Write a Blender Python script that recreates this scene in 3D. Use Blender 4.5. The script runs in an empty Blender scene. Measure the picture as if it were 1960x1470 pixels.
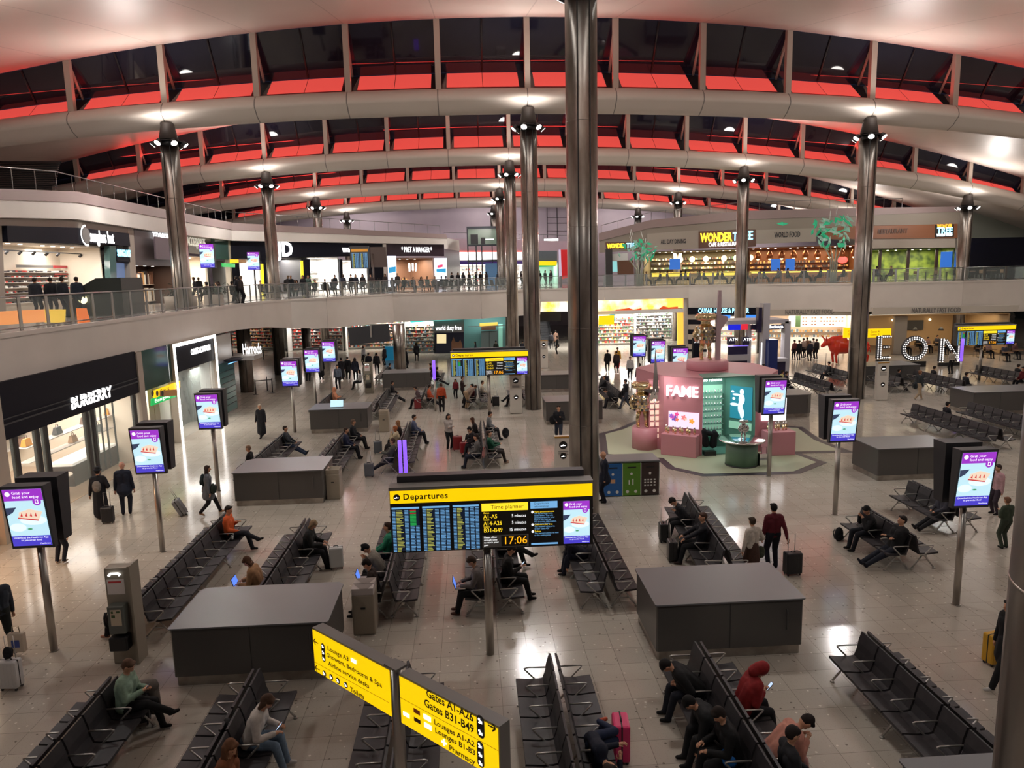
import bpy, bmesh, math, random
from mathutils import Vector, Matrix
PI = math.pi
SC = bpy.context.scene
COL = SC.collection
# ---------------------------------------------------------------- camera (standing on the opposite balcony, eye 7.7 m above the lower floor)
F, H = 1370.0, 7.7
YAW, PITCH, ROLL = 0.0551, 0.1537, -0.0229
def _basis():
    cy, sy, cp, sp = math.cos(YAW), math.sin(YAW), math.cos(PITCH), math.sin(PITCH)
    w = Vector((sy*cp, cy*cp, -sp)); r = Vector((cy, -sy, 0)); u = r.cross(w)
    cr, sr = math.cos(ROLL), math.sin(ROLL)
    return cr*r + sr*u, -sr*r + cr*u, w
RR, UU, WW = _basis()
cam_d = bpy.data.cameras.new('camera'); cam = bpy.data.objects.new('camera', cam_d); COL.objects.link(cam)
cam_d.sensor_fit = 'HORIZONTAL'; cam_d.sensor_width = 36.0; cam_d.lens = 36.0*F/1960.0
cam_d.clip_start = 0.1; cam_d.clip_end = 400
m4 = Matrix((RR, UU, -WW)).transposed().to_4x4(); m4.translation = Vector((0, 0, H)); cam.matrix_world = m4
SC.camera = cam
SC.view_settings.view_transform = 'Standard'; SC.view_settings.look = 'None'
SC.view_settings.gamma = 1; SC.view_settings.use_curve_mapping = False
SC.view_settings.exposure = 0.0
w = bpy.data.worlds.new('night'); SC.world = w; w.use_nodes = True
w.node_tree.nodes['Background'].inputs[0].default_value = (0.012, 0.014, 0.03, 1)
w.node_tree.nodes['Background'].inputs[1].default_value = 1.0
SC.cycles.max_bounces = 6; SC.cycles.diffuse_bounces = 3; SC.cycles.glossy_bounces = 3
SC.cycles.transmission_bounces = 4; SC.cycles.transparent_max_bounces = 8
SC.cycles.sample_clamp_indirect = 4.0; SC.cycles.caustics_reflective = False; SC.cycles.caustics_refractive = False
SC.cycles.use_denoising = True
# measured points: ray of the photograph -> real place
def ray(x, y): return WW + RR*((x-980)/F) - UU*((y-735)/F)
def G(x, y, z=0.0):
    d = ray(x, y); t = (z-H)/d.z; return Vector((d.x*t, d.y*t, z))
def AY(x, y, Y):
    d = ray(x, y); t = Y/d.y; return Vector((d.x*t, Y, H+d.z*t))
def AP(x, y, A, B):
    d = ray(x, y); n = Vector((B[1]-A[1], A[0]-B[0])); t = (n.x*A[0]+n.y*A[1])/(n.x*d.x+n.y*d.y)
    return Vector((d.x*t, d.y*t, H+d.z*t))
# ---------------------------------------------------------------- big lights (flood light rings on the columns)
ROWY = [3.27+18.43*k for k in range(6)]           # -> row index 0 is beside the viewer
COLX = [-15.56, 3.41, 22.38, 41.35]
def tube_top(x):
    d = x-2.5; return 17.5 - 0.0017*d*d - 2.8e-7*d**4
def tube_bot(x):
    d = x-2.5; return 16.2 - 0.0017*d*d - 2.8e-7*d**4
def edge_z(x): return max(21.0 - 0.0036*(x-3.4)**2, tube_top(x)+0.05)
def lamp(name, kind, loc, energy, color, size=0.5, direction=(0, 0, -1), spot=2.4, blend=1.0, sy=None):
    L = bpy.data.lights.new(name, kind); L.energy = energy; L.color = color
    if kind == 'AREA':
        L.size = size
        if sy: L.shape = 'RECTANGLE'; L.size_y = sy
    else: L.shadow_soft_size = size
    if kind == 'SPOT': L.spot_size = spot; L.spot_blend = blend
    o = bpy.data.objects.new(name, L); COL.objects.link(o); o.location = loc
    o.rotation_euler = Vector(direction).to_track_quat('-Z', 'Y').to_euler()
    return o
HEADZ = {}
for j, X in enumerate(COLX):
    for k, Y in enumerate(ROWY):
        zh = tube_bot(X)-(0.85 if k != 1 else 0.6); HEADZ[(j, k)] = zh
        if k == 0 and j == 1: zh += 0
        e = (4700 if k > 0 else 3000)*(1.0, .97, .74, .7)[j]
        for dx, dy in ((-1, -1), (1, -1), (-1, 1), (1, 1)):
            lamp('flood_down', 'SPOT', (X+dx*.62, Y+dy*.62, zh), e*.265, (1.0, 0.965, 0.93), 0.16, (dx*.62, dy*.62, -1), 1.75, .5)
        lamp('flood_up', 'SPOT', (X, Y-1.3, zh+0.2), 1500 if k > 1 else 950, (1.0, 0.92, 0.86), 0.5, (0, -0.65, 1), 2.9)
        lamp('flood_up', 'SPOT', (X, Y+1.3, zh+0.1), 1900 if k > 1 else 1350, (1.0, 0.92, 0.86), 0.5, (0, 1.0, .75), 2.7)
for k, Y in enumerate(ROWY):                       # red light strips in the gutters under the windows
    for X in (-18, 3, 24):
        if k: lamp('red_strip', 'AREA', (X, Y+.5, tube_top(X)+.55), 50 if k < 2 else 110 if k < 3 else 260, (1, .05, .04), 19, (0, -.7, .7), sy=.12)
# ---------------------------------------------------------------- materials
MATS = {}
def mat(name, col=(0.5, 0.5, 0.5), rough=0.5, metal=0.0, emit=None, es=1.0, spec=0.5, alpha=None, trans=None):
    if name in MATS: return MATS[name]
    m = bpy.data.materials.new(name); m.use_nodes = True; b = m.node_tree.nodes['Principled BSDF']
    b.inputs['Base Color'].default_value = (*col, 1); b.inputs['Roughness'].default_value = rough
    b.inputs['Metallic'].default_value = metal; b.inputs['Specular IOR Level'].default_value = spec
    if emit: b.inputs['Emission Color'].default_value = (*emit, 1); b.inputs['Emission Strength'].default_value = es
    if trans: b.inputs['Transmission Weight'].default_value = trans; b.inputs['IOR'].default_value = 1.1
    if alpha is not None: b.inputs['Alpha'].default_value = alpha
    MATS[name] = m; return m
def nodes(m): return m.node_tree.nodes, m.node_tree.links, m.node_tree.nodes['Principled BSDF']
def S(r, g, b):                                      # sRGB 0..255 -> linear
    f = lambda c: (c/255/12.92) if c <= 10 else ((c/255+0.055)/1.055)**2.4
    return (f(r), f(g), f(b))
def noisy(name, c1, c2, scale=4.0, rough=0.5, metal=0.0, bump=0.0, stretch=None, detail=3.0, spec=0.5):
    if name in MATS: return MATS[name]
    m = mat(name, c1, rough, metal, spec=spec); N, L, b = nodes(m)
    tc = N.new('ShaderNodeTexCoord'); mp = N.new('ShaderNodeMapping'); n = N.new('ShaderNodeTexNoise')
    n.inputs['Scale'].default_value = scale; n.inputs['Detail'].default_value = detail
    if stretch: mp.inputs['Scale'].default_value = stretch
    r = N.new('ShaderNodeValToRGB'); r.color_ramp.elements[0].color = (*c1, 1); r.color_ramp.elements[1].color = (*c2, 1)
    r.color_ramp.elements[0].position = 0.35; r.color_ramp.elements[1].position = 0.65
    L.new(tc.outputs['Object'], mp.inputs[0]); L.new(mp.outputs[0], n.inputs['Vector']); L.new(n.outputs['Fac'], r.inputs[0]); L.new(r.outputs[0], b.inputs['Base Color'])
    if bump:
        bp = N.new('ShaderNodeBump'); bp.inputs['Strength'].default_value = bump; bp.inputs['Distance'].default_value = 0.02
        L.new(n.outputs['Fac'], bp.inputs['Height']); L.new(bp.outputs[0], b.inputs['Normal'])
    return m
def mth(N, L, op, a, b=None, c=None):
    n = N.new('ShaderNodeMath'); n.operation = op
    for i, v in enumerate((a, b, c)):
        if v is None: continue
        if isinstance(v, (int, float)): n.inputs[i].default_value = v
        else: L.new(v, n.inputs[i])
    return n.outputs[0]
def mixc(N, L, f, a, b):
    n = N.new('ShaderNodeMix'); n.data_type = 'RGBA'
    for i, v in ((0, f), (6, a), (7, b)):
        if isinstance(v, (int, float)): n.inputs[i].default_value = v
        elif isinstance(v, tuple): n.inputs[i].default_value = (*v, 1)
        else: L.new(v, n.inputs[i])
    return n.outputs[2]
def floor_mat(name, base, base2, rough, step=0.59):
    m = mat(name, base, rough); N, L, b = nodes(m)
    tc = N.new('ShaderNodeTexCoord'); sep = N.new('ShaderNodeSeparateXYZ'); L.new(tc.outputs['Object'], sep.inputs[0])
    n1 = N.new('ShaderNodeTexNoise'); n1.inputs['Scale'].default_value = 1.1; n1.inputs['Detail'].default_value = 4
    L.new(tc.outputs['Object'], n1.inputs['Vector'])
    c = mixc(N, L, n1.outputs['Fac'], base, base2)
    v = N.new('ShaderNodeTexVoronoi'); v.inputs['Scale'].default_value = 7.5; L.new(tc.outputs['Object'], v.inputs['Vector'])
    vs = N.new('ShaderNodeSeparateColor'); L.new(v.outputs['Color'], vs.inputs[0])
    near = mth(N, L, 'LESS_THAN', v.outputs['Distance'], 0.16)
    lt = mth(N, L, 'MULTIPLY', near, mth(N, L, 'GREATER_THAN', vs.outputs[0], 0.62))
    dk = mth(N, L, 'MULTIPLY', near, mth(N, L, 'LESS_THAN', vs.outputs[0], 0.34))
    c = mixc(N, L, mth(N, L, 'MULTIPLY', lt, 0.75), c, (0.75, 0.70, 0.62)); c = mixc(N, L, mth(N, L, 'MULTIPLY', dk, 0.75), c, (0.10, 0.085, 0.07))
    v2 = N.new('ShaderNodeTexVoronoi'); v2.inputs['Scale'].default_value = 34; L.new(tc.outputs['Object'], v2.inputs['Vector'])
    c = mixc(N, L, mth(N, L, 'MULTIPLY', mth(N, L, 'LESS_THAN', v2.outputs['Distance'], 0.22), 0.18), c, (0.12, 0.10, 0.09))
    fx = mth(N, L, 'FRACT', mth(N, L, 'DIVIDE', mth(N, L, 'ADD', sep.outputs[0], 59*2+0.24), step))
    fy = mth(N, L, 'FRACT', mth(N, L, 'DIVIDE', mth(N, L, 'ADD', sep.outputs[1], 59*2-0.05), step))
    g = mth(N, L, 'MINIMUM', fx, fy); gl = mth(N, L, 'LESS_THAN', g, 0.014)
    fX = mth(N, L, 'FLOOR', mth(N, L, 'DIVIDE', mth(N, L, 'ADD', sep.outputs[0], 59*2+0.24), step))
    fY = mth(N, L, 'FLOOR', mth(N, L, 'DIVIDE', mth(N, L, 'ADD', sep.outputs[1], 59*2-0.05), step))
    wn = N.new('ShaderNodeTexWhiteNoise'); cmb = N.new('ShaderNodeCombineXYZ'); L.new(fX, cmb.inputs[0]); L.new(fY, cmb.inputs[1]); L.new(cmb.outputs[0], wn.inputs['Vector'])
    hs = N.new('ShaderNodeHueSaturation'); L.new(c, hs.inputs['Color']); L.new(mth(N, L, 'ADD', mth(N, L, 'MULTIPLY', wn.outputs['Value'], 0.12), 0.94), hs.inputs['Value'])
    c = mixc(N, L, mth(N, L, 'MULTIPLY', gl, 0.7), hs.outputs[0], (0.09, 0.08, 0.07)); L.new(c, b.inputs['Base Color'])
    return m
M_floor = floor_mat('terrazzo', S(182, 174, 162), S(166, 158, 147), 0.14)
M_floor.node_tree.nodes['Principled BSDF'].inputs['Specular IOR Level'].default_value = 0.36
M_floor2 = floor_mat('terrazzo_upper', S(150, 145, 140), S(138, 132, 128), 0.15, 0.6)
M_white = noisy('painted_plaster', S(216, 208, 200), S(210, 202, 194), 0.6, 0.55)
M_soffit = mat('soffit_paint', S(150, 143, 138), 0.6)
def roof_mat(name, c, seam):
    m = mat(name, c, 0.42); N, L, b = nodes(m)
    tc = N.new('ShaderNodeTexCoord'); sep = N.new('ShaderNodeSeparateXYZ'); L.new(tc.outputs['Object'], sep.inputs[0])
    f = mth(N, L, 'FRACT', mth(N, L, 'DIVIDE', mth(N, L, 'ADD', sep.outputs[0], 474.3-3.41+0.02), 4.7425))
    s = mth(N, L, 'MULTIPLY', mth(N, L, 'LESS_THAN', f, 0.012), seam)
    n1 = N.new('ShaderNodeTexNoise'); n1.inputs['Scale'].default_value = 0.25; L.new(tc.outputs['Object'], n1.inputs['Vector'])
    cc = mixc(N, L, n1.outputs['Fac'], c, tuple(v*0.86 for v in c))
    L.new(mixc(N, L, s, cc, (0.10, 0.09, 0.08)), b.inputs['Base Color']); return m
M_tube = roof_mat('gutter_cladding', S(214, 204, 194), 0.85)
M_shell = roof_mat('roof_soffit', S(208, 196, 186), 0.35)
M_post = mat('post_paint', S(176, 162, 150), 0.5)
M_red = mat('red_light_panel', (0.30, 0.03, 0.02), 0.6, emit=(1.0, 0.10, 0.08), es=0.66)
M_glassdark = mat('night_glass', (0.010, 0.011, 0.022), 0.04, spec=0.6)
M_mull = mat('mullion_dark', (0.012, 0.012, 0.014), 0.4)
M_black = mat('black_paint', (0.012, 0.012, 0.014), 0.35)
M_dgrey = mat('dark_grey', (0.035, 0.035, 0.04), 0.5)
M_grey = mat('mid_grey', (0.18, 0.17, 0.16), 0.5)
M_rail = mat('rail_steel', (0.33, 0.34, 0.34), 0.3, 0.9)
M_alu = mat('aluminium', (0.50, 0.48, 0.45), 0.35, 0.8)
M_chrome = mat('chrome', (0.8, 0.8, 0.8), 0.12, 1.0)
M_steel = noisy('column_steel', (0.23, 0.20, 0.18), (0.42, 0.39, 0.36), 2.2, 0.33, 1.0, 0.05, (1, 1, 0.35), 5)
M_pole = mat('pole_steel', (0.45, 0.42, 0.38), 0.3, 0.9)
M_lamp = mat('lamp_lens', (1, 1, 1), 0.3, emit=(1.0, 0.96, 0.9), es=12)
M_yellow = mat('sign_yellow', (.6, 0.38, 0.0), 0.5, emit=(1.0, 0.66, 0.0), es=0.92)
M_signblk = mat('sign_black', (0.01, 0.008, 0.006), 0.5)
M_whiteE = mat('white_lit', (1, 1, 1), 0.5, emit=(1, 1, 1), es=1.6)
M_glass = mat('clear_glass', (0.75, 0.88, 0.85), 0.03, alpha=0.16)
# ---------------------------------------------------------------- mesh helpers
class MB:
    def __init__(s): s.v = []; s.f = []; s.sm = []; s.mi = []; s.cur = 0
    def fl(s, f, sm): s.f += f; s.sm += sm; s.mi += [s.cur]*len(f)
    def add(s, vs, fs, smooth=False):
        o = len(s.v); s.v += [tuple(p) for p in vs]; s.fl([tuple(i+o for i in f) for f in fs], [smooth]*len(fs)); return s
    def box(s, x0, y0, z0, x1, y1, z1, R=None):
        vs = [Vector((x, y, z)) for x in (x0, x1) for y in (y0, y1) for z in (z0, z1)]
        if R is not None: vs = [R @ p for p in vs]
        return s.add(vs, [(0, 1, 3, 2), (4, 6, 7, 5), (0, 4, 5, 1), (2, 3, 7, 6), (0, 2, 6, 4), (1, 5, 7, 3)])
    def cbox(s, c, d, R=None):
        vs = [Vector((sx*d[0]/2, sy*d[1]/2, sz*d[2]/2)) for sx in (-1, 1) for sy in (-1, 1) for sz in (-1, 1)]
        if R is not None: vs = [R @ p for p in vs]
        return s.add([p+Vector(c) for p in vs], [(0, 1, 3, 2), (4, 6, 7, 5), (0, 4, 5, 1), (2, 3, 7, 6), (0, 2, 6, 4), (1, 5, 7, 3)])
    def quad(s, a, b, c, d): return s.add([a, b, c, d], [(0, 1, 2, 3)])
    def cyl(s, a, b, r0, r1=None, n=12, cap=True, e=1.0, up=None):
        a, b = Vector(a), Vector(b); r1 = r0 if r1 is None else r1
        ax = (b-a).normalized(); u = (Vector(up) if up else (Vector((0, 0, 1)) if abs(ax.z) < 0.9 else Vector((1, 0, 0))))
        u = (u-ax*u.dot(ax)).normalized(); v = ax.cross(u); vs = []
        for p, r in ((a, r0), (b, r1)):
            for i in range(n):
                t = 2*PI*i/n; vs.append(p+u*(r*math.cos(t))+v*(r*e*math.sin(t)))
        o = len(s.v); s.add(vs, [(i, (i+1) % n, n+(i+1) % n, n+i) for i in range(n)], True)
        if cap: s.fl([tuple(o+n-1-i for i in range(n)), tuple(o+n+i for i in range(n))], [False, False])
        return s
    def tube(s, pts, r, n=6):
        pts = [Vector(p) for p in pts]; o = len(s.v); vs = []; prev = None
        for i, p in enumerate(pts):
            t = ((pts[min(i+1, len(pts)-1)]-pts[max(i-1, 0)])).normalized()
            u = prev if prev is not None else (Vector((0, 0, 1)) if abs(t.z) < 0.9 else Vector((1, 0, 0)))
            u = (u-t*u.dot(t)).normalized(); prev = u; v = t.cross(u)
            rr = r[i] if isinstance(r, (list, tuple)) else r
            vs += [p+u*(rr*math.cos(2*PI*k/n))+v*(rr*math.sin(2*PI*k/n)) for k in range(n)]
        fs = [(j*n+i, j*n+(i+1) % n, (j+1)*n+(i+1) % n, (j+1)*n+i) for j in range(len(pts)-1) for i in range(n)]
        s.add(vs, fs, True); m = len(pts)-1
        s.fl([tuple(o+n-1-i for i in range(n)), tuple(o+m*n+i for i in range(n))], [False, False]); return s
    def lathe(s, prof, c=(0, 0, 0), n=20, ex=1.0):
        c = Vector(c); vs = [c+Vector((r*math.cos(2*PI*i/n)*ex, r*math.sin(2*PI*i/n), z)) for r, z in prof for i in range(n)]
        o = len(s.v); s.add(vs, [(j*n+i, j*n+(i+1) % n, (j+1)*n+(i+1) % n, (j+1)*n+i) for j in range(len(prof)-1) for i in range(n)], True)
        m = len(prof)-1; s.fl([tuple(o+n-1-i for i in range(n)), tuple(o+m*n+i for i in range(n))], [False, False]); return s
    def ell(s, c, r, R=None, n=10, m=7):
        c = Vector(c); vs = []
        for j in range(1, m):
            th = PI*j/m
            for i in range(n):
                p = Vector((r[0]*math.sin(th)*math.cos(2*PI*i/n), r[1]*math.sin(th)*math.sin(2*PI*i/n), r[2]*math.cos(th)))
                vs.append(c+(R @ p if R is not None else p))
        t = Vector((0, 0, r[2])); t = R @ t if R is not None else t; vs += [c+t, c-t]
        fs = [(j*n+i, j*n+(i+1) % n, (j+1)*n+(i+1) % n, (j+1)*n+i) for j in range(m-2) for i in range(n)]
        T, B = (m-1)*n, (m-1)*n+1
        fs = [tuple(reversed(f)) for f in fs]
        fs += [(T, i, (i+1) % n) for i in range(n)] + [(B, (m-2)*n+(i+1) % n, (m-2)*n+i) for i in range(n)]
        return s.add(vs, fs, True)
    def prism(s, poly, z0, z1):                      # plan polygon
        n = len(poly); vs = [(p[0], p[1], z0) for p in poly]+[(p[0], p[1], z1) for p in poly]
        return s.add(vs, [tuple(reversed(range(n))), tuple(range(n, 2*n))]+[(i, (i+1) % n, n+(i+1) % n, n+i) for i in range(n)])
    def xprism(s, poly, y0, y1):                     # polygon in x,z pulled along y
        n = len(poly); vs = [(p[0], y0, p[1]) for p in poly]+[(p[0], y1, p[1]) for p in poly]
        return s.add(vs, [tuple(range(n)), tuple(reversed(range(n, 2*n)))]+[(i, n+i, n+(i+1) % n, (i+1) % n) for i in range(n)])
    def mesh(s, name):
        me = bpy.data.meshes.new(name); me.from_pydata(s.v, [], s.f); me.polygons.foreach_set('use_smooth', s.sm)
        if any(s.mi): me.polygons.foreach_set('material_index', s.mi)
        me.update(); return me
def obj(name, mb, m, parent=None, loc=None, rz=None, bevel=0, label=None):
    me = mb.mesh(name) if isinstance(mb, MB) else mb
    o = bpy.data.objects.new(name, me); COL.objects.link(o)
    if m is not None and not me.materials:
        for x in (m if isinstance(m, (list, tuple)) else [m]): me.materials.append(x)
    if parent is not None: o.parent = parent
    if loc is not None: o.location = loc
    if rz is not None: o.rotation_euler = (0, 0, rz)
    if bevel: b = o.modifiers.new('bevel', 'BEVEL'); b.width = bevel; b.segments = 2; b.limit_method = 'ANGLE'
    if label: o['label'] = label
    return o
def tag(o, label, cat, group=None, kind=None):
    o['label'] = label; o['category'] = cat
    if group: o['group'] = group
    if kind: o['kind'] = kind
    return o
def thing(name, label, cat, loc=(0, 0, 0), rz=0, group=None):
    o = bpy.data.objects.new(name, None); COL.objects.link(o); o.location = loc; o.rotation_euler = (0, 0, rz)
    o.empty_display_size = 0.2
    return tag(o, label, cat, group)
def struct(name, mb, m, label=None, **k):
    o = obj(name, mb, m, **k); o['kind'] = 'structure'
    if label: o['label'] = label
    return o
FONTS = {}
def text(name, s, size, m, parent, loc, rot=(PI/2, 0, 0), align='LEFT', ext=0.004, sx=1.0, space=1.0, off=0.0, fit=None):
    key = (s, size, align, ext, space, off, m.name)
    if key not in FONTS:
        c = bpy.data.curves.new(name, 'FONT'); c.body = s; c.size = size; c.extrude = ext; c.align_x = align; c.align_y = 'CENTER'
        c.space_character = space; c.resolution_u = 2; c.offset = off
        q = bpy.data.objects.new(name, c); me = bpy.data.meshes.new_from_object(q); me.name = name
        me.materials.clear(); me.materials.append(m); FONTS[key] = me; bpy.data.objects.remove(q); bpy.data.curves.remove(c)
    me = FONTS[key]; o = bpy.data.objects.new(name, me); COL.objects.link(o); o.parent = parent; o.location = loc; o.rotation_euler = rot
    if fit:
        xs = [v.co.x for v in me.vertices]; sx = fit/max(max(xs)-min(xs), .01)
    o.scale = (sx, 1, 1); return o
def dup(root, loc=None, rz=None, label=None, group=None):
    r = root.copy(); COL.objects.link(r)
    if loc is not None: r.location = loc
    if rz is not None: r.rotation_euler = (0, 0, rz)
    if label: r['label'] = label
    if group: r['group'] = group
    def rec(a, b):
        for ch in list(a.children):
            c = ch.copy(); COL.objects.link(c); c.parent = b; rec(ch, c)
    rec(root, r); return r
# ================================================================ THE HALL
struct('floor', MB().box(-60, -6, -0.3, 75, 110, 0), M_floor, 'polished speckled terrazzo floor of the departure lounge')
# ---- roof: five wave-shaped bays
XS = [-60+3*i for i in range(46)]
def loft(prof_fn, xs, closed=False):
    mb = MB(); P = [prof_fn(x) for x in xs]; n = len(P[0]); vs = [Vector((x, p[0], p[1])) for x, pr in zip(xs, P) for p in pr]
    rng = n if closed else n-1
    mb.add(vs, [(i*n+j, i*n+(j+1) % n, (i+1)*n+(j+1) % n, (i+1)*n+j) for i in range(len(xs)-1) for j in range(rng)], True); return mb
nb = 0
POSTX = [3.41+4.7425*j for j in range(-7, 11)]
for k in range(0, 6):
    Y = ROWY[k]
    def tube_p(x):
        t, b = tube_top(x), tube_bot(x)
        return [(Y+.45, t), (Y+.05, t), (Y-.25, t-.10), (Y-.50, t-.34), (Y-.58, t-.58), (Y-.56, t-.72), (Y-.50, t-.76), (Y-.15, b+.22), (Y+.35, b), (Y+.9, b+.22), (Y+1.2, b+.8), (Y+.45, t-.05)]
    struct('trim_%d' % (k+1), loft(tube_p, XS, True), M_tube, 'pale round gutter beam arching across the hall')
    if k < 5:
        Yn = ROWY[k+1]
        def shell_p(x):
            a, e = tube_bot(x)+.2, edge_z(x); L = Yn-Y-1.0
            return [(Y+.9+L*t, a+(e-a)*(t**0.8)) for t in (0, .15, .3, .45, .6, .75, .9, 1.0)]+[(Yn-.05, e+.12), (Yn-.05, e+.45)]
        struct('ceiling' if k == 0 else 'ceiling_%d' % (k+1), loft(shell_p, XS), M_shell, 'smooth pale curved roof soffit between the window bands')
    if k == 0: continue
    W = thing('window_%d' % k, 'band of dark night windows above a red lit sill', 'window'); W['kind'] = 'structure'; del W['category']
    def gl(x): e, t = edge_z(x), tube_top(x); s = min(1, (e-t)/3.5); return [(Y+.10, e+.05), (Y+.10+1.6*s, t+1.25*s)]
    obj('glazing', loft(gl, [x for x in XS]), M_glassdark, W)
    obj('sill_backing', loft(lambda x: [(Y+.32, tube_top(x)+.02), (Y+.20+1.6*min(1, (edge_z(x)-tube_top(x))/3.5), tube_top(x)+1.26*min(1, (edge_z(x)-tube_top(x))/3.5))], XS), M_mull, W)
    for j, X in enumerate(POSTX):
        e, t = edge_z(X), tube_top(X); s = min(1, (e-t)/3.5)
        if s < 0.06: continue
        obj('mullion', MB().cbox((X, Y, (e+t)/2+.1), (.30, .30, e-t+.35)), M_post, W)
        obj('strut', MB().cyl((X, Y+.1, e), (X, Y+.1+1.6*s, t+1.2*s), .075, n=4), M_post, W)
        X2 = X+4.7425; xm = X+2.37
        g = MB()
        for (xa, xb) in ((X+.42, xm-.015), (xm+.015, X2-.42)):
            q = []
            for x in (xa, xb):
                e2, t2 = edge_z(x), tube_top(x); s2 = min(1, (e2-t2)/3.5); q += [Vector((x, Y+.30, t2+.12*s2)), Vector((x, Y+.14+1.6*s2, t2+1.22*s2))]
            g.quad(q[0], q[2], q[3], q[1])
        obj('light_panel', g, M_red, W)
        e2, t2 = edge_z(xm), tube_top(xm); s2 = min(1, (e2-t2)/3.5)
        obj('glazing_bar', MB().cyl((xm, Y+.06, e2), (xm, Y+.05+1.6*s2, t2+1.25*s2), .05, n=4), M_mull, W)
        if s > 0.3: obj('cheek', MB().add([(X+.15, Y+.2, t), (X+.42, Y+.3, t+.1*s), (X+.42, Y+.1+1.6*s, t+1.22*s), (X+.15, Y+.1+1.6*s, t+1.0*s)], [(0, 1, 2, 3)]), M_grey, W)
struct('wall_back', MB().box(-60, 104.5, 0, 75, 105, 22), noisy('back_plaster', S(186, 170, 180), S(176, 160, 172), .3, .6), 'plain mauve grey end wall under the last roof wave')
struct('wall_left', MB().box(-60.5, -6, 0, -60, 105, 22), M_dgrey)
struct('wall_right', MB().box(75, -6, 0, 75.5, 105, 22), mat('glazed_wall', (0.03, .04, .042), .15), 'dark glazed side wall at night')
struct('wall_front', MB().box(-60, -6.5, 0, 75, -6, 17), M_soffit)
# ---- columns
def column(X, Y, zt, zh, label, r=.46):
    t = thing('steel_column', label, 'column', (X, Y, 0), 0, 'round steel columns')
    obj('shaft', MB().cyl((0, 0, 0), (0, 0, zh), r, n=40, cap=True), M_steel, t)
    sm = MB()
    for a in (-1.95, -1.19+.02): sm.cbox(((r-.005)*math.cos(a), (r-.005)*math.sin(a), zh/2), (.035, .035, zh-.02), Matrix.Rotation(a, 3, 'Z'))
    obj('seam', sm, M_black, t)
    jr = MB()
    for z in range(3, int(zh), 3): jr.lathe([(r+.001, z), (r+.004, z+.005), (r+.004, z+.015), (r+.001, z+.02)], n=40)
    obj('joint_ring', jr, M_steel, t)
    obj('cone_cap', MB().lathe([(r+.02, zh+.35), (r-.13, zt-.2), (r-.11, zt-.18), (r-.11, zt-.1)], n=28), mat('cone_paint', S(92, 84, 80), .5), t)
    obj('lamp_ring', MB().lathe([(r-.03, zh-.02), (r-.02, zh+.36)], n=28), M_black, t)
    rr = MB().lathe([(r+.16, zh+.22), (r+.20, zh+.22), (r+.20, zh+.27), (r+.16, zh+.27), (r+.16, zh+.22)], n=28); obj('bracket', rr, M_black, t)
    for q in range(6):
        a = -PI/2 + (q-2.5)*PI/3 + .15; d = Vector((math.cos(a), math.sin(a), 0)); c = d*(r+.26)+Vector((0, 0, zh+.18)); n = (d*.55+Vector((0, 0, -.62))).normalized()
        fl = obj('floodlight', MB().cyl(c-n*.10, c+n*.14, .11, .17, 14), M_dgrey, t)
        obj('lens', MB().cyl(c+n*.141, c+n*.15, .155, .15, 14), M_lamp, fl)
    return t
side = {0: 'left', 1: 'central', 2: 'right', 3: 'far right'}
ordn = {0: 'beside the viewer at the right edge', 1: 'nearest tall, behind the departures board', 2: 'second from the viewer', 3: 'third from the viewer', 4: 'fourth from the viewer', 5: 'last before the end wall'}
for j, X in enumerate(COLX):
    for k, Y in enumerate(ROWY):
        if (k <= 1 and j != 1) or (j == 3 and k not in (3,)): continue
        lab = 'round steel column with flood lights, %s row, %s' % (side[j], ordn[k])
        if j == 3: lab = 'steel column with flood lights rising beside the far right restaurant terrace'
        column(X-(.15 if k == 0 else 0), Y, tube_bot(X)+.35, HEADZ[(j, k)]-.1, lab)
# ---- upper deck
ZD = 6.2
EDGE = [(-14.4, 12.0, 4.75), (-14.3, 30.0, 4.75), (-14.3, 44.0, 4.7), (-13.9, 49.0, 4.5), (-12.9, 52.5, 4.15), (-10.7, 54.2, 3.95), (-6.6, 62.0, 3.8), (.9, 61.9, 3.9), (6.4, 66.2, 3.9), (6.5, 66.3, 5.02), (12.4, 66.0, 5.02),
        (20.5, 66.9, 5.02), (20.6, 66.9, 3.8), (24.5, 65.0, 3.8), (32.4, 59.5, 3.8), (40.8, 57.6, 3.6), (46.3, 57.3, 3.6), (47.2, 60.0, 3.6), (47.5, 104, 3.6)]
def deck():
    bm = bmesh.new(); P = [(x, y) for x, y, z in EDGE]
    outer = [(47.5, 104.4), (-59.9, 104.4), (-59.9, 12.0)]
    top = [bm.verts.new((x, y, ZD)) for x, y in P+outer[1:]]
    bot = [bm.verts.new((p[0], p[1], EDGE[i][2] if i < len(EDGE) else 4.2)) for i, p in enumerate(P+outer[1:])]
    bm.faces.new(top); bm.faces.new(list(reversed(bot)))
    bmesh.ops.triangulate(bm, faces=bm.faces[:])
    me = bpy.data.meshes.new('floor_upper'); bm.to_mesh(me); bm.free(); me.materials.append(M_floor2); return me
struct('floor_upper', deck(), M_floor2, 'upper gallery floor slab wrapping round the hall')
fz = MB()
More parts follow.
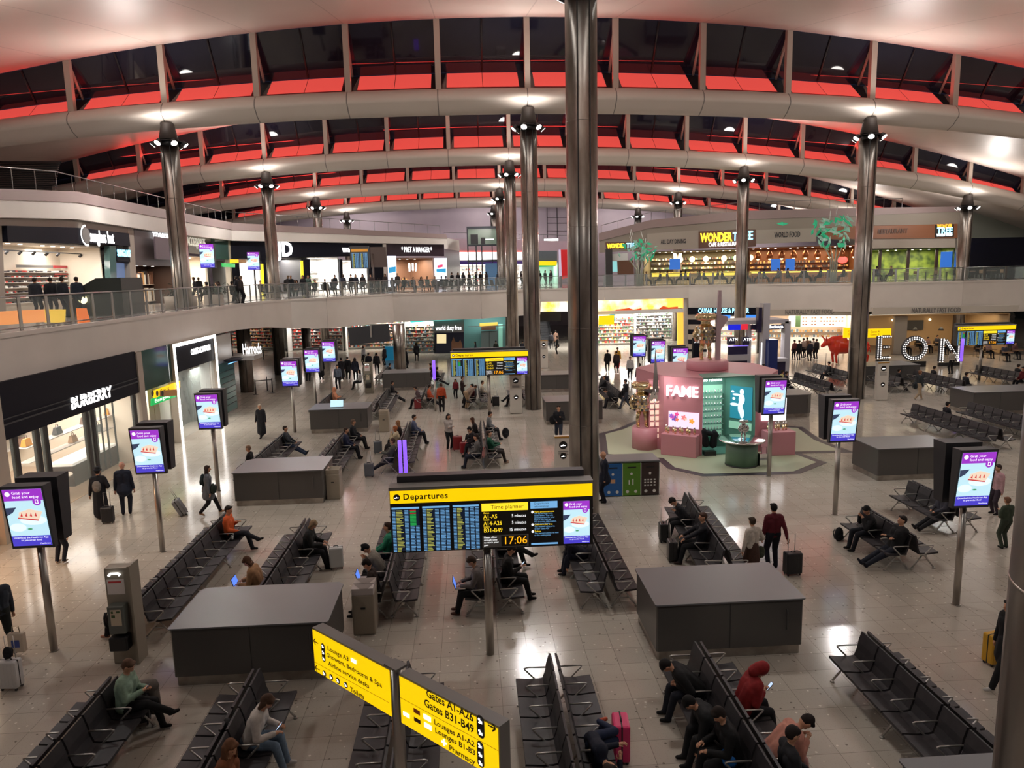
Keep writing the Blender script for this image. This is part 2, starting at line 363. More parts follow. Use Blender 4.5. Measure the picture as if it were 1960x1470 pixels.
for (a, b) in zip(EDGE[:-1], EDGE[1:]):
    n = Vector((b[1]-a[1], a[0]-b[0], 0)).normalized()*.03
    fz.quad((a[0]+n.x, a[1]+n.y, a[2]-.02), (b[0]+n.x, b[1]+n.y, b[2]-.02), (b[0]+n.x, b[1]+n.y, ZD-.12), (a[0]+n.x, a[1]+n.y, ZD-.12))
    fz.quad((a[0]+n.x*3, a[1]+n.y*3, ZD-.12), (b[0]+n.x*3, b[1]+n.y*3, ZD-.12), (b[0]+n.x*3, b[1]+n.y*3, ZD+.03), (a[0]+n.x*3, a[1]+n.y*3, ZD+.03))
    fz.quad((a[0]+n.x*3, a[1]+n.y*3, ZD+.03), (b[0]+n.x*3, b[1]+n.y*3, ZD+.03), (b[0]-n.x, b[1]-n.y, ZD+.03), (a[0]-n.x, a[1]-n.y, ZD+.03))
struct('trim_front', fz, M_white, 'broad cream fascia band under the gallery edge')
def balustrade(P, label, step=1.5, z=ZD, h=1.12, glass=True, name='glass_balustrade', r=.03):
    t = thing(name, label, 'railing')
    rail = MB(); low = MB(); gm = MB()
    for a, b in zip(P[:-1], P[1:]):
        a, b = Vector((a[0], a[1], z)), Vector((b[0], b[1], z)); L = (b-a).length; n = max(1, round(L/step))
        rail.tube([a+Vector((0, 0, h)), b+Vector((0, 0, h))], r, 8); low.tube([a+Vector((0, 0, .12)), b+Vector((0, 0, .12))], r*.7, 5)
        if not glass: low.tube([a+Vector((0, 0, h*.5)), b+Vector((0, 0, h*.5))], r*.5, 5)
        d = (b-a).normalized()
        for i in range(n+1 if b.to_tuple() == (P[-1][0], P[-1][1], z) else n):
            p = a+(b-a)*i/n; obj('post', MB().cbox(p+Vector((0, 0, h/2)), (.16 if glass else .05, .03 if glass else .05, h), Matrix.Rotation(math.atan2(d.y, d.x)+(PI/2 if 0 else 0), 3, 'Z')), M_rail, t)
            if glass and i < n:
                q = a+(b-a)*(i+1)/n; gm.quad(p+d*.06+Vector((0, 0, .06)), q-d*.06+Vector((0, 0, .06)), q-d*.06+Vector((0, 0, h-.06)), p+d*.06+Vector((0, 0, h-.06)))
    obj('handrail', rail, M_rail, t); obj('lower_rail', low, M_rail, t)
    if glass: obj('glass_panel', gm, M_glass, t)
    return t
ins = lambda i, dx, dy: (EDGE[i][0]+dx, EDGE[i][1]+dy)
balustrade([ins(0, -.15, 0), ins(1, -.15, 0), ins(2, -.15, 0), ins(3, -.1, .1), ins(4, -.1, .12), ins(5, -.05, .15)], 'glass balustrade along the left gallery in front of the sunglasses shop')
balustrade([ins(5, .1, .25), ins(6, 0, .15), ins(7, 0, .15), ins(8, 0, .15), ins(10, 0, .15), ins(12, -.1, .15)], 'balustrade along the middle of the far gallery before the lift', 1.9)
balustrade([ins(12, .1, .15), ins(13, 0, .15), ins(14, 0, .15), ins(15, 0, .15), ins(16, -.12, .12), ins(17, -.12, 0)], 'balustrade along the right gallery terrace below the restaurant', 1.9)
# ================================================================ FURNITURE OF THE LOWER FLOOR
PIT = .585
M_pad = noisy('seat_leather', (0.020, 0.019, 0.022), (0.030, 0.027, 0.030), 9, 0.5, spec=.4)
def arc_pad(pts, th, x):                           # pts (y forward,z) along, pad of width in x
    mb = MB(); n = len(pts); up = []; dn = []
    for i, p in enumerate(pts):
        a = Vector(pts[max(i-1, 0)]); b = Vector(pts[min(i+1, n-1)]); t = (b-a).normalized(); nn = Vector((-t.y, t.x))
        up.append(Vector(p)+nn*th/2); dn.append(Vector(p)-nn*th/2)
    ring = up+dn[::-1]; m = len(ring)
    vs = [(q.x, x[0], q.y) for q in ring]+[(q.x, x[1], q.y) for q in ring]
    mb.add(vs, [(i, (i+1) % m, m+(i+1) % m, m+i) for i in range(m)], False)
    for i in range(n-1):
        mb.fl([(i+1, i, 2*n-1-i, 2*n-2-i), (m+i, m+i+1, m+2*n-2-i, m+2*n-1-i)], [False, False])
    return mb
_w = (-PIT/2+.022, PIT/2-.022)
ME_seat = arc_pad([(.13, .455), (.24, .435), (.40, .43), (.54, .445), (.655, .455)], .045, _w).mesh('seat')
ME_back = arc_pad([(.155, .46), (.105, .60), (.085, .74), (.03, .93)], .04, _w).mesh('backrest')
ME_arm = MB().tube([(.10, 0, .66), (.46, 0, .665), (.50, 0, .65), (.49, 0, .63), (.30, 0, .43), (.16, 0, .41)], .016, 6).add([], []).mesh('armrest')
_lg = MB().tube([(.33, 0, .40), (.20, 0, .22), (.035, 0, .03)], .020, 6).tube([(.33, 0, .40), (.46, 0, .22), (.62, 0, .03)], .020, 6).tube([(.20, 0, .23), (.46, 0, .23)], .012, 5)
_lg.cyl((.035, 0, 0), (.035, 0, .03), .04, .03, 10).cyl((.62, 0, 0), (.62, 0, .03), .04, .03, 10)
ME_leg = _lg.mesh('leg')
for me, mm in ((ME_seat, M_pad), (ME_back, M_pad), (ME_arm, M_alu), (ME_leg, M_alu)): me.materials.append(mm)
def pt(name, me, parent, loc):
    o = bpy.data.objects.new(name, me); COL.objects.link(o); o.parent = parent; o.location = loc; return o
BENCH = []
def bench(cx, yf, n, side, label, tilt=0.0, gap=.02):
    """one row of n joined seats on a beam; back to back pairs are two rows"""
    t = thing('bench_seating', label, 'bench', (0, 0, 0), 0, 'rows of black airport seats')
    L = n*PIT; rz = tilt if side > 0 else PI+tilt
    c = Vector((cx, yf, 0)); ax = Vector((math.sin(tilt), -math.cos(tilt), 0)); side_v = Vector((math.cos(tilt), math.sin(tilt), 0))*gap*side
    t.location = (c if side > 0 else c+ax*L)+side_v; t.rotation_euler = (0, 0, rz)
    obj('beam', MB().cyl((.33, -L+.02, .375), (.33, -.02, .375), .035, n=8), M_alu, t)
    for i in range(n):
        y = -(i+.5)*PIT
        pt('seat', ME_seat, t, (0, y, 0)); pt('backrest', ME_back, t, (0, y, 0))
    for i in range(n+1): pt('armrest', ME_arm, t, (0, max(-L+.01, min(-.01, -i*PIT)), 0))
    m = max(2, round(n/3)+1)
    for i in range(m): pt('leg', ME_leg, t, (0, -.12-(L-.24)*i/(m-1), 0))
    return t
def seatpos(cx, yf, i, side, tilt=0.0):            # middle of seat i (0 = far end), facing out
    ax = Vector((math.sin(tilt), -math.cos(tilt), 0)); s = Vector((math.cos(tilt), math.sin(tilt), 0))
    return Vector((cx, yf, 0))+ax*(i+.5)*PIT+s*(.02*side), (-PI/2 if side > 0 else PI/2)+tilt
BL = {  # name: (centre x, far y, seats left row, seats right row, tilt, where)
 'a': (-6.40, 11.95, 6, 6, 0, 'at the bottom left corner below the payphone'),
 'b': (-3.96, 11.95, 6, 6, 0, 'with the woman in a white hoodie, bottom left'),
 'c': (-1.36, 11.95, 6, 6, 0, 'behind the pole of the yellow direction sign'),
 'd': (1.28, 11.95, 6, 6, 0, 'with the pink suitcase, bottom middle'),
 'e': (3.98, 12.10, 6, 6, 0, 'with the red hooded sitter, bottom right of the middle'),
 'f': (7.18, 12.15, 6, 6, 0, 'empty, at the bottom right corner'),
 'g': (-7.35, 20.80, 10, 10, 0, 'ending at the man in the orange vest'),
 'h': (-4.84, 19.95, 8, 8, 0, 'with the blonde reader, behind the large left counter'),
 'i': (-2.08, 20.60, 9, 9, 0, 'below the left end of the departures board'),
 'j': (.34, 20.50, 9, 9, 0, 'behind the departures board pole'),
 'k': (2.98, 20.60, 9, 9, 0, 'right of the departures board pole, facing the recycling bins'),
 'l': (6.45, 20.90, 8, 8, -.09, 'behind the large right counter, with the man in a suit'),
 'm': (10.97, 18.95, 4, 4, 0, 'with the two dozing travellers, right of the burgundy jumper'),
 'n': (13.75, 21.2, 4, 4, 0, 'behind the nearest right advert screen'),
 'o': (21.55, 33.35, 10, 10, 0, 'nearly empty, behind the dark counter beside the mat'),
 'p': (24.35, 33.30, 8, 8, 0, 'at the right edge, beside the nearly empty one'),
 'q': (-8.40, 31.8, 9, 9, 0, 'left of the middle, with the man stretching his legs'),
 'r': (-5.75, 32.15, 10, 10, 0, 'behind the second left counter, with two dark-clad readers'),
 's': (-3.06, 33.35, 10, 10, 0, 'in the middle left, with the seated couple'),
 't': (.37, 32.95, 9, 9, 0, 'below the second departures board, with the green jumper'),
 'u': (-8.35, 43.1, 7, 7, 0, 'far left, with the peach hooded sitter'),
 'v': (-5.20, 43.7, 9, 9, 0, 'far left of the middle, with the crossed white shoes'),
 'w': (-2.85, 44.6, 6, 6, 0, 'far middle, behind the red upright suitcase'),
 'x': (.25, 43.9, 6, 6, 0, 'far middle, beside the stooping man in beige'),
 'y': (2.75, 44.3, 6, 6, 0, 'far middle, behind the white totem'),
 'z': (8.25, 45.1, 10, 10, 0, 'beyond the tall column, left of the perfume kiosk'),
 'A': (-2.75, 53.3, 7, 7, 0, 'farthest middle, beyond the grey desk'),
 'B': (-6.35, 54.6, 6, 6, 0, 'farthest left, beside the round gallery support'),
 'C': (8.35, 54.2, 8, 8, 0, 'farthest right of the middle, near the perfume shop entrance'),
 'D': (18.9, 46.2, 7, 7, 0, 'behind the perfume kiosk, beside the exchange booth'),
 'E': (20.95, 44.9, 8, 8, 0, 'left of the right-hand column'),
 'F': (24.1, 48.8, 8, 8, 0, 'left of the right-hand column, farther back'),
 'G': (25.8, 44.1, 5, 5, 0, 'behind the white totem on the right'),
 'H': (28.5, 44.2, 8, 8, 0, 'right of the man in pale trousers'),
 'I': (33.7, 45.6, 8, 8, 0, 'under the right-hand departures board'),
}
def wide(p): return 'row'
for kk, (cx, yf, nl, nr, tl, wh) in BL.items():
    bench(cx, yf, nl, -1, 'left-facing row of black seats %s' % wh, tl)
    bench(cx, yf, nr, 1, 'right-facing row of black seats %s' % wh, tl)
# ---- counters
M_panel = mat('counter_panel', (0.075, 0.070, 0.066), .30); M_ctop = mat('counter_top', S(112, 113, 116), .34); M_plinth = noisy('plinth_steel', (.30, .27, .24), (.45, .42, .38), 3, .3, .9)
def counter(x, y, w, d, label, cut=(), h=1.2, name='counter'):
    """cut: corners to chamfer: fl fr bl br -> size"""
    def poly(o):
        P = []
        for key, cx, cy, sx, sy in (('fl', 0, 0, 1, 1), ('fr', w, 0, -1, 1), ('br', w, d, -1, -1), ('bl', 0, d, 1, -1)):
            c = dict(cut).get(key, .03); X, Y = cx+sx*o, cy+sy*o
            a, b = (X, Y+sy*c), (X+sx*c, Y)
            P += [a, b] if key in ('fl', 'br') else [b, a]
        return P
    t = thing(name, label, 'counter', (x, y, 0))
    obj('plinth', MB().prism(poly(.05), 0, .2), M_plinth, t)
    obj('panel', MB().prism(poly(.02), .2, h-.03), M_panel, t)
    obj('countertop', MB().prism(poly(-.015), h-.03, h), M_ctop, t)
    sm = MB(); m = round(w/1.5)
    for i in range(1, m): sm.box(w*i/m-.006, .015, .2, w*i/m+.006, .03, h-.03)
    obj('panel_joint', sm, M_black, t)
    obj('handle', MB().tube([(w-.35, .012, .55), (w-.35, -.008, .62), (w-.35, -.008, .9), (w-.35, .012, .97)], .012), M_panel, t)
    return t
counter(3.45, 13.03, 3.0, 1.78, 'large dark grey counter with flat top, right of the departures board pole')
counter(-5.90, 13.03, 2.98, 1.78, 'large dark grey counter behind the payphone pillar and the yellow sign', (('br', .12), ('bl', .12)))
counter(-8.28, 24.1, 3.05, 1.9, 'dark grey counter behind the seated blonde, beside a beige bin', (('bl', .25),))
counter(-8.2, 35.5, 2.9, 1.8, 'dark grey counter with a lit tablet on top, below the left advert screens')
counter(-6.1, 48.3, 3.2, 1.9, 'farthest dark grey counter left of the middle, beside the grey round support')
counter(3.65, 35.6, 2.95, 1.8, 'dark grey counter beside the walking man with a backpack')
counter(3.9, 45.6, 3.0, 1.8, 'dark grey desk behind the tall steel column', h=1.15)
counter(14.38, 24.1, 3.0, 1.8, 'large dark counter beside the zigzag floor mat')
counter(14.5, 35.3, 3.0, 1.85, 'dark counter right of the pink perfume kiosk', (('fr', .3),))
counter(25.3, 34.3, 4.3, 1.9, 'dark counter below the right-hand departures board')
counter(25.4, 44.7, 3.8, 2.1, 'long dark counter in front of the bulb letters')
counter(5.5, 6.55, 3.0, 1.78, 'dark grey counter top just showing at the bottom right corner')
# ---- advert screens on poles
def emi(name, c, s=1.0): return mat(name, tuple(v*.5 for v in c), .4, emit=c, es=s)
E_pur = emi('screen_purple', S(150, 50, 190), 1.1); E_blue = emi('screen_blue', S(70, 60, 190), 1.1); E_pic = emi('screen_pale', S(190, 228, 240), 1.05)
E_w = emi('screen_white', (1, 1, 1), 1.2); E_bread = emi('screen_bread', S(240, 214, 190), 1.0); E_red = emi('screen_red', S(200, 60, 60), 1.0); E_dkblue = emi('screen_dark_blue', S(60, 70, 100), .8); E_plate = emi('screen_plate', S(225, 240, 245), 1.1); E_green = emi('screen_green', S(80, 160, 110), .9)
def disc(mb, cx, cz, r, y, n=14, rz=None):
    o = len(mb.v); mb.v += [(cx+r*math.cos(2*PI*i/n), y, cz+(rz or r)*math.sin(2*PI*i/n)) for i in range(n)]; mb.fl([tuple(o+i for i in range(n))], [False])
def rect(mb, x0, z0, x1, z1, y): mb.add([(x0, y, z0), (x1, y, z0), (x1, y, z1), (x0, y, z1)], [(0, 1, 2, 3)])
def advert(par, w, h, y=0.0, words=True):
    """lit advert page, centre at local origin, facing -Y"""
    s = w/.76
    def q(name, m, *rs):
        mb = MB()
        for r in rs: rect(mb, *r)
        return obj(name, mb, m, pg)
    mb = MB(); rect(mb, -w/2, -h/2, w/2, h/2, y); pg = obj('screen', mb, E_pic, par)
    q('header_band', E_pur, (-w/2, h*.30, w/2, h/2, y-.002)); q('footer_band', E_blue, (-w/2, -h/2, w/2, -h*.32, y-.002))
    m = MB(); disc(m, -w*.38, h*.42, .05*s, y-.004); obj('badge', m, E_w, pg)
    m = MB(); disc(m, w*.33, h*.28, .085*s, y-.003); obj('cup_roundel', m, E_pur, pg)
    q('cup_icon', E_w, (w*.33-.03*s, h*.28-.045*s, w*.33+.03*s, h*.28+.045*s, y-.005))
    q('cup_icon', E_pur, (w*.33-.018*s, h*.28-.03*s, w*.33+.018*s, h*.28+.03*s, y-.007))
    m = MB(); disc(m, -w*.28, h*-.17, .16*s, y-.003, rz=.09*s); disc(m, w*.15, h*-.05, .26*s, y-.0025, rz=.10*s); obj('plate', m, E_plate, pg)
    m = MB()
    m.add([(-w*.22, y-.004, 0), (w*.30, y-.004, -h*.04), (w*.42, y-.004, h*.10), (w*.1, y-.004, h*.155), (-w*.18, y-.004, h*.10)], [(0, 1, 2, 3, 4)]); obj('sandwich', m, E_bread, pg)
    m = MB()
    for i in range(4): m.add([(-w*.16+i*w*.12, y-.006, h*.03), (-w*.10+i*w*.12, y-.006, h*.015), (-w*.11+i*w*.12, y-.006, h*.095)], [(0, 1, 2)])
    m.add([(-w*.24, y-.006, -h*.01), (w*.28, y-.006, -h*.06), (w*.30, y-.006, -h*.04), (-w*.22, y-.006, h*.01)], [(0, 1, 2, 3)]); obj('filling', m, E_red, pg)
    m = MB(); m.add([(-w/2, y-.005, h*.04), (-w*.33, y-.005, h*.10), (-w*.22, y-.005, h*.19), (-w/2, y-.005, h*.18)], [(0, 1, 2, 3)]); obj('dark_corner', m, E_dkblue, pg)  # dark blue wedge in the left part of the advert picture
    m = MB(); disc(m, w*.02, -h*.20, .05*s, y-.005, rz=.02*s); obj('herb', m, E_green, pg)
    if words:
        text('lettering', 'Grab your\nfood and enjoy', .085*s, E_w, pg, (-w*.27, y-.006, h*.40), ext=0)
        text('lettering', 'Download the Heathrow App\nto pre-order food', .056*s, E_w, pg, (0, y-.006, -h*.375), align='CENTER', ext=0)
        text('lettering', 'Heathrow', .05*s, E_w, pg, (w*.2, y-.006, -h*.465), ext=0)
    return pg
def totem_screen():
    t = thing('advert_screen', '', 'screen', (0, 0, 0), 0, 'advert screens on poles')
    obj('pole', MB().cyl((0, 0, 0), (0, 0, 2.5), .075, n=14), M_pole, t)
    obj('pole_foot', MB().cyl((0, 0, 0), (0, 0, .015), .1, n=14), M_pole, t)
    b = MB(); b.xprism([(-.42, 2.37), (.42, 2.37), (.42, 3.72), (-.42, 3.72)], -.22, -.10)
    v = b.v; b.v = [(x, y-(.16*(z-2.37)/1.35 if y < -.15 else 0), z) for x, y, z in v]
    hs = obj('housing', b, M_dgrey, t)
    e = bpy.data.objects.new('display', None); COL.objects.link(e)
    # the page leans with the housing front
    ad = advert(t, .76, 1.24, 0.0); ad.location = (0, -.308, 3.045); ad.rotation_euler = (math.atan(.16/1.35), 0, 0)
    bpy.data.objects.remove(e)
    b = MB().xprism([(-.42, 2.40), (.42, 2.40), (.42, 3.76), (-.42, 3.76)], .12, .42)
    b.v = [(x, y+(.14*(z-2.4)/1.35 if y > .2 else 0), z) for x, y, z in b.v]; obj('rear_housing', b, mat('rear_housing', (.018, .018, .022), .5), t)
    obj('bracket', MB().cbox((0, 0, 2.9), (.3, .3, .5)), M_black, t)
    return t
TS = totem_screen(); TP = [(-9.06, 14.72, 'nearest of the advert screens on the left side'), (-9.07, 20.2, 'advert screen on a pole in front of the handbag shop'), (-9.5, 26.1, 'advert screen beside the woman towing a grey case'),
    (-9.03, 35.9, 'advert screen above the man walking in a long black coat, nearest of the three behind'), (-9.05, 41.1, 'middle of the three advert screens grouped far left'), (-9.05, 46.0, 'farthest of the three advert screens grouped far left'),
    (10.9, 25.25, 'advert screen overlapping the right side of the pink kiosk'), (11.18, 20.9, 'advert screen between the zigzag mat and the dark counter'), (10.84, 14.76, 'nearest of the advert screens on the right side'),
    (10.35, 43.9, 'farthest advert screen left of the pink kiosk'), (10.65, 40.6, 'middle advert screen behind the pink kiosk'), (10.75, 36.6, 'advert screen just behind the golden robot on the kiosk roof')]
for i, (x, y, lb) in enumerate(TP):
    o = TS if i == 0 else dup(TS)
    o.location = (x, y, 0); o['label'] = lb
# ---- departures boards
E_fids = emi('board_blue', S(120, 180, 230), .9); E_fy = emi('board_olive', S(190, 190, 90), .9); E_fr = emi('board_red', S(190, 50, 50), .8); E_fg = emi('board_green', S(40, 170, 80), .8); E_or = emi('clock_orange', S(255, 170, 20), 1.3); E_yel = emi('board_yellow', S(255, 215, 40), 1.2); E_nav = emi('board_navy', (.004, .008, .02), 1)
def fids(par, x0, x1, z0, z1, y, seed, status=False):
    R = random.Random(seed); wB, wY, wR, wG = MB(), MB(), MB(), MB(); n = 29; dz = (z1-z0-.05)/n; W = x1-x0
    rect(wB, x0, z1-.045, x1, z1-.008, y)
    for i in range(n):
        a = z1-.06-dz*(i+1)+dz*.25; b = a+dz*.42
        rect(wB, x0+.01*W, a, x0+.13*W, b, y); l = R.uniform(.12, .26)*W; rect(wY, x0+.16*W, a, x0+.16*W+l, b, y)
        rect(wB, x0+.46*W, a, x0+.60*W, b, y)
        if status and i < 11: rect(wR if i in (0, 2) else wG, x0+.66*W, a-dz*.2, x0+.88*W, b+dz*.1, y)
        else: rect(wB, x0+.66*W, a, x0+(.80+R.uniform(0, .04))*W, b, y); rect(wB, x0+.86*W, a, x0+.99*W, b, y)
    m = MB(); rect(m, x0, z0, x1, z1, y+.003); pg = obj('timetable', m, E_nav, par)
    obj('time_entries', wB, E_fids, pg); obj('city_entries', wY, E_fy, pg)
    if status: obj('delayed_entries', wR, E_fr, pg); obj('boarding_entries', wG, E_fg, pg)
def airplane(mb, cx, cz, s, y):
    mb.add([(cx-s, y, cz-s*.25), (cx+s, y, cz-s*.05), (cx+s*.8, y, cz+s*.2), (cx-s*.9, y, cz+s*.1)], [(0, 1, 2, 3)])
    mb.add([(cx-s*.3, y, cz), (cx+s*.3, y, cz+.0*s), (cx+s*.1, y, cz+s*.5), (cx-s*.1, y, cz+s*.5)], [(0, 1, 2, 3)])
def board(x, y, label, pole_x=0.0, full=True, rz=0.0):
    t = thing('departures_board', label, 'information board', (x, y, 0), rz, 'departures boards')
    W = 1.98; fy = -.16
    obj('pole', MB().cyl((pole_x, .05, 0), (pole_x, .05, 2.4), .085, n=16), M_pole, t)
    obj('camera_eye', MB().cbox((pole_x, -.05, 2.28), (.06, .04, .07)), M_black, t)
    obj('case', MB().box(-W, fy, 2.34, W, .12, 3.60), M_signblk, t)
    obj('top_cover', MB().box(-W-.01, fy-.02, 3.60, W+.01, .16, 3.66), M_grey, t)
    obj('rear_case', MB().box(-W+.12, .18, 2.45, W-.12, .42, 3.78), M_dgrey, t)
    m = MB(); rect(m, -W+.01, 3.34, W-.005, 3.595, fy-.01); hb = obj('header', m, M_yellow, t)
    m = MB(); disc(m, -W+.14, 3.465, .065, fy-.014, 18); obj('roundel', m, M_signblk, hb)
    m = MB(); airplane(m, -W+.14, 3.455, .045, fy-.018); obj('plane_symbol', m, M_whiteE, hb)
    text('lettering', 'Departures', .17, M_signblk, hb, (-W+.26, fy-.014, 3.465), ext=0, space=1.1, off=.003)
    for i, (a, b) in enumerate(((-1.95, -1.42), (-1.36, -.83), (-.77, -.26))): fids(t, a, b, 2.37, 3.27, fy-.012, 5+i, i == 0)
    yy = fy-.012
    m = MB(); rect(m, -.21, 3.11, .70, 3.27, yy); pl = obj('planner_header', m, E_yel, t); text('lettering', 'Time planner', .12, M_signblk, pl, (-.03, yy-.003, 3.19), ext=0)
    m = MB(); rect(m, -.21, 2.37, .70, 2.62, yy); ck = obj('clock_panel', m, M_grey, t)
    m = MB(); rect(m, .16, 2.385, .66, 2.60, yy-.003); obj('clock_face', m, M_signblk, ck); text('clock_digits', '17:06', .22, E_or, ck, (.19, yy-.008, 2.495), ext=0)
    text('small_print', 'Please allow\nenough time\nto reach your\ngate', .052, E_w, ck, (-.18, yy-.004, 2.50), ext=0)
    for z, a, b in ((3.0, 'A1-A5', '5 minutes'), (2.86, 'A14-A26', '5 minutes'), (2.72, 'B31-B49', '15 minutes')):
        text('gate_range', a, .12, E_yel, t, (-.18, yy, z), ext=0, fit=.27+.09*(len(a) > 6)); text('walking_time', b, .09, E_w, t, (.66, yy, z), align='RIGHT', ext=0, fit=.28+.04*(len(b) > 9)); text('gate_word', 'Gates', .05, E_yel, t, (-.18, yy, z+.078), ext=0)
    m = MB(); rect(m, .75, 3.13, 1.28, 3.27, yy); rect(m, .75, 2.385, 1.28, 2.42, yy); ih = obj('info_header', m, E_fids, t); text('lettering', 'Departures\ninformation', .062, M_signblk, ih, (.82, yy-.003, 3.2), ext=0)
    m = MB()
    for z in (3.06, 2.80, 2.66): disc(m, .785, z, .025, yy, 10)
    obj('bullet', m, E_w, t)
    text('info_heading', 'Flight announcements', .045, E_yel, t, (.82, yy, 3.06), ext=0); text('info_lines', 'We try to keep noise\nlevels down. The only\nannouncement for your\nflight is the final call\nFor boarding information,\ncheck the screens', .042, E_fids, t, (.82, yy, 2.92), ext=0)
    text('info_heading', "Children's play area", .045, E_yel, t, (.82, yy, 2.80), ext=0); text('info_lines', "The children's play area\nis near Gate A20", .042, E_fids, t, (.82, yy, 2.735), ext=0)
    text('info_heading', 'Toilets', .045, E_yel, t, (.82, yy, 2.66), ext=0); text('info_lines', 'The nearest toilets are next\nto the waiting area', .042, E_fids, t, (.82, yy, 2.60), ext=0)
    ad = advert(t, .52, .87, 0.0); ad.location = (1.655, yy, 2.815)
    return t
b1 = board(.30, 13.62, 'nearest departures board, large, showing 17:06 in the middle of the hall', -.12)
b2 = dup(b1, (.92, 37.9, 0), 0, 'second departures board, small, left of the steel columns'); b2.scale = (1.04, 1, 1)
for ch in b2.children:
    if ch.name.startswith('pole'): ch.location.x = .05
b3 = dup(b1, (33.6, 45.0, 0), 0, 'departures board standing by the right-hand terrace under the fast food sign')
# hanging back-to-back board seen from behind, far left
t = thing('hanging_screen', 'black back of a display hanging under the left gallery edge', 'screen', AY(707, 640, 52).to_tuple())
obj('case', MB().cbox((0, 0, 0), (2.9, .35, 1.25), Matrix.Rotation(math.radians(-4), 3, 'Y')), M_dgrey, t); obj('hanger', MB().cbox((.15, -.22, .25), (.12, .08, .9)), M_alu, t)
# ---- yellow direction sign in the foreground
SA, SB = G(595, 1192, 3.2), G(955, 1382, 3.2); dv = (SB-SA); dv.z = 0; dv.normalize()
PP = G(757, 1273, 3.2); rzs = math.atan2(dv.y, dv.x)
t = thing('direction_sign', 'yellow lit direction sign to gates and lounges on a steel pole, in front', 'sign', (PP.x, PP.y, 0), rzs)
inv = Matrix.Rotation(-rzs, 4, 'Z') @ Matrix.Translation((-PP.x, -PP.y, 0))
NS = Vector((math.sin(rzs), -math.cos(rzs), 0))*.09
def sl(px, py):
    A = PP+NS; q = inv @ AP(px, py, (A.x, A.y), (A.x+dv.x, A.y+dv.y)); return q.x, q.z
zb = sl(748, 1371)[1]; xl = sl(596, 1194)[0]; xr = sl(954, 1386)[0]; xm0 = sl(747, 1300)[0]; xm1 = sl(763, 1300)[0]; zb2 = zb
obj('pole', MB().cyl((0, 0, 0), (0, 0, 3.19), .075, n=18), M_pole, t, label='steel pole'); obj('pole_cap', MB().cbox((0, 0, 3.2), (.22, .17, .03)), M_grey, t)
for x0, x1 in ((xl, xm0), (xm1, xr)):
    bx = obj('sign_box', MB().box(x0, -.08, zb-.01, x1, .08, 3.19), M_grey, t); m = MB(); rect(m, x0+.01, zb, x1-.01, 3.17, -.088); obj('lit_face', m, M_yellow, bx)
def stext(s, a, b, h):
    x0, z0 = sl(*a); x1, z1 = sl(*b); return text('lettering', s, h, M_signblk, t, (x0, -.093, (z0+z1)/2), ext=0, fit=abs(x1-x0), off=h*.022)
for s, a, b, h in (('Lounge A3', (627, 1240), (667, 1262), .085), ('Showers, Bedrooms & Spa', (627, 1257), (731, 1308), .085), ('Airline service desks', (629, 1272), (707, 1311), .085), ('Toilets', (671, 1320), (697, 1333), .09),
        ('Gates A1-A26', (816, 1327), (906, 1374), .13), ('Gates B31-B49', (812, 1346), (907, 1395), .13), ('Lounges A1-A2', (831, 1383), (908, 1423), .09), ('Lounges B1-B3', (833, 1399), (909, 1439), .09), ('Pharmacy', (860, 1432), (909, 1458), .09)): stext(s, a, b, h)
m = MB()
def thick(mb, p, q, w, y=-.092):
    p, q = Vector(p), Vector(q); d = (q-p).normalized(); n = Vector((-d.y, d.x))*w/2
    mb.add([((p+n).x, y, (p+n).y), ((p-n).x, y, (p-n).y), ((q-n).x, y, (q-n).y), ((q+n).x, y, (q+n).y)], [(0, 1, 2, 3)])
def arrow(mb, c, s, w):
    x, z = c; thick(mb, (x-.05, z), (x+.05, z), w); h = x+.055*s; thick(mb, (h, z), (h-.045*s, z+.045), w); thick(mb, (h, z), (h-.045*s, z-.045), w)
arrow(m, sl(605, 1229), -1, .014); arrow(m, sl(608, 1280), -1, .014); arrow(m, sl(941, 1391), 1, .018); obj('arrow', m, M_signblk, t)
m = MB()
for a, b in (((599, 1265), (745, 1345)), ((763, 1333), (954, 1437))): thick(m, sl(*a), sl(*b), .005)
obj('divider', m, M_signblk, t)
m = MB(); w = MB()
def pill(c, n, r, hz):
    x, z = sl(*c); k = n*hz/2
    disc(m, x, z+k-r, r, -.091, 16); disc(m, x, z-k+r, r, -.091, 16); rect(m, x-r, z-k+r, x+r, z+k-r, -.0905)
    for i in range(n):
        zz = z+k-hz*(i+.5); disc(w, x-.3*r, zz+.25*r, r*.30, -.095, 8); w.add([(x-.55*r, -.095, zz-.55*r), (x+.5*r, -.095, zz-.45*r), (x+.45*r, -.095, zz+.1*r), (x-.2*r, -.095, zz+.15*r)], [(0, 1, 2, 3)])
pill((619, 1249), 3, .04, .085); pill((920, 1391), 2, .055, .13); pill((920, 1444), 3, .05, .10)
for c in ((621, 1289), (634, 1296), (647, 1303), (662, 1311)): pill(c, 1, .042, .084)
obj('pictogram_disc', m, M_signblk, t); obj('pictogram', w, M_whiteE, t)
for c, ww, hh, mm in (((677, 1265), .11, .05, M_whiteE), ((778, 1368), .11, .05, M_whiteE), ((798, 1362), .11, .055, mat('badge_orange', S(200, 90, 30), .5)), ((818, 1374), .12, .06, M_whiteE), ((799, 1379), .11, .05, mat('badge_dark', S(80, 30, 30), .5)), ((819, 1390), .12, .06, M_whiteE)):
    x, z = sl(*c); q = MB(); rect(q, x-ww/2, z-hh/2, x+ww/2, z+hh/2, -.093); obj('airline_badge', q, mm, t)
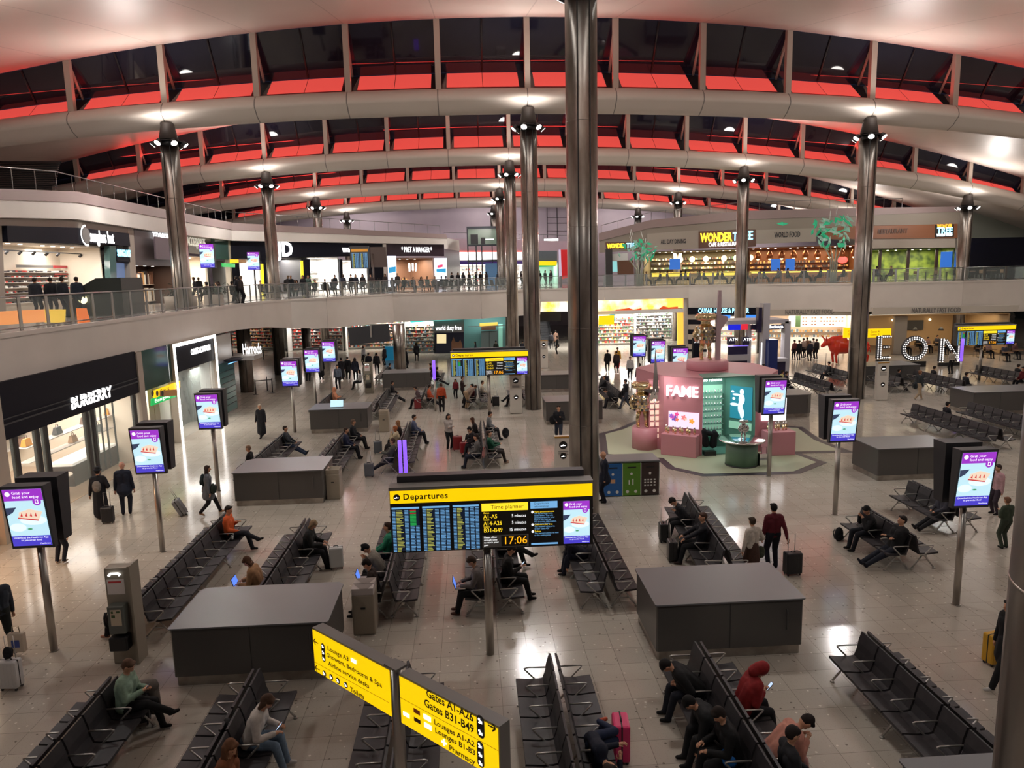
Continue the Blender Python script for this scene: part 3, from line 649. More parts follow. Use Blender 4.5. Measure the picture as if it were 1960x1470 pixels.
x, z = sl(850, 1421); q = MB(); rect(q, x-.012, z-.04, x+.012, z+.04, -.093); rect(q, x-.04, z-.012, x+.04, z+.012, -.0935); obj('pharmacy_cross', q, M_whiteE, t)
# ---- payphone pillars
M_phone = mat('phone_housing', S(150, 142, 128), .45, .3)
def phone(x, y, label, rz=0):
    t = thing('payphone_pillar', label, 'payphone', (x, y, 0), rz, 'payphone pillars')
    obj('pillar', MB().box(-.24, -.12, 0, .24, .16, 2.05), M_phone, t, bevel=.02)
    obj('side_fin', MB().box(.25, -.2, 0, .30, .2, 2.1), M_phone, t)
    f = MB(); rect(f, -.20, 1.50, .14, 1.82, -.125); obj('notice', f, mat('notice_white', S(225, 215, 210), .5), t)
    f = MB(); rect(f, -.17, 1.74, .08, 1.78, -.128); obj('notice_heading', f, mat('notice_red', S(200, 60, 60), .5), t)
    f = MB().tube([(-.14, -.14, 1.90), (-.10, -.14, 1.945), (.04, -.14, 1.945), (.08, -.14, 1.90)], [.03, .022, .022, .03], 8); obj('handset_symbol', f, M_whiteE, t)
    ph = obj('telephone', MB().xprism([(-.15, .75), (.17, .75), (.17, 1.33), (-.15, 1.33)], -.34, -.12), mat('telephone_body', S(95, 98, 92), .4), t, bevel=.015)
    f = MB(); rect(f, -.09, .93, .12, 1.27, -.345); obj('instruction_card', f, mat('card', S(200, 185, 160), .5), ph)
    f = MB(); rect(f, -.07, 1.10, 0, 1.16, -.348); rect(f, -.07, 1.19, -.03, 1.24, -.348); rect(f, .03, 1.20, .10, 1.24, -.348); obj('card_picture', f, mat('card_green', S(70, 90, 50), .5), ph)
    obj('handset', MB().tube([(-.19, -.30, 1.2), (-.22, -.33, 1.1), (-.22, -.33, .98), (-.19, -.30, .9)], [.035, .02, .02, .035], 8), M_black, ph)
    obj('directory_box', MB().box(-.18, -.36, .38, .18, -.12, .68), M_black, t, bevel=.03)
    return t
PH = phone(-7.25, 14.15, 'beige payphone pillar beside the large left counter'); dup(PH, (-6.95, 47.7, 0), 0, 'beige payphone pillar far left, beside the seated woman')
# ---- bins
M_bin = mat('bin_beige', S(158, 148, 132), .45, .2)
def small_bin(x, y, label, stickers=False, s=1.0):
    t = thing('litter_bin', label, 'bin', (x, y, 0), 0, 'beige litter bins')
    obj('body', MB().box(-.24, -.3, 0, .24, .3, .92), M_bin, t, bevel=.03)
    c = M_bin if not stickers else mat('bin_top', S(190, 180, 175), .4)
    for y0, y1 in ((-.29, -.01), (.01, .29)):
        rim = MB(); z0, z1 = .92, 1.06
        o = [(-.23, y0), (.23, y0), (.23, y1), (-.23, y1)]; i_ = [(-.09, y0+.07), (.09, y0+.07), (.09, y1-.07), (-.09, y1-.07)]
        rim.add([(a, b, z1) for a, b in o]+[(a, b, z0+.05) for a, b in i_]+[(a, b, z0) for a, b in o], [(0, 1, 5, 4), (1, 2, 6, 5), (2, 3, 7, 6), (3, 0, 4, 7), (8, 9, 1, 0), (9, 10, 2, 1), (10, 11, 3, 2), (11, 8, 0, 3)])
        obj('funnel_lid', rim, c, t); h = MB(); h.add([(a, b, z0+.045) for a, b in i_], [(0, 1, 2, 3)]); obj('opening', h, M_black, t)
    obj('slot', MB().cbox((0, -.305, .62), (.1, .012, .04)), M_black, t)
    return t
SBN = small_bin(-2.52, 15.0, 'beige twin litter bin with sloped lids, behind the yellow direction sign', True)
for x, y, lb in ((-5.0, 24.8, 'beige litter bin right of the second left counter'), (-4.5, 35.6, 'beige litter bin right of the counter with the lit tablet')): small_bin(x, y, lb)
t = thing('recycling_bin', 'recycling station with blue, green and brown fronts beside the tall column', 'recycling bin', (4.35, 23.6, 0))
obj('top_cover', MB().box(0, -.03, 1.18, 1.98, .95, 1.25), M_ctop, t, bevel=.02); obj('back_body', MB().box(0, .03, 0, 1.98, .93, 1.18), M_dgrey, t)
for i, (c, wd) in enumerate(((S(35, 100, 170), 'PAPER'), (S(90, 140, 40), 'BOTTLES'), (S(55, 40, 38), 'RUBBISH'))):
    x0 = .04+i*.645; f = obj('bin_front', MB().box(x0, -.06, .03, x0+.615, .03, 1.16), mat('bin_%d' % i, c, .4), t)
    q = MB(); rect(q, x0+.16, 1.0, x0+.46, 1.05, -.064); obj('slot', q, M_black, f)
    q = MB(); disc(q, x0+.3, .80, .045, -.064); disc(q, x0+.16, .17, .055, -.064); disc(q, x0+.45, .17, .055, -.064)
    if i == 1: rect(q, x0+.20, .42, x0+.24, .58, -.064); rect(q, x0+.33, .40, x0+.37, .62, -.064)
    elif i == 2:
        for a in range(4):
            for b in range(3): rect(q, x0+.10+a*.11, .35+b*.1, x0+.16+a*.11, .40+b*.1, -.064)
    obj('symbol', q, mat('sticker_white', S(225, 225, 220), .5), f)
    if i == 0: q = MB(); rect(q, x0+.22, .48, x0+.38, .62, -.064); obj('box_symbol', q, mat('sticker_tan', S(220, 170, 130), .5), f)
    obj('gap_strip', MB().box(x0+.615, -.05, .03, x0+.645, .03, 1.16), mat('sticker_white', (1, 1, 1)), t)
# ---- white info totems
def totem(x, y, label, h=2.2, rz=0):
    t = thing('info_totem', label, 'totem', (x, y, 0), rz, 'white information totems')
    obj('body', MB().box(-.33, -.14, .03, .33, .14, h), mat('totem_white', S(205, 198, 188), .4), t, bevel=.02)
    obj('gold_band', MB().box(-.335, -.15, h-.06, .335, -.13, h+.005), mat('totem_gold', S(170, 125, 50), .4), t)
    m = MB(); disc(m, 0, h-.35, .16, -.146, 18); disc(m, 0, h*.42, .13, -.146, 18); obj('roundel', m, M_signblk, t)
    m = MB(); airplane(m, 0, h-.37, .1, -.15); airplane(m, 0, h*.42-.02, .08, -.15); obj('plane_symbol', m, M_whiteE, t)
    m = MB(); [rect(m, -.2, h-.62-i*.06, .2, h-.59-i*.06, -.146) for i in range(3)]; obj('print_lines', m, M_grey, t)
    return t
totem(2.35, 39.0, 'white totem with black roundels left of the second column'); totem(3.45, 27.3, 'white totem mostly hidden behind the nearest departures board', 1.35); totem(23.4, 39.3, 'white totem standing right of the right-hand column')
totem(5.8, 57.5, 'slim white totem by the escalator foot', 2.3)
# ---- violet lit posts
E_vio = emi('violet_light', (.25, .10, .95), 1.25)
for x, y, z0, z1, lb, tw in ((-2.18, 40.4, 1.85, 2.9, 'violet glowing post in front of the middle seats', 0), (-2.75, 26.6, .3, 1.55, 'pair of violet glowing posts just above the nearest departures board', 1), (28.7, 40.2, 2.0, 3.3, 'violet glowing post beside the bulb letters', 0)):
    t = thing('light_post', lb, 'light', (x, y, 0), 0); obj('pole', MB().cyl((0, 0, 0), (0, 0, z0), .055, n=12), M_pole, t)
    obj('glow_tube', MB().cyl((-.09 if tw else 0, 0, z0), (-.09 if tw else 0, 0, z1), .085 if not tw else .07, n=12), E_vio, t)
    if tw: obj('glow_tube', MB().cyl((.1, 0, z0), (.1, 0, z1), .07, n=12), E_vio, t)
t = thing('tablet_display', 'lit tablet lying on the counter below the left advert screens', 'screen', (-6.9, 36.0, 1.2), 0)
obj('stand', MB().box(-.3, 0, 0, .3, .1, .03), M_black, t); m = MB(); m.add([(-.32, -.02, .03), (.32, -.02, .03), (.32, .14, .36), (-.32, .14, .36)], [(0, 1, 2, 3)]); obj('screen', m, E_pic, t)
# ================================================================ SHOPS, GALLERY FRONTS, RESTAURANT
def pp(name, m, pl, pts, parent=None, off=0.0, th=.12):
    """polygon given on the wall plane pl=(A,B) through measured points, made th thick away from the viewer"""
    A, B = Vector(pl[0][:2]), Vector(pl[1][:2]); d = (B-A).normalized(); inn = Vector((-d.y, d.x, 0))
    P = [AP(x, y, A, B)-inn*off for x, y in pts]; n = len(P); mb = MB()
    mb.add(P+[p+inn*th for p in P], [tuple(reversed(range(n))), tuple(range(n, 2*n))]+[(i, (i+1) % n, n+(i+1) % n, n+i) for i in range(n)])
    return obj(name, mb, m, parent)
def ptx(s, m, pl, a, b, h, parent, off=.03, ext=.03, name='lettering', bold=0.0):
    A, B = Vector(pl[0][:2]), Vector(pl[1][:2]); d = (B-A).normalized(); inn = Vector((-d.y, d.x, 0))
    p, q = AP(*a, A, B)-inn*off, AP(*b, A, B)-inn*off
    return text(name, s, h, m, parent, p.lerp(q, 0)+Vector((0, 0, (q.z-p.z)*0.5)), (PI/2, 0, math.atan2(d.y, d.x)), ext=ext, fit=(q.xy-p.xy).length, off=bold)
def frame(A, B):
    d = Vector((B[0]-A[0], B[1]-A[1])); return math.atan2(d.y, d.x), d.length
PAL = [mat('goods_%d' % i, c, .45) for i, c in enumerate((S(225, 225, 220), S(60, 55, 60), S(190, 60, 50), S(210, 170, 110), S(120, 150, 170), S(90, 120, 90), S(235, 200, 190), S(150, 110, 90)))]
def goods(parent, x0, x1, zs, y, seed, dens=.85, sz=(.08, .22, .10, .26), pal=(0, 1, 2, 3, 4, 5, 6, 7), dep=.25):
    R = random.Random(seed); mb = MB()
    for z in zs:
        x = x0
        while x < x1-.05:
            w = R.uniform(sz[0], sz[1]); h = R.uniform(sz[2], sz[3]); mb.cur = R.choice(pal)
            if R.random() < dens: mb.box(x, y, z, min(x+w*.85, x1), y+dep, z+h)
            x += w
    o = obj('merchandise', mb, PAL, parent); o['kind'] = 'stuff'; return o
def room(name, label, cat, A, B, z0, h, dep, wall, E, shelves=None, seed=1, col=(1, .93, .85), floorm=None, dens=.85, sz=(.08, .22, .10, .26), pal=(0, 1, 2, 3, 4, 5, 6, 7), shelfm=None, n=1):
    """shop interior behind an opening from A to B (left to right as seen): walls, ceiling, shelving with goods, its own ceiling lights"""
    rz, L = frame(A, B); t = thing(name, label, cat, (A[0], A[1], z0), rz)
    w = MB().box(-.05, dep, 0, L+.05, dep+.1, h).box(-.1, .02, 0, 0, dep+.1, h).box(L, .02, 0, L+.1, dep+.1, h); obj('inner_wall', w, wall, t)
    obj('inner_ceiling', MB().box(-.1, .02, h, L+.1, dep+.1, h+.08), wall, t)
    if floorm: obj('inner_floor', MB().box(0, 0, 0, L, dep, .012), floorm, t)
    if shelves:
        sh = MB()
        for z in shelves: sh.box(.05, dep-.4, z-.03, L-.05, dep, z)
        obj('shelf', sh, shelfm or M_white, t); goods(t, .1, L-.1, shelves, dep-.38, seed, dens, sz, pal)
    d = Vector((math.cos(rz), math.sin(rz), 0)); nn = Vector((-d.y, d.x, 0)); c0 = Vector((A[0], A[1], z0))
    for i in range(n):
        c = c0+d*(L*(i+.5)/n)+nn*(dep*.45)+Vector((0, 0, h-.12))
        lamp('shop_light', 'AREA', c, E/n, col, max(.5, L/n*.8), (0, 0, -1), sy=dep*.6)
        p = Matrix.Rotation(-rz, 3, 'Z') @ (c-c0); lf = MB()
        for k in range(4): lf.cyl((p.x+(k-1.5)*L/n*.2, p.y, h-.005), (p.x+(k-1.5)*L/n*.2, p.y, h-.02), .09, n=10)
        obj('downlight', lf, M_lamp, t)
    return t
M_cream = mat('shop_cream', S(238, 226, 208), .5); M_wht = mat('shop_white', (.85, .85, .83), .45); M_navy = mat('fascia_navy', S(15, 16, 27), .6, spec=.15); M_gfas = mat('green_glass', S(60, 84, 80), .08); M_oak = mat('dark_wood', S(60, 38, 34), .4)
M_brown = mat('brown_fascia', S(92, 58, 42), .45); M_letE = emi('letter_white', (1, 1, 1), 1.9); M_letC = emi('letter_cyan', S(150, 225, 255), 2.5); M_letY = emi('letter_yellow', (1.0, .72, .03), 2.0); M_grnS = emi('sign_green', S(0, 175, 85), .9)
M_beige = mat('beige_wall', S(170, 158, 145), .55); M_tealgl = mat('teal_glass', S(80, 110, 108), .1)
# ---- left side, lower floor
LX = -14.2; LP = ((LX, 0), (LX, 60))
fx = lambda px, py: AP(px, py, LP[0], LP[1])
yA, yB, yC, yD, yE = fx(12, 900).y, fx(274, 850).y, fx(284, 850).y, fx(338, 800).y, fx(420, 780).y
zt = 4.75
t = thing('handbag_store', 'handbag shop front with navy fascia and white lit letters, left wall', 'shop', (LX, yA, 0))
def lpp(name, m, pts, tt, off=0, th=.12): o = pp(name, m, LP, pts, None, off, th); o.parent = tt; o.matrix_parent_inverse = Matrix.Translation((-tt.location.x, -tt.location.y, -tt.location.z)) @ Matrix.Identity(4); return o
def keep(o, tt):                                     # parent while staying in place
    o.parent = tt; rz = tt.rotation_euler.z; o.matrix_parent_inverse = (Matrix.Translation(tt.location) @ Matrix.Rotation(rz, 4, 'Z')).inverted(); return o
zb1 = fx(22, 838).z; zb2 = fx(265, 746).z
obj('fascia', MB().box(-.12, 0, zb1, .05, yB-yA, zt+.05), M_navy, t)
obj('fascia_moulding', MB().box(.05, 0, zb1+.45, .09, yB-yA, zb1+.50).box(.05, 0, zb1+.62, .08, yB-yA, zb1+.65), M_dgrey, t)
keep(ptx('BURBERRY', M_letE, LP, (132, 776), (209, 749), .62, None, .06, .03, bold=.004), t)
for px in (30, 74, 90, 172, 183, 266): y = fx(px, 850).y-yA; obj('door_post', MB().box(-.12, y-.09, 0, .03, y+.09, zb1), M_mull, t)
for px in (196, 207, 212, 222, 232, 246): y = fx(px, 850).y-yA; obj('display_rod', MB().box(-.5, y-.03, .4, -.45, y+.03, zb1), M_mull, t)
gp = MB(); gp.box(-.03, 0, .1, -.02, yB-yA, zb1); obj('glass_pane', gp, M_glass, t)
r1 = room('handbag_shop', 'bright handbag shop interior with shelves of bags behind the navy front', 'shop interior', (LX-.15, yA), (LX-.15, yB), 0, 3.4, 5.0, M_cream, 420, (1.0, 1.5, 2.0, 2.5), 3, sz=(.5, .9, .25, .42), dens=.75, pal=(1, 3, 6, 7, 0), floorm=mat('shop_floor_beige', S(190, 165, 140), .15), n=2)
R = random.Random(8); bags = [S(225, 150, 50), S(215, 180, 130), S(80, 80, 82), S(205, 165, 130), S(120, 100, 90), S(150, 160, 165)]
HB = None
for i in range(12):
    y = yA+3.3+i*.95; z = 1.62 if i % 2 else 2.15
    hb = thing('handbag', '%s handbag on the %s display shelf of the left shop, place %s' % (['tan', 'straw', 'grey', 'beige', 'brown', 'silver'][i % 6], ['upper', 'lower'][i % 2], ['first', 'second', 'third', 'fourth', 'fifth', 'sixth', 'seventh', 'eighth', 'ninth', 'tenth', 'eleventh', 'twelfth'][i]), 'handbag', (LX-1.35, y, z), 0, 'handbags on display')
    obj('bag_body', MB().add([(-.1, -.2, 0), (.1, -.2, 0), (.1, .2, 0), (-.1, .2, 0), (-.05, -.15, .26), (.05, -.15, .26), (.05, .15, .26), (-.05, .15, .26)], [(3, 2, 1, 0), (4, 5, 6, 7), (0, 1, 5, 4), (1, 2, 6, 5), (2, 3, 7, 6), (3, 0, 4, 7)]), mat('bag_%d' % (i % 6), bags[i % 6], .4), hb)
    obj('bag_handle', MB().tube([(0, -.08, .25), (0, -.06, .36), (0, .06, .36), (0, .08, .25)], .012, 5), M_brown, hb)
for z, lb in ((1.6, 'lower'), (2.13, 'upper')):
    t2 = thing('display_shelf', '%s glass display shelf carrying handbags in the left shop' % lb, 'shelf', (LX-1.35, yA+3, z)); obj('board', MB().box(-.2, 0, -.03, .2, 11.5, 0), M_white, t2); obj('rod', MB().cyl((-.15, 0, -.03), (-.15, 0, 3.4-z), .015, n=6).cyl((-.15, 11.4, -.03), (-.15, 11.4, 3.4-z), .015, n=6), M_mull, t2)
t2 = thing('display_table', 'dark wooden display cabinet inside the handbag shop', 'cabinet', (LX-1.6, yA+5.5, 0)); obj('cabinet_body', MB().box(-.5, 0, 0, .5, 5.5, .8), M_oak, t2, bevel=.02); obj('lit_top', MB().box(-.48, .02, .8, .48, 5.48, .9), mat('lit_top', (.9, .88, .82), .3, emit=(1, .95, .85), es=.5), t2)
t2 = thing('display_table', 'round topped dark display table near the door of the handbag shop', 'table', (LX-1.1, yA+4.2, 0)); obj('tabletop', MB().cyl((0, 0, .76), (0, 0, .8), .6, n=24), M_cream, t2); obj('pedestal', MB().cyl((0, 0, 0), (0, 0, .76), .3, n=16), M_oak, t2)
t = thing('wall_pier', 'grey pier between the orange shop and the handbag shop', 'pier', (LX, yA-.6, 0)); obj('pier_body', MB().box(-.3, 0, 0, .12, .58, zt), M_beige, t)
t = thing('orange_store', 'orange glowing shop window at the left edge of the view', 'shop', (LX-.1, yA-8, 0)); obj('fascia', MB().box(-.1, 0, 3.3, .05, 7.3, zt), M_navy, t); obj('window_wall', MB().box(-1.6, 0, 0, -1.5, 7.3, 3.3), mat('orange_wall', S(225, 150, 100), .5), t); obj('floor_plinth', MB().box(-1.5, 0, 0, 0, 7.3, .3), mat('orange_wall', S(225, 150, 100), .5), t)
lamp('shop_light', 'AREA', (LX-.8, yA-4, 3.25), 260, (1, .7, .45), 5, (0, 0, -1), sy=1)
t = thing('wall_pier', 'slim grey pier between the handbag shop and the toilet passage', 'pier', (LX, yB, 0)); obj('pier_body', MB().box(-.3, .02, 0, .1, yC-yB, zt), M_beige, t)
t = thing('toilet_passage', 'passage with dark green glass head and yellow and green lit signs, left wall', 'passage', (LX, yC, 0)); W = yD-yC; zs1 = fx(300, 745).z
obj('glass_head', MB().box(-.1, .03, zs1+.1, 0, W, zt), M_gfas, t)
keep(pp('yellow_sign', M_yellow, LP, [(291, 748), (340, 729), (340, 742), (291, 762)], None, .12, .08), t); keep(pp('green_sign', M_grnS, LP, [(287, 764), (341, 744), (341, 757), (287, 777)], None, .08, .06), t)
keep(ptx('Exit', M_signblk, LP, (301, 750), (318, 743), .22, None, .13, 0), t); keep(ptx('Emergency', M_whiteE, LP, (292, 768), (322, 757), .22, None, .10, 0), t)
bs = keep(pp('toilet_sign', mat('sign_brown', S(150, 105, 60), .5, emit=S(150, 105, 60), es=.3), LP, [(286, 748), (318, 746), (318, 758), (286, 760)], None, .5, .06), t)
for px in (292, 301, 311): c = AP(px, 753, (LX+.52, 0), (LX+.52, 60)); q = MB(); q.add([(LX+.52, c.y+.13*math.cos(2*PI*i/14), c.z+.13*math.sin(2*PI*i/14)) for i in range(14)], [tuple(range(14))]); keep(obj('toilet_symbol', q, M_signblk), t)
obj('inner_wall', MB().box(-2.5, .02, 0, -2.4, W*.62, 3.2), M_wht, t); obj('timber_screen', MB().box(-.8, W*.62, 0, -.7, W*.78, 3.2).box(-.8, W*.8, 0, -.7, W, 3.2), M_beige, t); lamp('passage_light', 'AREA', (LX-1.2, yC+W*.35, 3.1), 160, (1, .97, .9), 1.2, (0, 0, -1), sy=1)
zf = fx(344, 654).z
t = thing('portal_store', 'tall shop front outlined by a white light strip, beyond the toilet passage', 'shop', (LX, yD, 0)); W = yE-yD
obj('portal_frame', MB().box(-.3, 0, 0, .12, .22, zt).box(-.3, W-.2, 0, .12, W, zt).box(-.3, .2, zt-.15, .12, W-.2, zt), M_beige, t)
lf = MB().box(.10, .08, 0, .17, .2, zt-.05).box(.10, W-.2, 0, .17, W-.1, zt-.05).box(.10, .08, zt-.17, .17, W-.1, zt-.02); obj('light_strip', lf, emi('strip_white', (1, .97, .93), 6), t)
zfb = fx(352, 703).z; obj('fascia', MB().box(-.08, .2, 3.35, .05, W-.2, zt-.15), M_navy, t); keep(ptx('OASIS LONDON', M_letE, LP, (363, 675), (400, 665), .42, None, .06, .02, bold=.006), t)
obj('marble_screen', MB().box(-1.5, W*.55, 0, -1.4, W-.2, 3.35), noisy('marble', (.05, .05, .05), (.16, .15, .14), 2, .2), t); obj('glass_pane', MB().box(-.05, .25, .05, -.04, W-.25, 3.35), M_glass, t)
room('boutique', 'white lit boutique interior inside the light-framed front', 'shop interior', (LX-.2, yD), (LX-.2, yE), 0, 3.35, 2.2, M_wht, 300, (.6, 1.2, 1.8, 2.4), 5, sz=(.4, .8, .12, .2), dens=.4)
ye2 = fx(452, 740).y
t = thing('curved_shop_corner', 'brushed metal corner wall with white script letters on its end, left', 'shop', (LX, yE, 0)); obj('metal_wall', MB().box(-.3, .05, 0, -.02, ye2-yE, 4.6).box(-5, ye2-yE-.2, 0, -.02, ye2-yE, 4.6), mat('satin_metal', (.45, .42, .40), .35, .5), t)
q = text('script_letters', 'Harrods', .9, M_letE, t, (.35, ye2-yE+.6, 3.5), (PI/2, 0, .25), ext=.03, sx=.36, off=.01)
obj('canopy', MB().box(-.6, ye2-yE-.4, 2.95, 1.3, ye2-yE+1.4, 3.2), mat('silver_band', S(160, 155, 150), .4), t); obj('dark_dome', MB().ell((.5, ye2-yE-1.6, 3.15), (.45, 1.0, .10)), M_navy, t); obj('blue_strip', MB().box(.5, ye2-yE-2.6, 3.0, .56, ye2-yE-.8, 3.03), emi('strip_blue', S(120, 190, 255), 2), t)
obj('display_window', MB().box(-.02, .4, .1, .02, ye2-yE-.1, 3.0), M_tealgl, t); gr = MB()
for i in range(7): gr.box(.03, .5, .5+i*.33, .05, ye2-yE-.2, .53+i*.33)
obj('shelf_line', gr, M_black, t)
def support(x, y, r, zt_, label): t = thing('gallery_support', label, 'column', (x, y, 0), 0, 'round supports under the gallery'); obj('shaft', MB().cyl((0, 0, 0), (0, 0, zt_), r, n=28), M_steel, t); obj('seam', MB().cbox((r*.35, -r*.93, zt_/2), (.03, .03, zt_-.05)), M_black, t); return t
p = G(467, 752); support(p.x+.1, p.y+.5, .46, 4.4, 'round metal support beside the script letter shop, nearest one'); p = G(765, 712); support(p.x, p.y+.6, .48, 3.8, 'round metal support standing in the crowd left of the duty free panel')
p = G(587, 693); support(p.x, p.y+.5, .42, 3.9, 'round metal support just left of the farthest advert screens')
# queue barriers
def barrier(x, y, n, rz, label):
    t = thing('queue_barrier', label, 'barrier', (x, y, 0), rz, 'belt barriers')
    for i in range(n): obj('post', MB().cyl((i*1.1, 0, 0), (i*1.1, 0, 1.0), .035, n=10).cyl((i*1.1, 0, 0), (i*1.1, 0, .02), .17, n=14), M_black, t)
    if n > 1: obj('belt', MB().box(0, -.005, .88, (n-1)*1.1, .005, .94), M_black, t)
p = G(490, 755); barrier(p.x, p.y, 2, .5, 'black belt barrier posts right of the nearest round support'); p = G(512, 748); barrier(p.x, p.y, 1, 0, 'single black barrier post on the shiny floor far left')
p = G(482, 690); barrier(p.x, p.y, 4, .25, 'black belt barrier row in front of the farthest left shelves')
# ---- left side, upper floor
UX = G(130, 419, 10.9); UP = ((-20.1, 20), (-20.1, 64)); ux = lambda px, py: AP(px, py, *UP)
t = thing('gallery_parapet', 'cream upper parapet band above the left gallery shops', 'parapet'); t['kind'] = 'structure'; del t['category']
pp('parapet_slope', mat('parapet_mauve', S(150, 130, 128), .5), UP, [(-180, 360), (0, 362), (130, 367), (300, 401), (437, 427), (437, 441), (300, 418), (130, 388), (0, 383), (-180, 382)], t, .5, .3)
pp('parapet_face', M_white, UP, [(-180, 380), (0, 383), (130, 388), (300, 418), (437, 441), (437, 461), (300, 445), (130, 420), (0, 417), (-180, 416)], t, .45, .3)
obj('roof_slab', MB().box(-40, 20, 11.0, -20.0, 66, 11.2), M_white, t)
pts = [ux(px, py) for px, py in ((-150, 362), (130, 367), (437, 427))]
t = thing('sunglasses_shop', 'sunglasses shop front with black fascia and white lettering, upper left', 'shop', (0, 0, 0))
pp('fascia', M_navy, UP, [(4, 432), (140, 436), (240, 447), (243, 472), (200, 468), (140, 466), (6, 464)], t, .2, .3); pp('soffit_strip', M_beige, UP, [(-100, 415), (0, 416), (130, 419), (240, 434), (240, 447), (130, 436), (4, 432), (-100, 431)], t, .1, .2)
ptx('sunglass hut', M_letE, UP, (163, 454), (209, 455), .95, t, .24, .02)
c = ux(156, 451); q = MB()
for i in range(24):
    a0, a1 = PI*.5+PI*i/24*1.1, PI*.5+PI*(i+1)/24*1.1; q.add([(c.x+.25, c.y+.55*math.cos(a), c.z+.55*math.sin(a)) for a in (a0, a1)]+[(c.x+.25, c.y+.45*math.cos(a), c.z+.45*math.sin(a)) for a in (a1, a0)], [(0, 1, 2, 3)])
obj('crescent_logo', q, M_letE, t); q = MB(); q.add([(c.x+.24, c.y+.02+.40*math.cos(2*PI*i/20), c.z+.42*math.sin(2*PI*i/20)) for i in range(20)], [tuple(range(20))]); obj('logo_disc', q, M_grey, t)
pp('pier', M_beige, UP, [(-60, 430), (3, 432), (12, 600), (-60, 600)], t, 0, .3); pp('pier', M_beige, UP, [(240, 430), (252, 434), (262, 590), (250, 590)], t, .1, .3)
y0, y1, y2 = ux(8, 540).y, ux(206, 520).y, ux(242, 520).y
rm = room('sunglasses_interior', 'white lit sunglasses racks inside the upper left shop', 'shop interior', (-20.4, y0), (-20.4, y1), ZD, 3.4, 2.2, M_cream, 420, (.6, .85, 1.1, 1.35, 1.6, 1.85, 2.1), 11, sz=(.12, .25, .05, .09), dens=.7, pal=(1, 1, 0, 2), n=2)
obj('rack_header', MB().box(4.5, 1.78, 2.32, 7.6, 1.84, 2.46), M_grey, rm); obj('red_header', MB().box(7.7, 1.78, 2.32, y1-y0-.1, 1.84, 2.46).box(7.7, 1.78, 1.97, y1-y0-.1, 1.82, 2.03).box(7.7, 1.78, 1.2, y1-y0-.1, 1.82, 1.27), mat('brand_red', S(170, 35, 45), .4), rm)
obj('track_rail', MB().box(.2, .9, 3.05, y1-y0-.2, .98, 3.1), M_black, rm); q = MB(); [q.cyl((x, .94, 3.05), (x, 1.1, 2.93), .05, .07, 8) for x in (1.5, 2.6, 3.6, 4.7, 5.8, 6.8, 9)]; obj('track_spotlight', q, M_dgrey, rm)
pp('glass_column', M_tealgl, UP, [(206, 470), (218, 471), (221, 565), (209, 565)], t, .1, .3); pp('side_sign', M_navy, UP, [(219, 474), (244, 478), (246, 502), (221, 500)], t, .1, .3); ptx('SUNGLASS', M_letC, UP, (220, 484), (245, 487), .55, t, .14, .02, bold=.01)
q = MB(); q.add([tuple(ux(px, py)+Vector((-.2, 0, 0))) for px, py in ((222, 502), (246, 504), (248, 570), (224, 570))], [(0, 1, 2, 3)]); obj('poster', q, emi('poster_blue', S(110, 130, 170), .6), t)
t = thing('clothes_shop', 'dim brown clothes shop front with white letters behind the left steel column', 'shop'); pp('fascia', mat('taupe', S(80, 70, 70), .4), UP, [(253, 436), (334, 450), (334, 510), (256, 508)], t, .1, .3)
pp('hanging_panel', mat('mauve_panel', S(110, 96, 104), .5), UP, [(278, 453), (316, 458), (318, 498), (280, 496)], t, .6, .1); ptx('TED BAKER', M_letE, UP, (286, 450), (318, 456), .6, t, .2, .02)
y3, y4 = ux(258, 520).y, ux(334, 520).y
room('clothes_interior', 'dim interior with hanging clothes behind the left steel column', 'shop interior', (-20.3, y3), (-20.3, y4), ZD, 2.5, 1.6, mat('dark_brown_wall', S(70, 48, 40), .5), 260, (.2, 1.3), 21, (1, .8, .6), sz=(.1, .25, .5, .9), pal=(1, 7, 3, 0))
t = thing('accessories_shop', 'cream accessories shop front right of the left steel column', 'shop'); pp('fascia', mat('khaki_sign', S(130, 125, 115), .5), UP, [(356, 453), (388, 457), (390, 487), (360, 484)], t, .1, .3); ptx('ACCESSORIZE', mat('sign_cream', S(220, 215, 200), .4, emit=S(220, 215, 200), es=.5), UP, (354, 459), (390, 470), .9, t, .14, .02); ptx('MONSOON', M_wht, UP, (372, 475), (390, 477), .35, t, .14, .01)
y5, y6 = ux(360, 510).y, ux(398, 510).y
room('accessories_interior', 'peach lit accessories shop interior, upper left', 'shop interior', (-20.3, y5), (-20.3, y6), ZD, 3.2, 1.8, M_cream, 300, (.4, .8, 1.2), 31, (1, .85, .68), pal=(2, 3, 6, 0))
t = thing('passage_head', 'green glass panel with yellow and green lit signs, upper left corner', 'passage'); pp('glass_head', M_gfas, UP, [(408, 455), (434, 459), (436, 497), (410, 496)], t, .1, .3)
pp('yellow_sign', M_yellow, UP, [(418, 497), (433, 497), (433, 504), (418, 504)], t, 1.0, .1); pp('brown_sign', mat('sign_brown', (1, 1, 1)), UP, [(433, 497), (449, 498), (449, 504), (433, 504)], t, 1.0, .1); pp('green_sign', M_grnS, UP, [(411, 504), (436, 505), (436, 512), (412, 511)], t, .6, .1)
pp('timber_wall', M_cream, UP, [(396, 500), (436, 505), (440, 580), (398, 583)], t, -1.5, .2); lamp('passage_light', 'AREA', ux(415, 505)+Vector((-.8, 0, 0)), 200, (1, .95, .85), 1.5, (0, 0, -1))
pp('pier', M_beige, UP, [(434, 455), (441, 460), (449, 580), (441, 580)], t, .15, .4)
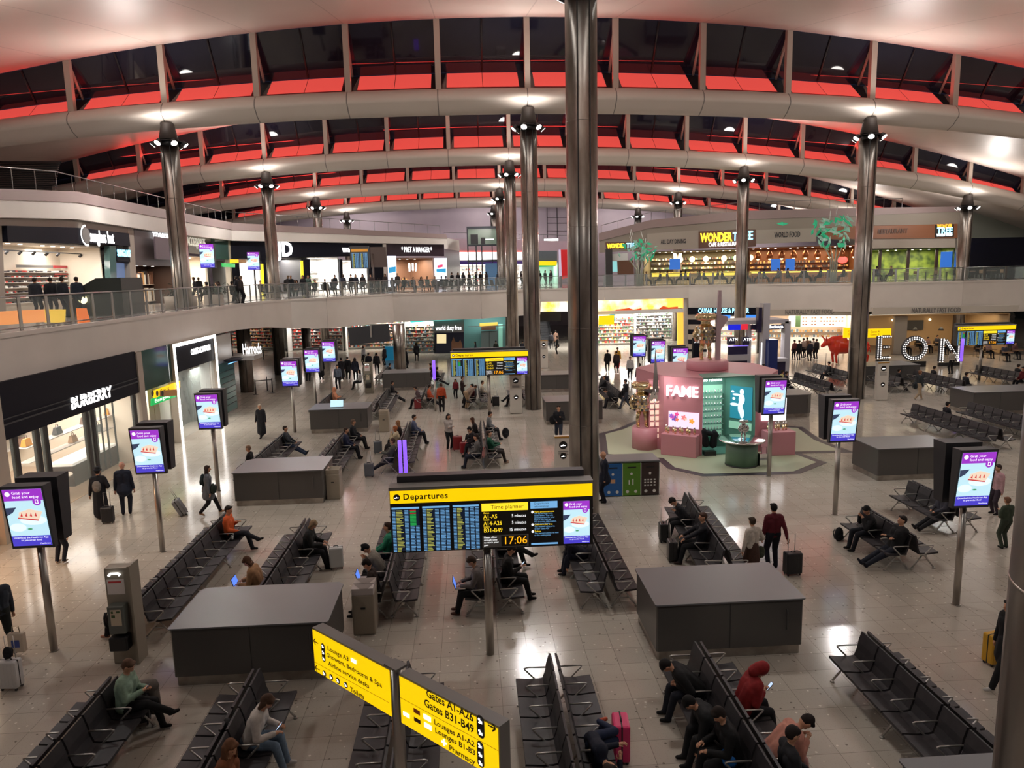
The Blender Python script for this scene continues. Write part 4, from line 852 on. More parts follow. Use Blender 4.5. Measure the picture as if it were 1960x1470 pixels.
# ---- facade facing the viewer: sports shop, cafe
JA, JB = G(438, 461, 10.9), G(850, 467, 10.9); JP = (JA, JB)
t = thing('gallery_parapet', '', 'parapet'); t['kind'] = 'structure'; del t['category']; del t['label']
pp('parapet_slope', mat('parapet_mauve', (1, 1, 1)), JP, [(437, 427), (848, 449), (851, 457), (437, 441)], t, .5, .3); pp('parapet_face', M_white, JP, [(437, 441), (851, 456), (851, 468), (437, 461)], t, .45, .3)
d = (JB-JA); nn = Vector((-d.y, d.x, 0)).normalized(); q = MB(); q.add([JA+Vector((0, 0, .15)), JB+Vector((0, 0, .15)), JB+nn*14+Vector((0, 0, .15)), JA+nn*14+Vector((0, 0, .15))], [(0, 1, 2, 3)]); obj('roof_slab', q, M_white, t)
t = thing('sports_shop', 'navy sports shop front with large white JD letters', 'shop')
pp('fascia', M_navy, JP, [(442, 461), (735, 467), (735, 490), (705, 490), (442, 495)], t, 0, .25)
for a in ([(442, 494), (457, 494), (463, 575), (446, 577)], [(500, 494), (508, 494), (512, 570), (504, 572)], [(580, 496), (593, 496), (595, 566), (582, 567)], [(650, 496), (655, 496), (657, 562), (652, 562)], [(705, 488), (735, 489), (736, 560), (707, 562)]): pp('pier', M_navy, JP, a, t, .02, .3)
ptx('JD', emi('jd_white', (1, 1, 1), 4), JP, (531, 479), (562, 478), 1.75, t, .06, .05, bold=.05); ptx('WH Smith', M_letE, JP, (655, 479), (676, 479), .55, t, .06, .03, bold=.02)
for a in ([(498, 505), (503, 505), (506, 565), (501, 565)], [(574, 499), (579, 499), (581, 548), (577, 548)]): pp('yellow_strip', emi('strip_yellow', S(245, 225, 50), 1.0), JP, a, t, .1, .1)
def jroom(pa, pb, py, h, dep, label, wall, E, **k):
    a, b = AP(pa, py, *JP), AP(pb, py, *JP); o = nn*.2; return room('shop_interior', label, 'shop interior', (a+o), (b+o), ZD, h, dep, wall, E, **k)
jroom(457, 500, 530, 3.1, 5, 'pale interior of the sports shop behind the left column', M_wht, 320, shelves=(.5, 1.2, 1.9), seed=41)
rj = jroom(520, 580, 530, 3.3, 6, 'sports shop interior with coloured shirts', M_dgrey, 900, shelves=(.3, 1.2, 2.2), seed=42, sz=(.3, .6, .5, .8), pal=(0, 1, 2, 3, 1, 5), dens=.8)
jroom(593, 650, 530, 3.3, 4, 'white glowing beauty shop window, upper floor', M_wht, 900, shelves=(.5, 1, 1.5, 2.0), seed=43, dens=.3, sz=(.1, .2, .1, .25))
jroom(657, 705, 530, 3.0, 5, 'newsagent interior with shelves, upper floor', M_wht, 380, shelves=(.4, .8, 1.2, 1.6, 2.0), seed=44, pal=(1, 4, 0, 2))
t = thing('cafe_block', 'dark purple cafe front with white letters between two stars', 'cafe'); M_plum = mat('plum_fascia', S(40, 20, 34), .4)
pp('pier', M_white, JP, [(732, 467), (738, 467), (740, 560), (735, 560)], t, .1, .3); pp('fascia', M_plum, JP, [(738, 467), (850, 468), (850, 490), (738, 490)], t, 0, .25); ptx('★ PRET A MANGER ★'.replace('★', '*'), M_letE, JP, (768, 478), (826, 479), .75, t, .05, .02, bold=.004)
pp('banner', emi('banner_white', S(235, 240, 255), 1.6), JP, [(741, 490), (757, 490), (758, 548), (743, 549)], t, .1, .08); pp('banner', emi('banner_white', (1, 1, 1)), JP, [(831, 494), (854, 494), (854, 546), (832, 548)], t, .1, .08)
pp('banner_picture', emi('banner_blue', S(50, 150, 200), 1.0), JP, [(834, 515), (852, 514), (852, 522), (834, 520)], t, .14, .03); pp('banner_picture', emi('banner_pink', S(220, 70, 110), 1.0), JP, [(836, 508), (846, 506), (846, 511), (836, 513)], t, .14, .03); pp('banner_picture', emi('banner_blue', (1, 1, 1)), JP, [(743, 512), (756, 510), (756, 520), (743, 523)], t, .14, .03)
rm = jroom(758, 831, 520, 3.2, 4, 'brown cafe interior with a cluster of tube lights', mat('cafe_wall', S(130, 98, 78), .5), 500, shelves=(1.0,), seed=45, pal=(1, 7, 3), col=(1, .85, .7), dens=.6)
q = MB(); [q.cyl((2.6+.15*i, 1.2+.1*(i % 3), 1.9+.1*(i % 2)), (2.6+.15*i, 1.2+.1*(i % 3), 2.75), .035, n=6) for i in range(8)]; obj('tube_light', q, M_letE, rm)
# side return of the cafe block, going away
q = MB(); B2 = Vector((JB.x+1.5, JB.y+8, 0)); t = thing('block_return', '', 'wall'); t['kind'] = 'structure'; del t['category']; del t['label']
q.add([(JB.x, JB.y, 10.4), (B2.x, B2.y, 10.4), (B2.x, B2.y, 11.6), (JB.x, JB.y, 11.6)], [(0, 1, 2, 3)]); obj('return_band', q, M_white, t); q = MB(); q.add([(JB.x, JB.y, ZD), (B2.x, B2.y, ZD), (B2.x, B2.y, 10.4), (JB.x, JB.y, 10.4)], [(0, 1, 2, 3)]); obj('return_wall', q, M_plum, t)
# railings along the roofs of the shop blocks
def toprail(pl, pts, label, step=1.6): P = [AP(px, py, *pl) for px, py in pts]; z = sum(p.z for p in P)/len(P); t = thing('roof_railing', label, 'railing'); m = MB(); pm = MB(); dd = Vector((pl[1][0]-pl[0][0], pl[1][1]-pl[0][1], 0)).normalized(); n = Vector((-dd.y, dd.x, 0))*.5; P = [p+n for p in P]; m.tube([p+Vector((0, 0, 1.1)) for p in P], .03, 6); [m.tube([a+(b-a)*i/max(1, round((b-a).length/step)) for i in (k,)]+[a+(b-a)*k/max(1, round((b-a).length/step))+Vector((0, 0, 1.1))], .022, 5) for a, b in zip(P[:-1], P[1:]) for k in range(max(1, round((b-a).length/step))+1)]; obj('rail_frame', m, M_rail, t); return t
toprail(UP, [(-150, 366), (0, 367), (130, 371), (300, 404), (437, 430)], 'steel railing on top of the left gallery block'); toprail(JP, [(438, 430), (848, 452)], 'steel railing on top of the sports shop block')
# ---- far centre of the gallery: bright shops, lift
CP = ((-10, 92), (20, 92)); t = thing('far_shop', 'white and purple lit duty free front at the far end of the gallery', 'shop')
pp('head_band', mat('pink_white', S(196, 170, 184), .5), CP, [(850, 456), (1090, 462), (1160, 470), (1160, 486), (1090, 480), (852, 482)], t, 0, .2)
pp('light_box', emi('box_white', (1, .95, .92), 2.2), CP, [(857, 482), (965, 482), (1000, 482), (1000, 497), (857, 498)], t, .1, .1); pp('red_strip', emi('strip_red', (1, .05, .03), 1.0), CP, [(857, 480), (1000, 480), (1000, 482.5), (857, 482.5)], t, .12, .1)
pp('purple_strip', emi('strip_purple', S(60, 30, 110), .5), CP, [(857, 500), (1000, 500), (1000, 505), (857, 506)], t, .1, .1); pp('white_strip', M_letE, CP, [(857, 506.5), (1000, 505.5), (1000, 507.5), (857, 508.5)], t, .1, .1)
pp('glass_head', mat('slate_glass', S(90, 100, 110), .2), CP, [(1030, 480), (1066, 480), (1066, 500), (1030, 500)], t, .05, .1); pp('yellow_sign', M_yellow, CP, [(1030, 500), (1065, 500), (1065, 508), (1030, 508)], t, .3, .1); pp('green_sign', M_grnS, CP, [(1030, 508), (1065, 508), (1060, 510), (1030, 511)], t, .3, .1); pp('red_shop', emi('shop_red', S(190, 25, 30), .7), CP, [(1073, 478), (1090, 478), (1090, 530), (1074, 535)], t, .1, .1); pp('white_pier', emi('pier_white', S(220, 200, 225), .6), CP, [(1069, 478), (1073, 478), (1075, 530), (1070, 530)], t, .15, .1)
a, b = AP(857, 530, *CP), AP(1000, 530, *CP); room('far_shop_interior', 'bright perfume hall interior at the far end of the gallery', 'shop interior', (a.x, 92.2), (b.x, 92.2), ZD, 2.7, 6, M_wht, 1500, (.5, 1, 1.5, 2), 51, n=2)
a, b = AP(1028, 530, *CP), AP(1068, 530, *CP); room('far_passage', 'greenish lit passage under the far yellow sign', 'passage', (a.x, 92.2), (b.x, 92.2), ZD, 2.7, 6, mat('mint_wall', S(150, 190, 175), .5), 300)
toprail(((-10, 95), (20, 95)), [(850, 461), (1160, 468)], 'steel railing along the far end above the pinkish band')
t = thing('hanging_light', 'white strip light hanging in front of the end wall by climbing frame lines', 'light', AY(1055, 459, 97).to_tuple()); obj('tube', MB().cyl((-.95, 0, 0), (.95, 0, 0), .15, n=10), M_letE, t)
t = thing('wall_grid', 'thin dark cable grid on the pale end wall', 'frame', (0, 0, 0)); q = MB()
for px in (1047, 1066, 1088): q.tube([AY(px, 397, 104.2), AY(px+1, 455, 104.2)], .05, 4)
for py in (416, 427, 442): q.tube([AY(1047, py, 104.2), AY(1100, py, 104.2)], .04, 4)
obj('cables', q, M_black, t)
LZ = 78.5; lp = lambda px, py: AY(px, py, LZ); t = thing('glass_lift', 'free-standing dark framed glass lift on the far gallery', 'lift', (0, 0, 0)); a, b = lp(893, 440), lp(966, 440); x0, x1 = a.x, b.x; zt1, zt2, zc = lp(930, 435).z, lp(930, 469).z, lp(930, 499).z
fr = MB()
for x in (x0, x0+.9, x0+1.5, x1-.2): fr.box(x, LZ, ZD, x+.14, LZ+.14, zt1 if x in (x0, x1-.2) else zt2)
fr.box(x0, LZ-.02, zt1-.15, x1, LZ+3, zt1+.1).box(x0, LZ-.02, zt2-.1, x1, LZ+.2, zt2+.08).box(x0, LZ-.3, zc-.12, x1+.1, LZ+.1, zc+.1); fr.box(x0+.5, LZ+.5, ZD, x0+.62, LZ+.6, zc).box(x1-1.4, LZ+1.5, ZD, x1-1.3, LZ+1.6, zt2)
obj('lift_frame', fr, mat('lift_steel', S(50, 54, 60), .35, .5), t); obj('motor_room_glass', MB().box(x0+.15, LZ+.03, zt2+.08, x1-.2, LZ+.06, zt1-.15), mat('lift_glass', S(120, 140, 125), .15, emit=S(120, 140, 125), es=.12), t)
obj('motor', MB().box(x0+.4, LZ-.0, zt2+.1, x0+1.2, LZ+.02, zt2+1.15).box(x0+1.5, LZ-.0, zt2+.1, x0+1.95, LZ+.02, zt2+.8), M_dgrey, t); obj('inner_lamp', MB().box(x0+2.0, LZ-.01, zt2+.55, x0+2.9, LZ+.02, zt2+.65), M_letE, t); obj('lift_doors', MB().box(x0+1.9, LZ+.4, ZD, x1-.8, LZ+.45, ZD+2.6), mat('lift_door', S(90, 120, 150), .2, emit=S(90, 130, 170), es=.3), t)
# ---- right gallery restaurant
RA, RB_, RC = (13.6, 77), (27, 71.5), (47.2, 67.5)
P1, P2 = (RA, RB_), (RB_, RC)
x3 = AP(1420, 470, *P1); t = thing('restaurant_block', '', 'wall'); t['kind'] = 'structure'; del t['category']; del t['label']
M_rb = mat('block_cream', S(150, 140, 128), .55)
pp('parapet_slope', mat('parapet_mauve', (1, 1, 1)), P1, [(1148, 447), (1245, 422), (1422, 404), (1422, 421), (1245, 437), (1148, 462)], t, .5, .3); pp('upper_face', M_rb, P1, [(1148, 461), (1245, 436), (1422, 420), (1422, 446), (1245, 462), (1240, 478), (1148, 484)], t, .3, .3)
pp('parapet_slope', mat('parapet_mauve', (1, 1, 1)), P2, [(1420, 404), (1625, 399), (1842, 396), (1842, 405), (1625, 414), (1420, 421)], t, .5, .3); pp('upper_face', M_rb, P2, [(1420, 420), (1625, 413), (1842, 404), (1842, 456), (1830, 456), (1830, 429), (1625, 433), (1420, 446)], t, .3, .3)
pp('roof_slab', M_rb, P2, [(1420, 446), (1842, 430), (1842, 434), (1420, 450)], t, .2, 12)
pp('end_wall', M_beige, P2, [(1828, 429), (1842, 429), (1842, 548), (1832, 548)], t, .3, .4)
t = thing('restaurant_facade', 'restaurant front with brown and cream fascia under yellow and blue letters', 'restaurant')
pp('cream_fascia', mat('cream_fascia', S(170, 160, 148), .4), P1, [(1240, 448), (1338, 441), (1338, 476), (1240, 479)], t, .5, .25); pp('brown_fascia', M_brown, P1, [(1338, 444), (1421, 439), (1421, 474), (1338, 476)], t, .6, .3)
pp('brown_fascia', M_brown, P2, [(1420, 439), (1445, 440), (1445, 472), (1420, 474)], t, .55, .3); pp('cream_fascia', mat('cream_fascia', (1, 1, 1)), P2, [(1445, 441), (1560, 437), (1560, 463), (1445, 467)], t, .5, .3)
pp('brown_fascia', mat('orange_brown', S(140, 85, 50), .5), P2, [(1578, 435), (1828, 429), (1828, 456), (1578, 458)], t, .5, .3); pp('shutter_panel', M_beige, P2, [(1662, 457), (1826, 454), (1826, 474), (1662, 476)], t, .3, .2)
ptx('WONDER', M_letY, P1, (1342, 456), (1403, 455), 1.15, t, .66, .05, bold=.05); ptx('T', M_letC, P1, (1403, 454), (1412, 454), 1.15, t, .66, .05, bold=.03); ptx('REE', M_letC, P2, (1412, 453), (1438, 451), 1.15, t, .62, .05, bold=.03); ptx('CAFE & RESTAURANT', M_letE, P1, (1357, 469), (1420, 467), .55, t, .66, .03, bold=.01)
ptx('ALL DAY DINING', M_dgrey, P1, (1266, 464), (1314, 462), .62, t, .53, .03, bold=.01); ptx('WORLD FOOD', M_dgrey, P2, (1480, 451), (1529, 449), .75, t, .53, .03, bold=.01); ptx('RESTAURANT', mat('dark_brown_letter', S(90, 55, 35), .5), P2, (1676, 444), (1733, 443), .6, t, .54, .03, bold=.02)
bx = pp('sign_box', M_signblk, P2, [(1785, 431), (1820, 430), (1820, 454), (1785, 455)], t, .62, .1)
ptx('WONDER', emi('letter_orange', S(240, 170, 50), 1.6), P2, (1788, 434), (1817, 434), .5, t, .66, .03, bold=.015); ptx('TREE', M_letC, P2, (1788, 443), (1817, 442), .8, t, .66, .03, bold=.02); ptx('WORLD FOOD', M_letE, P2, (1787, 451), (1817, 450), .32, t, .66, .03, bold=.012)
t = thing('restaurant_sign', 'small dark sign with yellow and blue letters at the left end of the restaurant', 'sign'); PW = ((10, 72.5), (30, 72.5)); pp('sign_box', M_brown, PW, [(1159, 464), (1223, 463), (1223, 476), (1160, 477)], t, 0, .3); ptx('WONDER', M_letY, PW, (1162, 471), (1197, 471), .62, t, .03, .03, bold=.025); ptx('TREE', M_letC, PW, (1199, 470), (1220, 470), .62, t, .03, .03, bold=.02)
t2 = thing('menu_wall', 'dark menu board wall at the left end of the restaurant', 'board'); pp('board_panel', mat('menu_dark', S(40, 34, 34), .4), PW, [(1159, 477), (1172, 477), (1173, 560), (1160, 560)], t2, 0, .3)
t2 = thing('bar_hut', 'white and teal lit serving hut beside the left glass tree', 'kiosk'); pp('hut_wall', M_wht, PW, [(1174, 486), (1203, 484), (1204, 498), (1174, 499)], t2, -.5, .2); pp('teal_window', emi('teal_lit', S(150, 220, 220), .8), PW, [(1174, 500), (1183, 500), (1184, 520), (1174, 520)], t2, -.5, .2); pp('shelf_back', mat('warm_wood', S(120, 80, 60), .5), PW, [(1184, 499), (1215, 498), (1216, 525), (1185, 526)], t2, -.6, .2)
A0, B0 = AP(1232, 520, *P1), AP(1420, 520, *P1); i1 = Vector((-(B0.y-A0.y), B0.x-A0.x, 0)).normalized()*.3
rr1 = room('restaurant_interior', 'warm lit restaurant interior with bottles and yellow counters, left part', 'restaurant', A0+i1, B0+i1, ZD, 3.3, 5, mat('olive_wall', S(110, 100, 75), .5), 1100, (1.0, 1.5, 2.0, 2.5), 61, (1, .82, .55), pal=(1, 3, 5, 0, 7), n=3, shelfm=M_oak)
obj('glowing_counter', MB().box(.5, 2.2, .75, 4.5, 2.3, 1.15).box(5.5, 2.2, .75, 11.5, 2.3, 1.15), emi('counter_yellow', S(225, 200, 70), 1.0), rr1)
for x in (3.6, 4.8, 6.2, 8.0, 9.2, 10.6): obj('pendant_globe', MB().ell((x, 1.2, 2.5), (.28, .28, .3)), emi('globe_warm', (1, .75, .4), 3.5), rr1)
for x in (2.6,): q = MB(); rect(q, x, 1.5, x+1.1, 2.6, .25); obj('menu_screen', q, emi('screen_fids', S(50, 110, 200), .8), rr1)
A0, B0 = AP(1436, 520, *P2), AP(1656, 520, *P2); i2 = Vector((-(B0.y-A0.y), B0.x-A0.x, 0)).normalized()*.3
rr2 = room('restaurant_interior', 'copper walled restaurant bar interior behind the second glass tree', 'restaurant', A0+i2, B0+i2, ZD, 3.4, 5, mat('copper_wall', S(120, 75, 45), .35, .3), 800, (.9, 1.4, 1.9), 62, (1, .75, .45), pal=(1, 3, 7), n=3, shelfm=M_oak)
obj('bar_counter', MB().box(.4, 1.2, 0, 11.2, 1.8, 1.1), mat('bar_wood', S(150, 100, 55), .4), rr2); obj('bar_glow', MB().box(.4, 1.14, .92, 11.2, 1.19, 1.05), emi('bar_yellow', (1, .75, .1), 2.0), rr2)
for i in range(9): obj('copper_shade', MB().lathe([(.32, 2.35), (.28, 2.8), (.12, 3.1)], (.9+i*1.15, .7, 0), 14), mat('copper', S(170, 100, 60), .3, .7), rr2); obj('bulb', MB().ell((.9+i*1.15, .7, 2.4), (.17, .17, .2)), emi('globe_warm', (1, 1, 1)), rr2)
for x in (2.1, 3.5): q = MB(); rect(q, x, 1.15, x+.9, 2.3, .3); obj('menu_screen', q, emi('screen_fids', (1, 1, 1)), rr2)
q = MB(); q.ell((9.0, .5, 2.05), (.5, .06, .35)); obj('red_neon', q, emi('neon_red', (1, .08, .06), 2.5), rr2)
A0, B0 = AP(1664, 520, *P2), AP(1826, 520, *P2)
rr3 = room('restaurant_interior', 'green leaf wall dining part of the restaurant, right end', 'restaurant', A0+i2, B0+i2, ZD, 2.9, 4, noisy('leaf_wall', S(60, 80, 40), S(130, 150, 60), 1.6, .5, detail=1), 420, None, 63, (1, .9, .6), n=2)
for x in (1.0, 3.6, 6.2): obj('timber_post', MB().box(x, .2, 0, x+.25, .4, 2.9), M_oak, rr3)
q = MB(); rect(q, 6.7, 1.1, 8.6, 2.6, .3); obj('menu_screen', q, emi('screen_fids', (1, 1, 1)), rr3)
toprail(P1, [(1150, 451), (1245, 426), (1420, 408)], 'steel railing on the roof of the restaurant, left part'); toprail(P2, [(1422, 408), (1625, 403), (1730, 401)], 'steel railing on the roof of the restaurant, right part')
# glass leaf trees
def glass_tree(px, py, Y, H0, seed, label, spread, s=1.0):
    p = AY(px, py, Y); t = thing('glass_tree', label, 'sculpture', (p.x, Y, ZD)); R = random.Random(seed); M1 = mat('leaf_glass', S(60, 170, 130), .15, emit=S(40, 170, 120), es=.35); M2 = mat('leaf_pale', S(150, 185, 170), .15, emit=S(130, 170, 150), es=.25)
    q = MB()
    for k in range(4): q.tube([((k-1.5)*.15, 0, 0), ((k-1.5)*.2, 0, H0*.5), ((k-1.5)*.6, R.uniform(-.4, .4), H0*.8)], [.09, .07, .05], 6)
    obj('stem', q, mat('stem_pale', S(160, 165, 150), .3), t)
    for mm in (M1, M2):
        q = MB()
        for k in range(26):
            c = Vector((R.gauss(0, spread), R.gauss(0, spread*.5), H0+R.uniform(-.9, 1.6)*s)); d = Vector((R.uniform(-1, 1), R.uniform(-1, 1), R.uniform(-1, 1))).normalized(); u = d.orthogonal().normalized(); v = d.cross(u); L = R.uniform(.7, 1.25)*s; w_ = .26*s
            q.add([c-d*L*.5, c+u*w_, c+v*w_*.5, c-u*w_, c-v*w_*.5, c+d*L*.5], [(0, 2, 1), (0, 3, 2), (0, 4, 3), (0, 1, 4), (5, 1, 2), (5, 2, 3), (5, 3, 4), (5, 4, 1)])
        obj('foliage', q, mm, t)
    q = MB()
    for k in range(5): c = Vector((R.uniform(-spread, spread)*1.2, 0, H0+R.uniform(.6, 2)*s)); q.tube([c, c+Vector((R.uniform(-.3, .4), 0, .8))], .03, 4)
    obj('glass_rod', q, M_wht, t)
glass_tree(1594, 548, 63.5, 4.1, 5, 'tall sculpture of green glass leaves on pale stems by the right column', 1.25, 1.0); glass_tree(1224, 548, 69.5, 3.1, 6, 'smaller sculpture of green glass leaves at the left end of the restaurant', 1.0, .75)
# ---- lower floor, far side under the gallery
BP = ((-13, 71), (5, 71)); t = thing('duty_free_sign', 'grey duty free panel above a navy display with bottles', 'shop sign'); pp('grey_panel', mat('panel_grey', S(150, 150, 150), .4), BP, [(831, 612), (888, 610), (888, 636), (831, 637)], t, 0, .2); ptx('world duty free', M_letE, BP, (834, 628), (883, 628), .62, t, .03, .02); pp('turquoise_strip', emi('strip_turq', S(0, 200, 190), 1.2), BP, [(786, 612), (887, 606), (887, 611), (786, 617)], t, .3, .1)
pp('navy_panel', mat('navy_display', S(34, 40, 66), .35), BP, [(831, 637), (888, 636), (888, 678), (831, 678)], t, -.02, .2); pp('lit_niche', emi('niche_warm', S(240, 220, 170), 1.0), BP, [(836, 640), (854, 640), (854, 657), (836, 657)], t, .02, .05); pp('bottle_picture', mat('copper_bottle', S(150, 105, 80), .4), BP, [(864, 676), (864, 655), (868, 645), (872, 655), (878, 655), (881, 650), (885, 660), (885, 676)], t, .03, .05)
SH = (.25, .6, .95, 1.3, 1.65, 2.0, 2.35, 2.7)
def shelfwall(a, b, dep, label, seed, E=900, **k): return room('duty_free_shelves', label, 'shelving', a, b, 0, 3.3, dep, M_wht, E*.45, SH, seed, **k)
shelfwall(AP(776, 660, *BP), AP(831, 660, *BP), .9, 'white lit perfume shelves left of the duty free panel', 71, 260)
shelfwall((-13.2, 76), (-5.6, 76), 1.5, 'lit shelves of goods behind the standing crowd', 72, 700, n=2); shelfwall((-19.5, 77), (-13.6, 76), 1.5, 'red and black product shelves behind the far advert screens', 73, 500, pal=(1, 2, 7, 0)); shelfwall((-30, 83), (-20, 77.5), 1.5, 'red brown product shelves at the far left of the lower floor', 74, 500, pal=(2, 7, 1, 3))
t = thing('turquoise_stand', 'turquoise promotion stand beside the round support', 'stand', AY(750, 670, 66).to_tuple()); t.location.z = 0; obj('stand_body', MB().box(-.7, 0, 0, .7, .5, 1.3), mat('turquoise', S(30, 130, 170), .4, emit=S(30, 130, 170), es=.3), t)
LP2 = ((-3, 72.5), (6, 72.5)); t = thing('lift_lobby', 'teal glass lift lobby with gold sign, lower floor far middle', 'lift'); pp('glass_wall', M_tealgl, LP2, [(888, 600), (968, 597), (968, 684), (888, 686)], t, -.5, .1); pp('lift_door', mat('door_grey', S(95, 100, 100), .35, .5), LP2, [(921, 634), (952, 633), (952, 684), (921, 685)], t, 0, .1); pp('door_gap', M_black, LP2, [(936, 634), (937, 634), (937, 685), (936, 685)], t, .02, .02)
pp('gold_sign', mat('gold_sign', S(190, 140, 60), .4, emit=S(190, 140, 60), es=.4), LP2, [(918, 618), (952, 616), (952, 622), (918, 624)], t, .6, .1); pp('copper_head', M_brown, LP2, [(921, 624), (949, 623), (949, 631), (921, 632)], t, .1, .1); pp('glass_fin', mat('mint_glass', S(140, 190, 175), .2), LP2, [(954, 620), (962, 620), (962, 684), (954, 684)], t, .1, .1); pp('steel_rail', M_rail, LP2, [(896, 624), (965, 622), (965, 623.5), (896, 625.5)], t, .4, .05); lamp('lobby_light', 'AREA', (1.5, 71.5, 3.6), 200, (.8, 1, .95), 4, (0, .2, -1), sy=1)
GP = ((6.5, 66.4), (20.6, 67.0)); t = thing('golden_portal', 'glowing golden picture band framing the perfume hall entrance', 'shop sign')
Mg = mat('golden_picture', (.8, .5, .1), .5, emit=(1, .8, .4), es=1.6); N, L, b = nodes(Mg); tc = N.new('ShaderNodeTexCoord'); nz = N.new('ShaderNodeTexNoise'); nz.inputs['Scale'].default_value = .6; nz.inputs['Detail'].default_value = 5; rp = N.new('ShaderNodeValToRGB'); rp.color_ramp.elements[0].position = .38; rp.color_ramp.elements[0].color = (1, .50, .06, 1); rp.color_ramp.elements[1].position = .56; rp.color_ramp.elements[1].color = (1, .95, .72, 1)
L.new(tc.outputs['Object'], nz.inputs['Vector']); L.new(nz.outputs['Fac'], rp.inputs[0]); L.new(rp.outputs[0], b.inputs['Emission Color'])
pp('picture_band', Mg, GP, [(1032, 573), (1145, 570), (1310, 566), (1310, 590), (1145, 596), (1032, 597)], t, -.4, .2); q = pp('flower_edge', emi('edge_red', S(225, 80, 30), .8), GP, [(1180, 593), (1206, 590), (1215, 593), (1230, 590), (1230, 594), (1180, 595)], t, -.35, .1); pp('flower_edge', emi('edge_red', (1, 1, 1)), GP, [(1265, 590), (1272, 586), (1282, 589), (1300, 587), (1300, 591), (1265, 592)], t, -.35, .1)
pp('side_column', emi('gold_column', S(250, 185, 70), 1.2), GP, [(1299, 598), (1310, 597), (1311, 662), (1300, 663)], t, -.4, .2); pp('white_beam', M_wht, GP, [(1145, 597), (1312, 591), (1312, 598), (1145, 603)], t, -.3, .2); pp('pier', M_white, GP, [(1310, 560), (1319, 560), (1320, 690), (1311, 690)], t, -.2, .4)
q = pp('yellow_sign', M_yellow, GP, [(1144, 604), (1173, 603), (1173, 620), (1144, 621)], t, .5, .1); pp('cyan_panel', emi('cyan_panel', S(60, 190, 210), .8), GP, [(1171, 601), (1182, 601), (1182, 617), (1172, 617)], t, -1, .1)
lamp('escalator_light', 'AREA', (8.5, 72, 3.6), 420, (1, .97, .92), 3, (0, .5, -1))  # added fill lamp to brighten the black escalator area, not a fitting
shelfwall((11.5, 78), (22.5, 78), 1.5, 'white brightly lit perfume hall shelves under the golden portal', 81, 2400, n=3, pal=(0, 0, 4, 6, 5, 1)); shelfwall((13.0, 73.5), (17.0, 73.5), .8, 'low white product shelves at the mouth of the perfume hall', 82, 500, pal=(0, 2, 5, 3))
lamp('hall_light', 'AREA', (15, 71, 3.7), 900, (1, .96, .9), 8, (0, 0, -1), sy=5)
t = thing('escalator', 'escalator with dark handrails rising in the far middle', 'escalator', (7.4, 76, 0)); q = MB()
for x in (0, 1.1): q.add([(x, 0, 0), (x, 0, .9), (x, 9, 6.2), (x, 9, 5.3), (x+.06, 0, 0), (x+.06, 0, .9), (x+.06, 9, 6.2), (x+.06, 9, 5.3)], [(0, 1, 2, 3), (7, 6, 5, 4), (1, 5, 6, 2), (0, 3, 7, 4), (0, 4, 5, 1)])
obj('balustrade_panel', q, mat('escalator_panel', S(150, 150, 155), .3, .4), t); q = MB(); [q.box(.08, i*.4, i*.24, 1.08, i*.4+.4, i*.24+.24) for i in range(22)]; obj('steps', q, M_dgrey, t); q = MB(); [q.tube([(x+.03, -.3, .5), (x+.03, 0, .95), (x+.03, 9, 6.25)], .05, 6) for x in (0, 1.1)]; obj('handrail', q, M_black, t)
t = thing('hanging_screen', 'black hanging display in front of the escalator', 'screen', AY(1052, 606, 70).to_tuple()); obj('case', MB().cbox((0, 0, 0), (2.2, .3, .95)), M_black, t)
CV = ((20.6, 66.2), (27, 62.5)); t = thing('seafood_bar', 'black fascia seafood bar with white letters behind the golden robot', 'restaurant'); pp('fascia', M_navy, CV, [(1317, 589), (1447, 589), (1447, 601), (1317, 602)], t, .1, .3); ptx('CAVIAR HOUSE & PRUNIER', M_letC, CV, (1337, 595), (1434, 595), .62, t, .14, .02, bold=.01)
for i in range(8): pp('striped_wall', M_navy if i % 2 else M_beige, CV, [(1317, 602+i*9.5), (1352, 602+i*9.5), (1352, 611.5+i*9.5), (1317, 611.5+i*9.5)], t, 0, .3)
pp('blue_screen', emi('sea_blue', S(60, 130, 230), 1.2), CV, [(1352, 603), (1398, 603), (1398, 612), (1352, 611)], t, 0, .1); pp('blue_screen', emi('sea_blue', (1, 1, 1)), CV, [(1428, 603), (1447, 603), (1447, 616), (1428, 614)], t, 0, .1); a, b = AP(1352, 640, *CV), AP(1447, 640, *CV); room('seafood_interior', 'lit interior of the seafood bar', 'restaurant', a, b, 0, 3.3, 4, M_wht, 600, (.8, 1.3, 1.8, 2.3), 85)
NP = ((27, 62.6), (40.8, 57.7)); NQ = ((32, 59.9), (46.4, 57.0))
t = thing('fast_food_outlet', 'cream fast food fascia lettering and white menu boards behind the red bull', 'restaurant'); pp('fascia', mat('cream_sign', S(190, 182, 170), .4), NP, [(1450, 592), (1629, 590), (1629, 602), (1450, 604)], t, .7, .3); ptx('NATURALLY FAST FOOD', M_grey, NP, (1501, 597), (1594, 596), .55, t, .75, .02, bold=.008)
a, b = AP(1458, 640, *NP), AP(1632, 640, *NP); d0 = (b-a).normalized(); i3 = Vector((-d0.y, d0.x, 0)); rm = room('fast_food_interior', 'warm white fast food servery behind the red bull', 'restaurant', a, b, 0, 3.4, 6, mat('warm_white', S(235, 215, 195), .5), 420, (1.0, 1.5), 86, (1, .86, .7), pal=(0, 4, 3), n=3)
Lr = (b-a).length
for x0, x1, m_ in ((.33, .41, M_wht), (.41, .47, mat('menu_green', S(80, 110, 70), .5)), (.47, .98, emi('menu_white', S(250, 240, 225), 1.1))): obj('menu_board', MB().box(Lr*x0, 3.0, 2.2, Lr*x1, 3.1, 3.2), m_, rm)
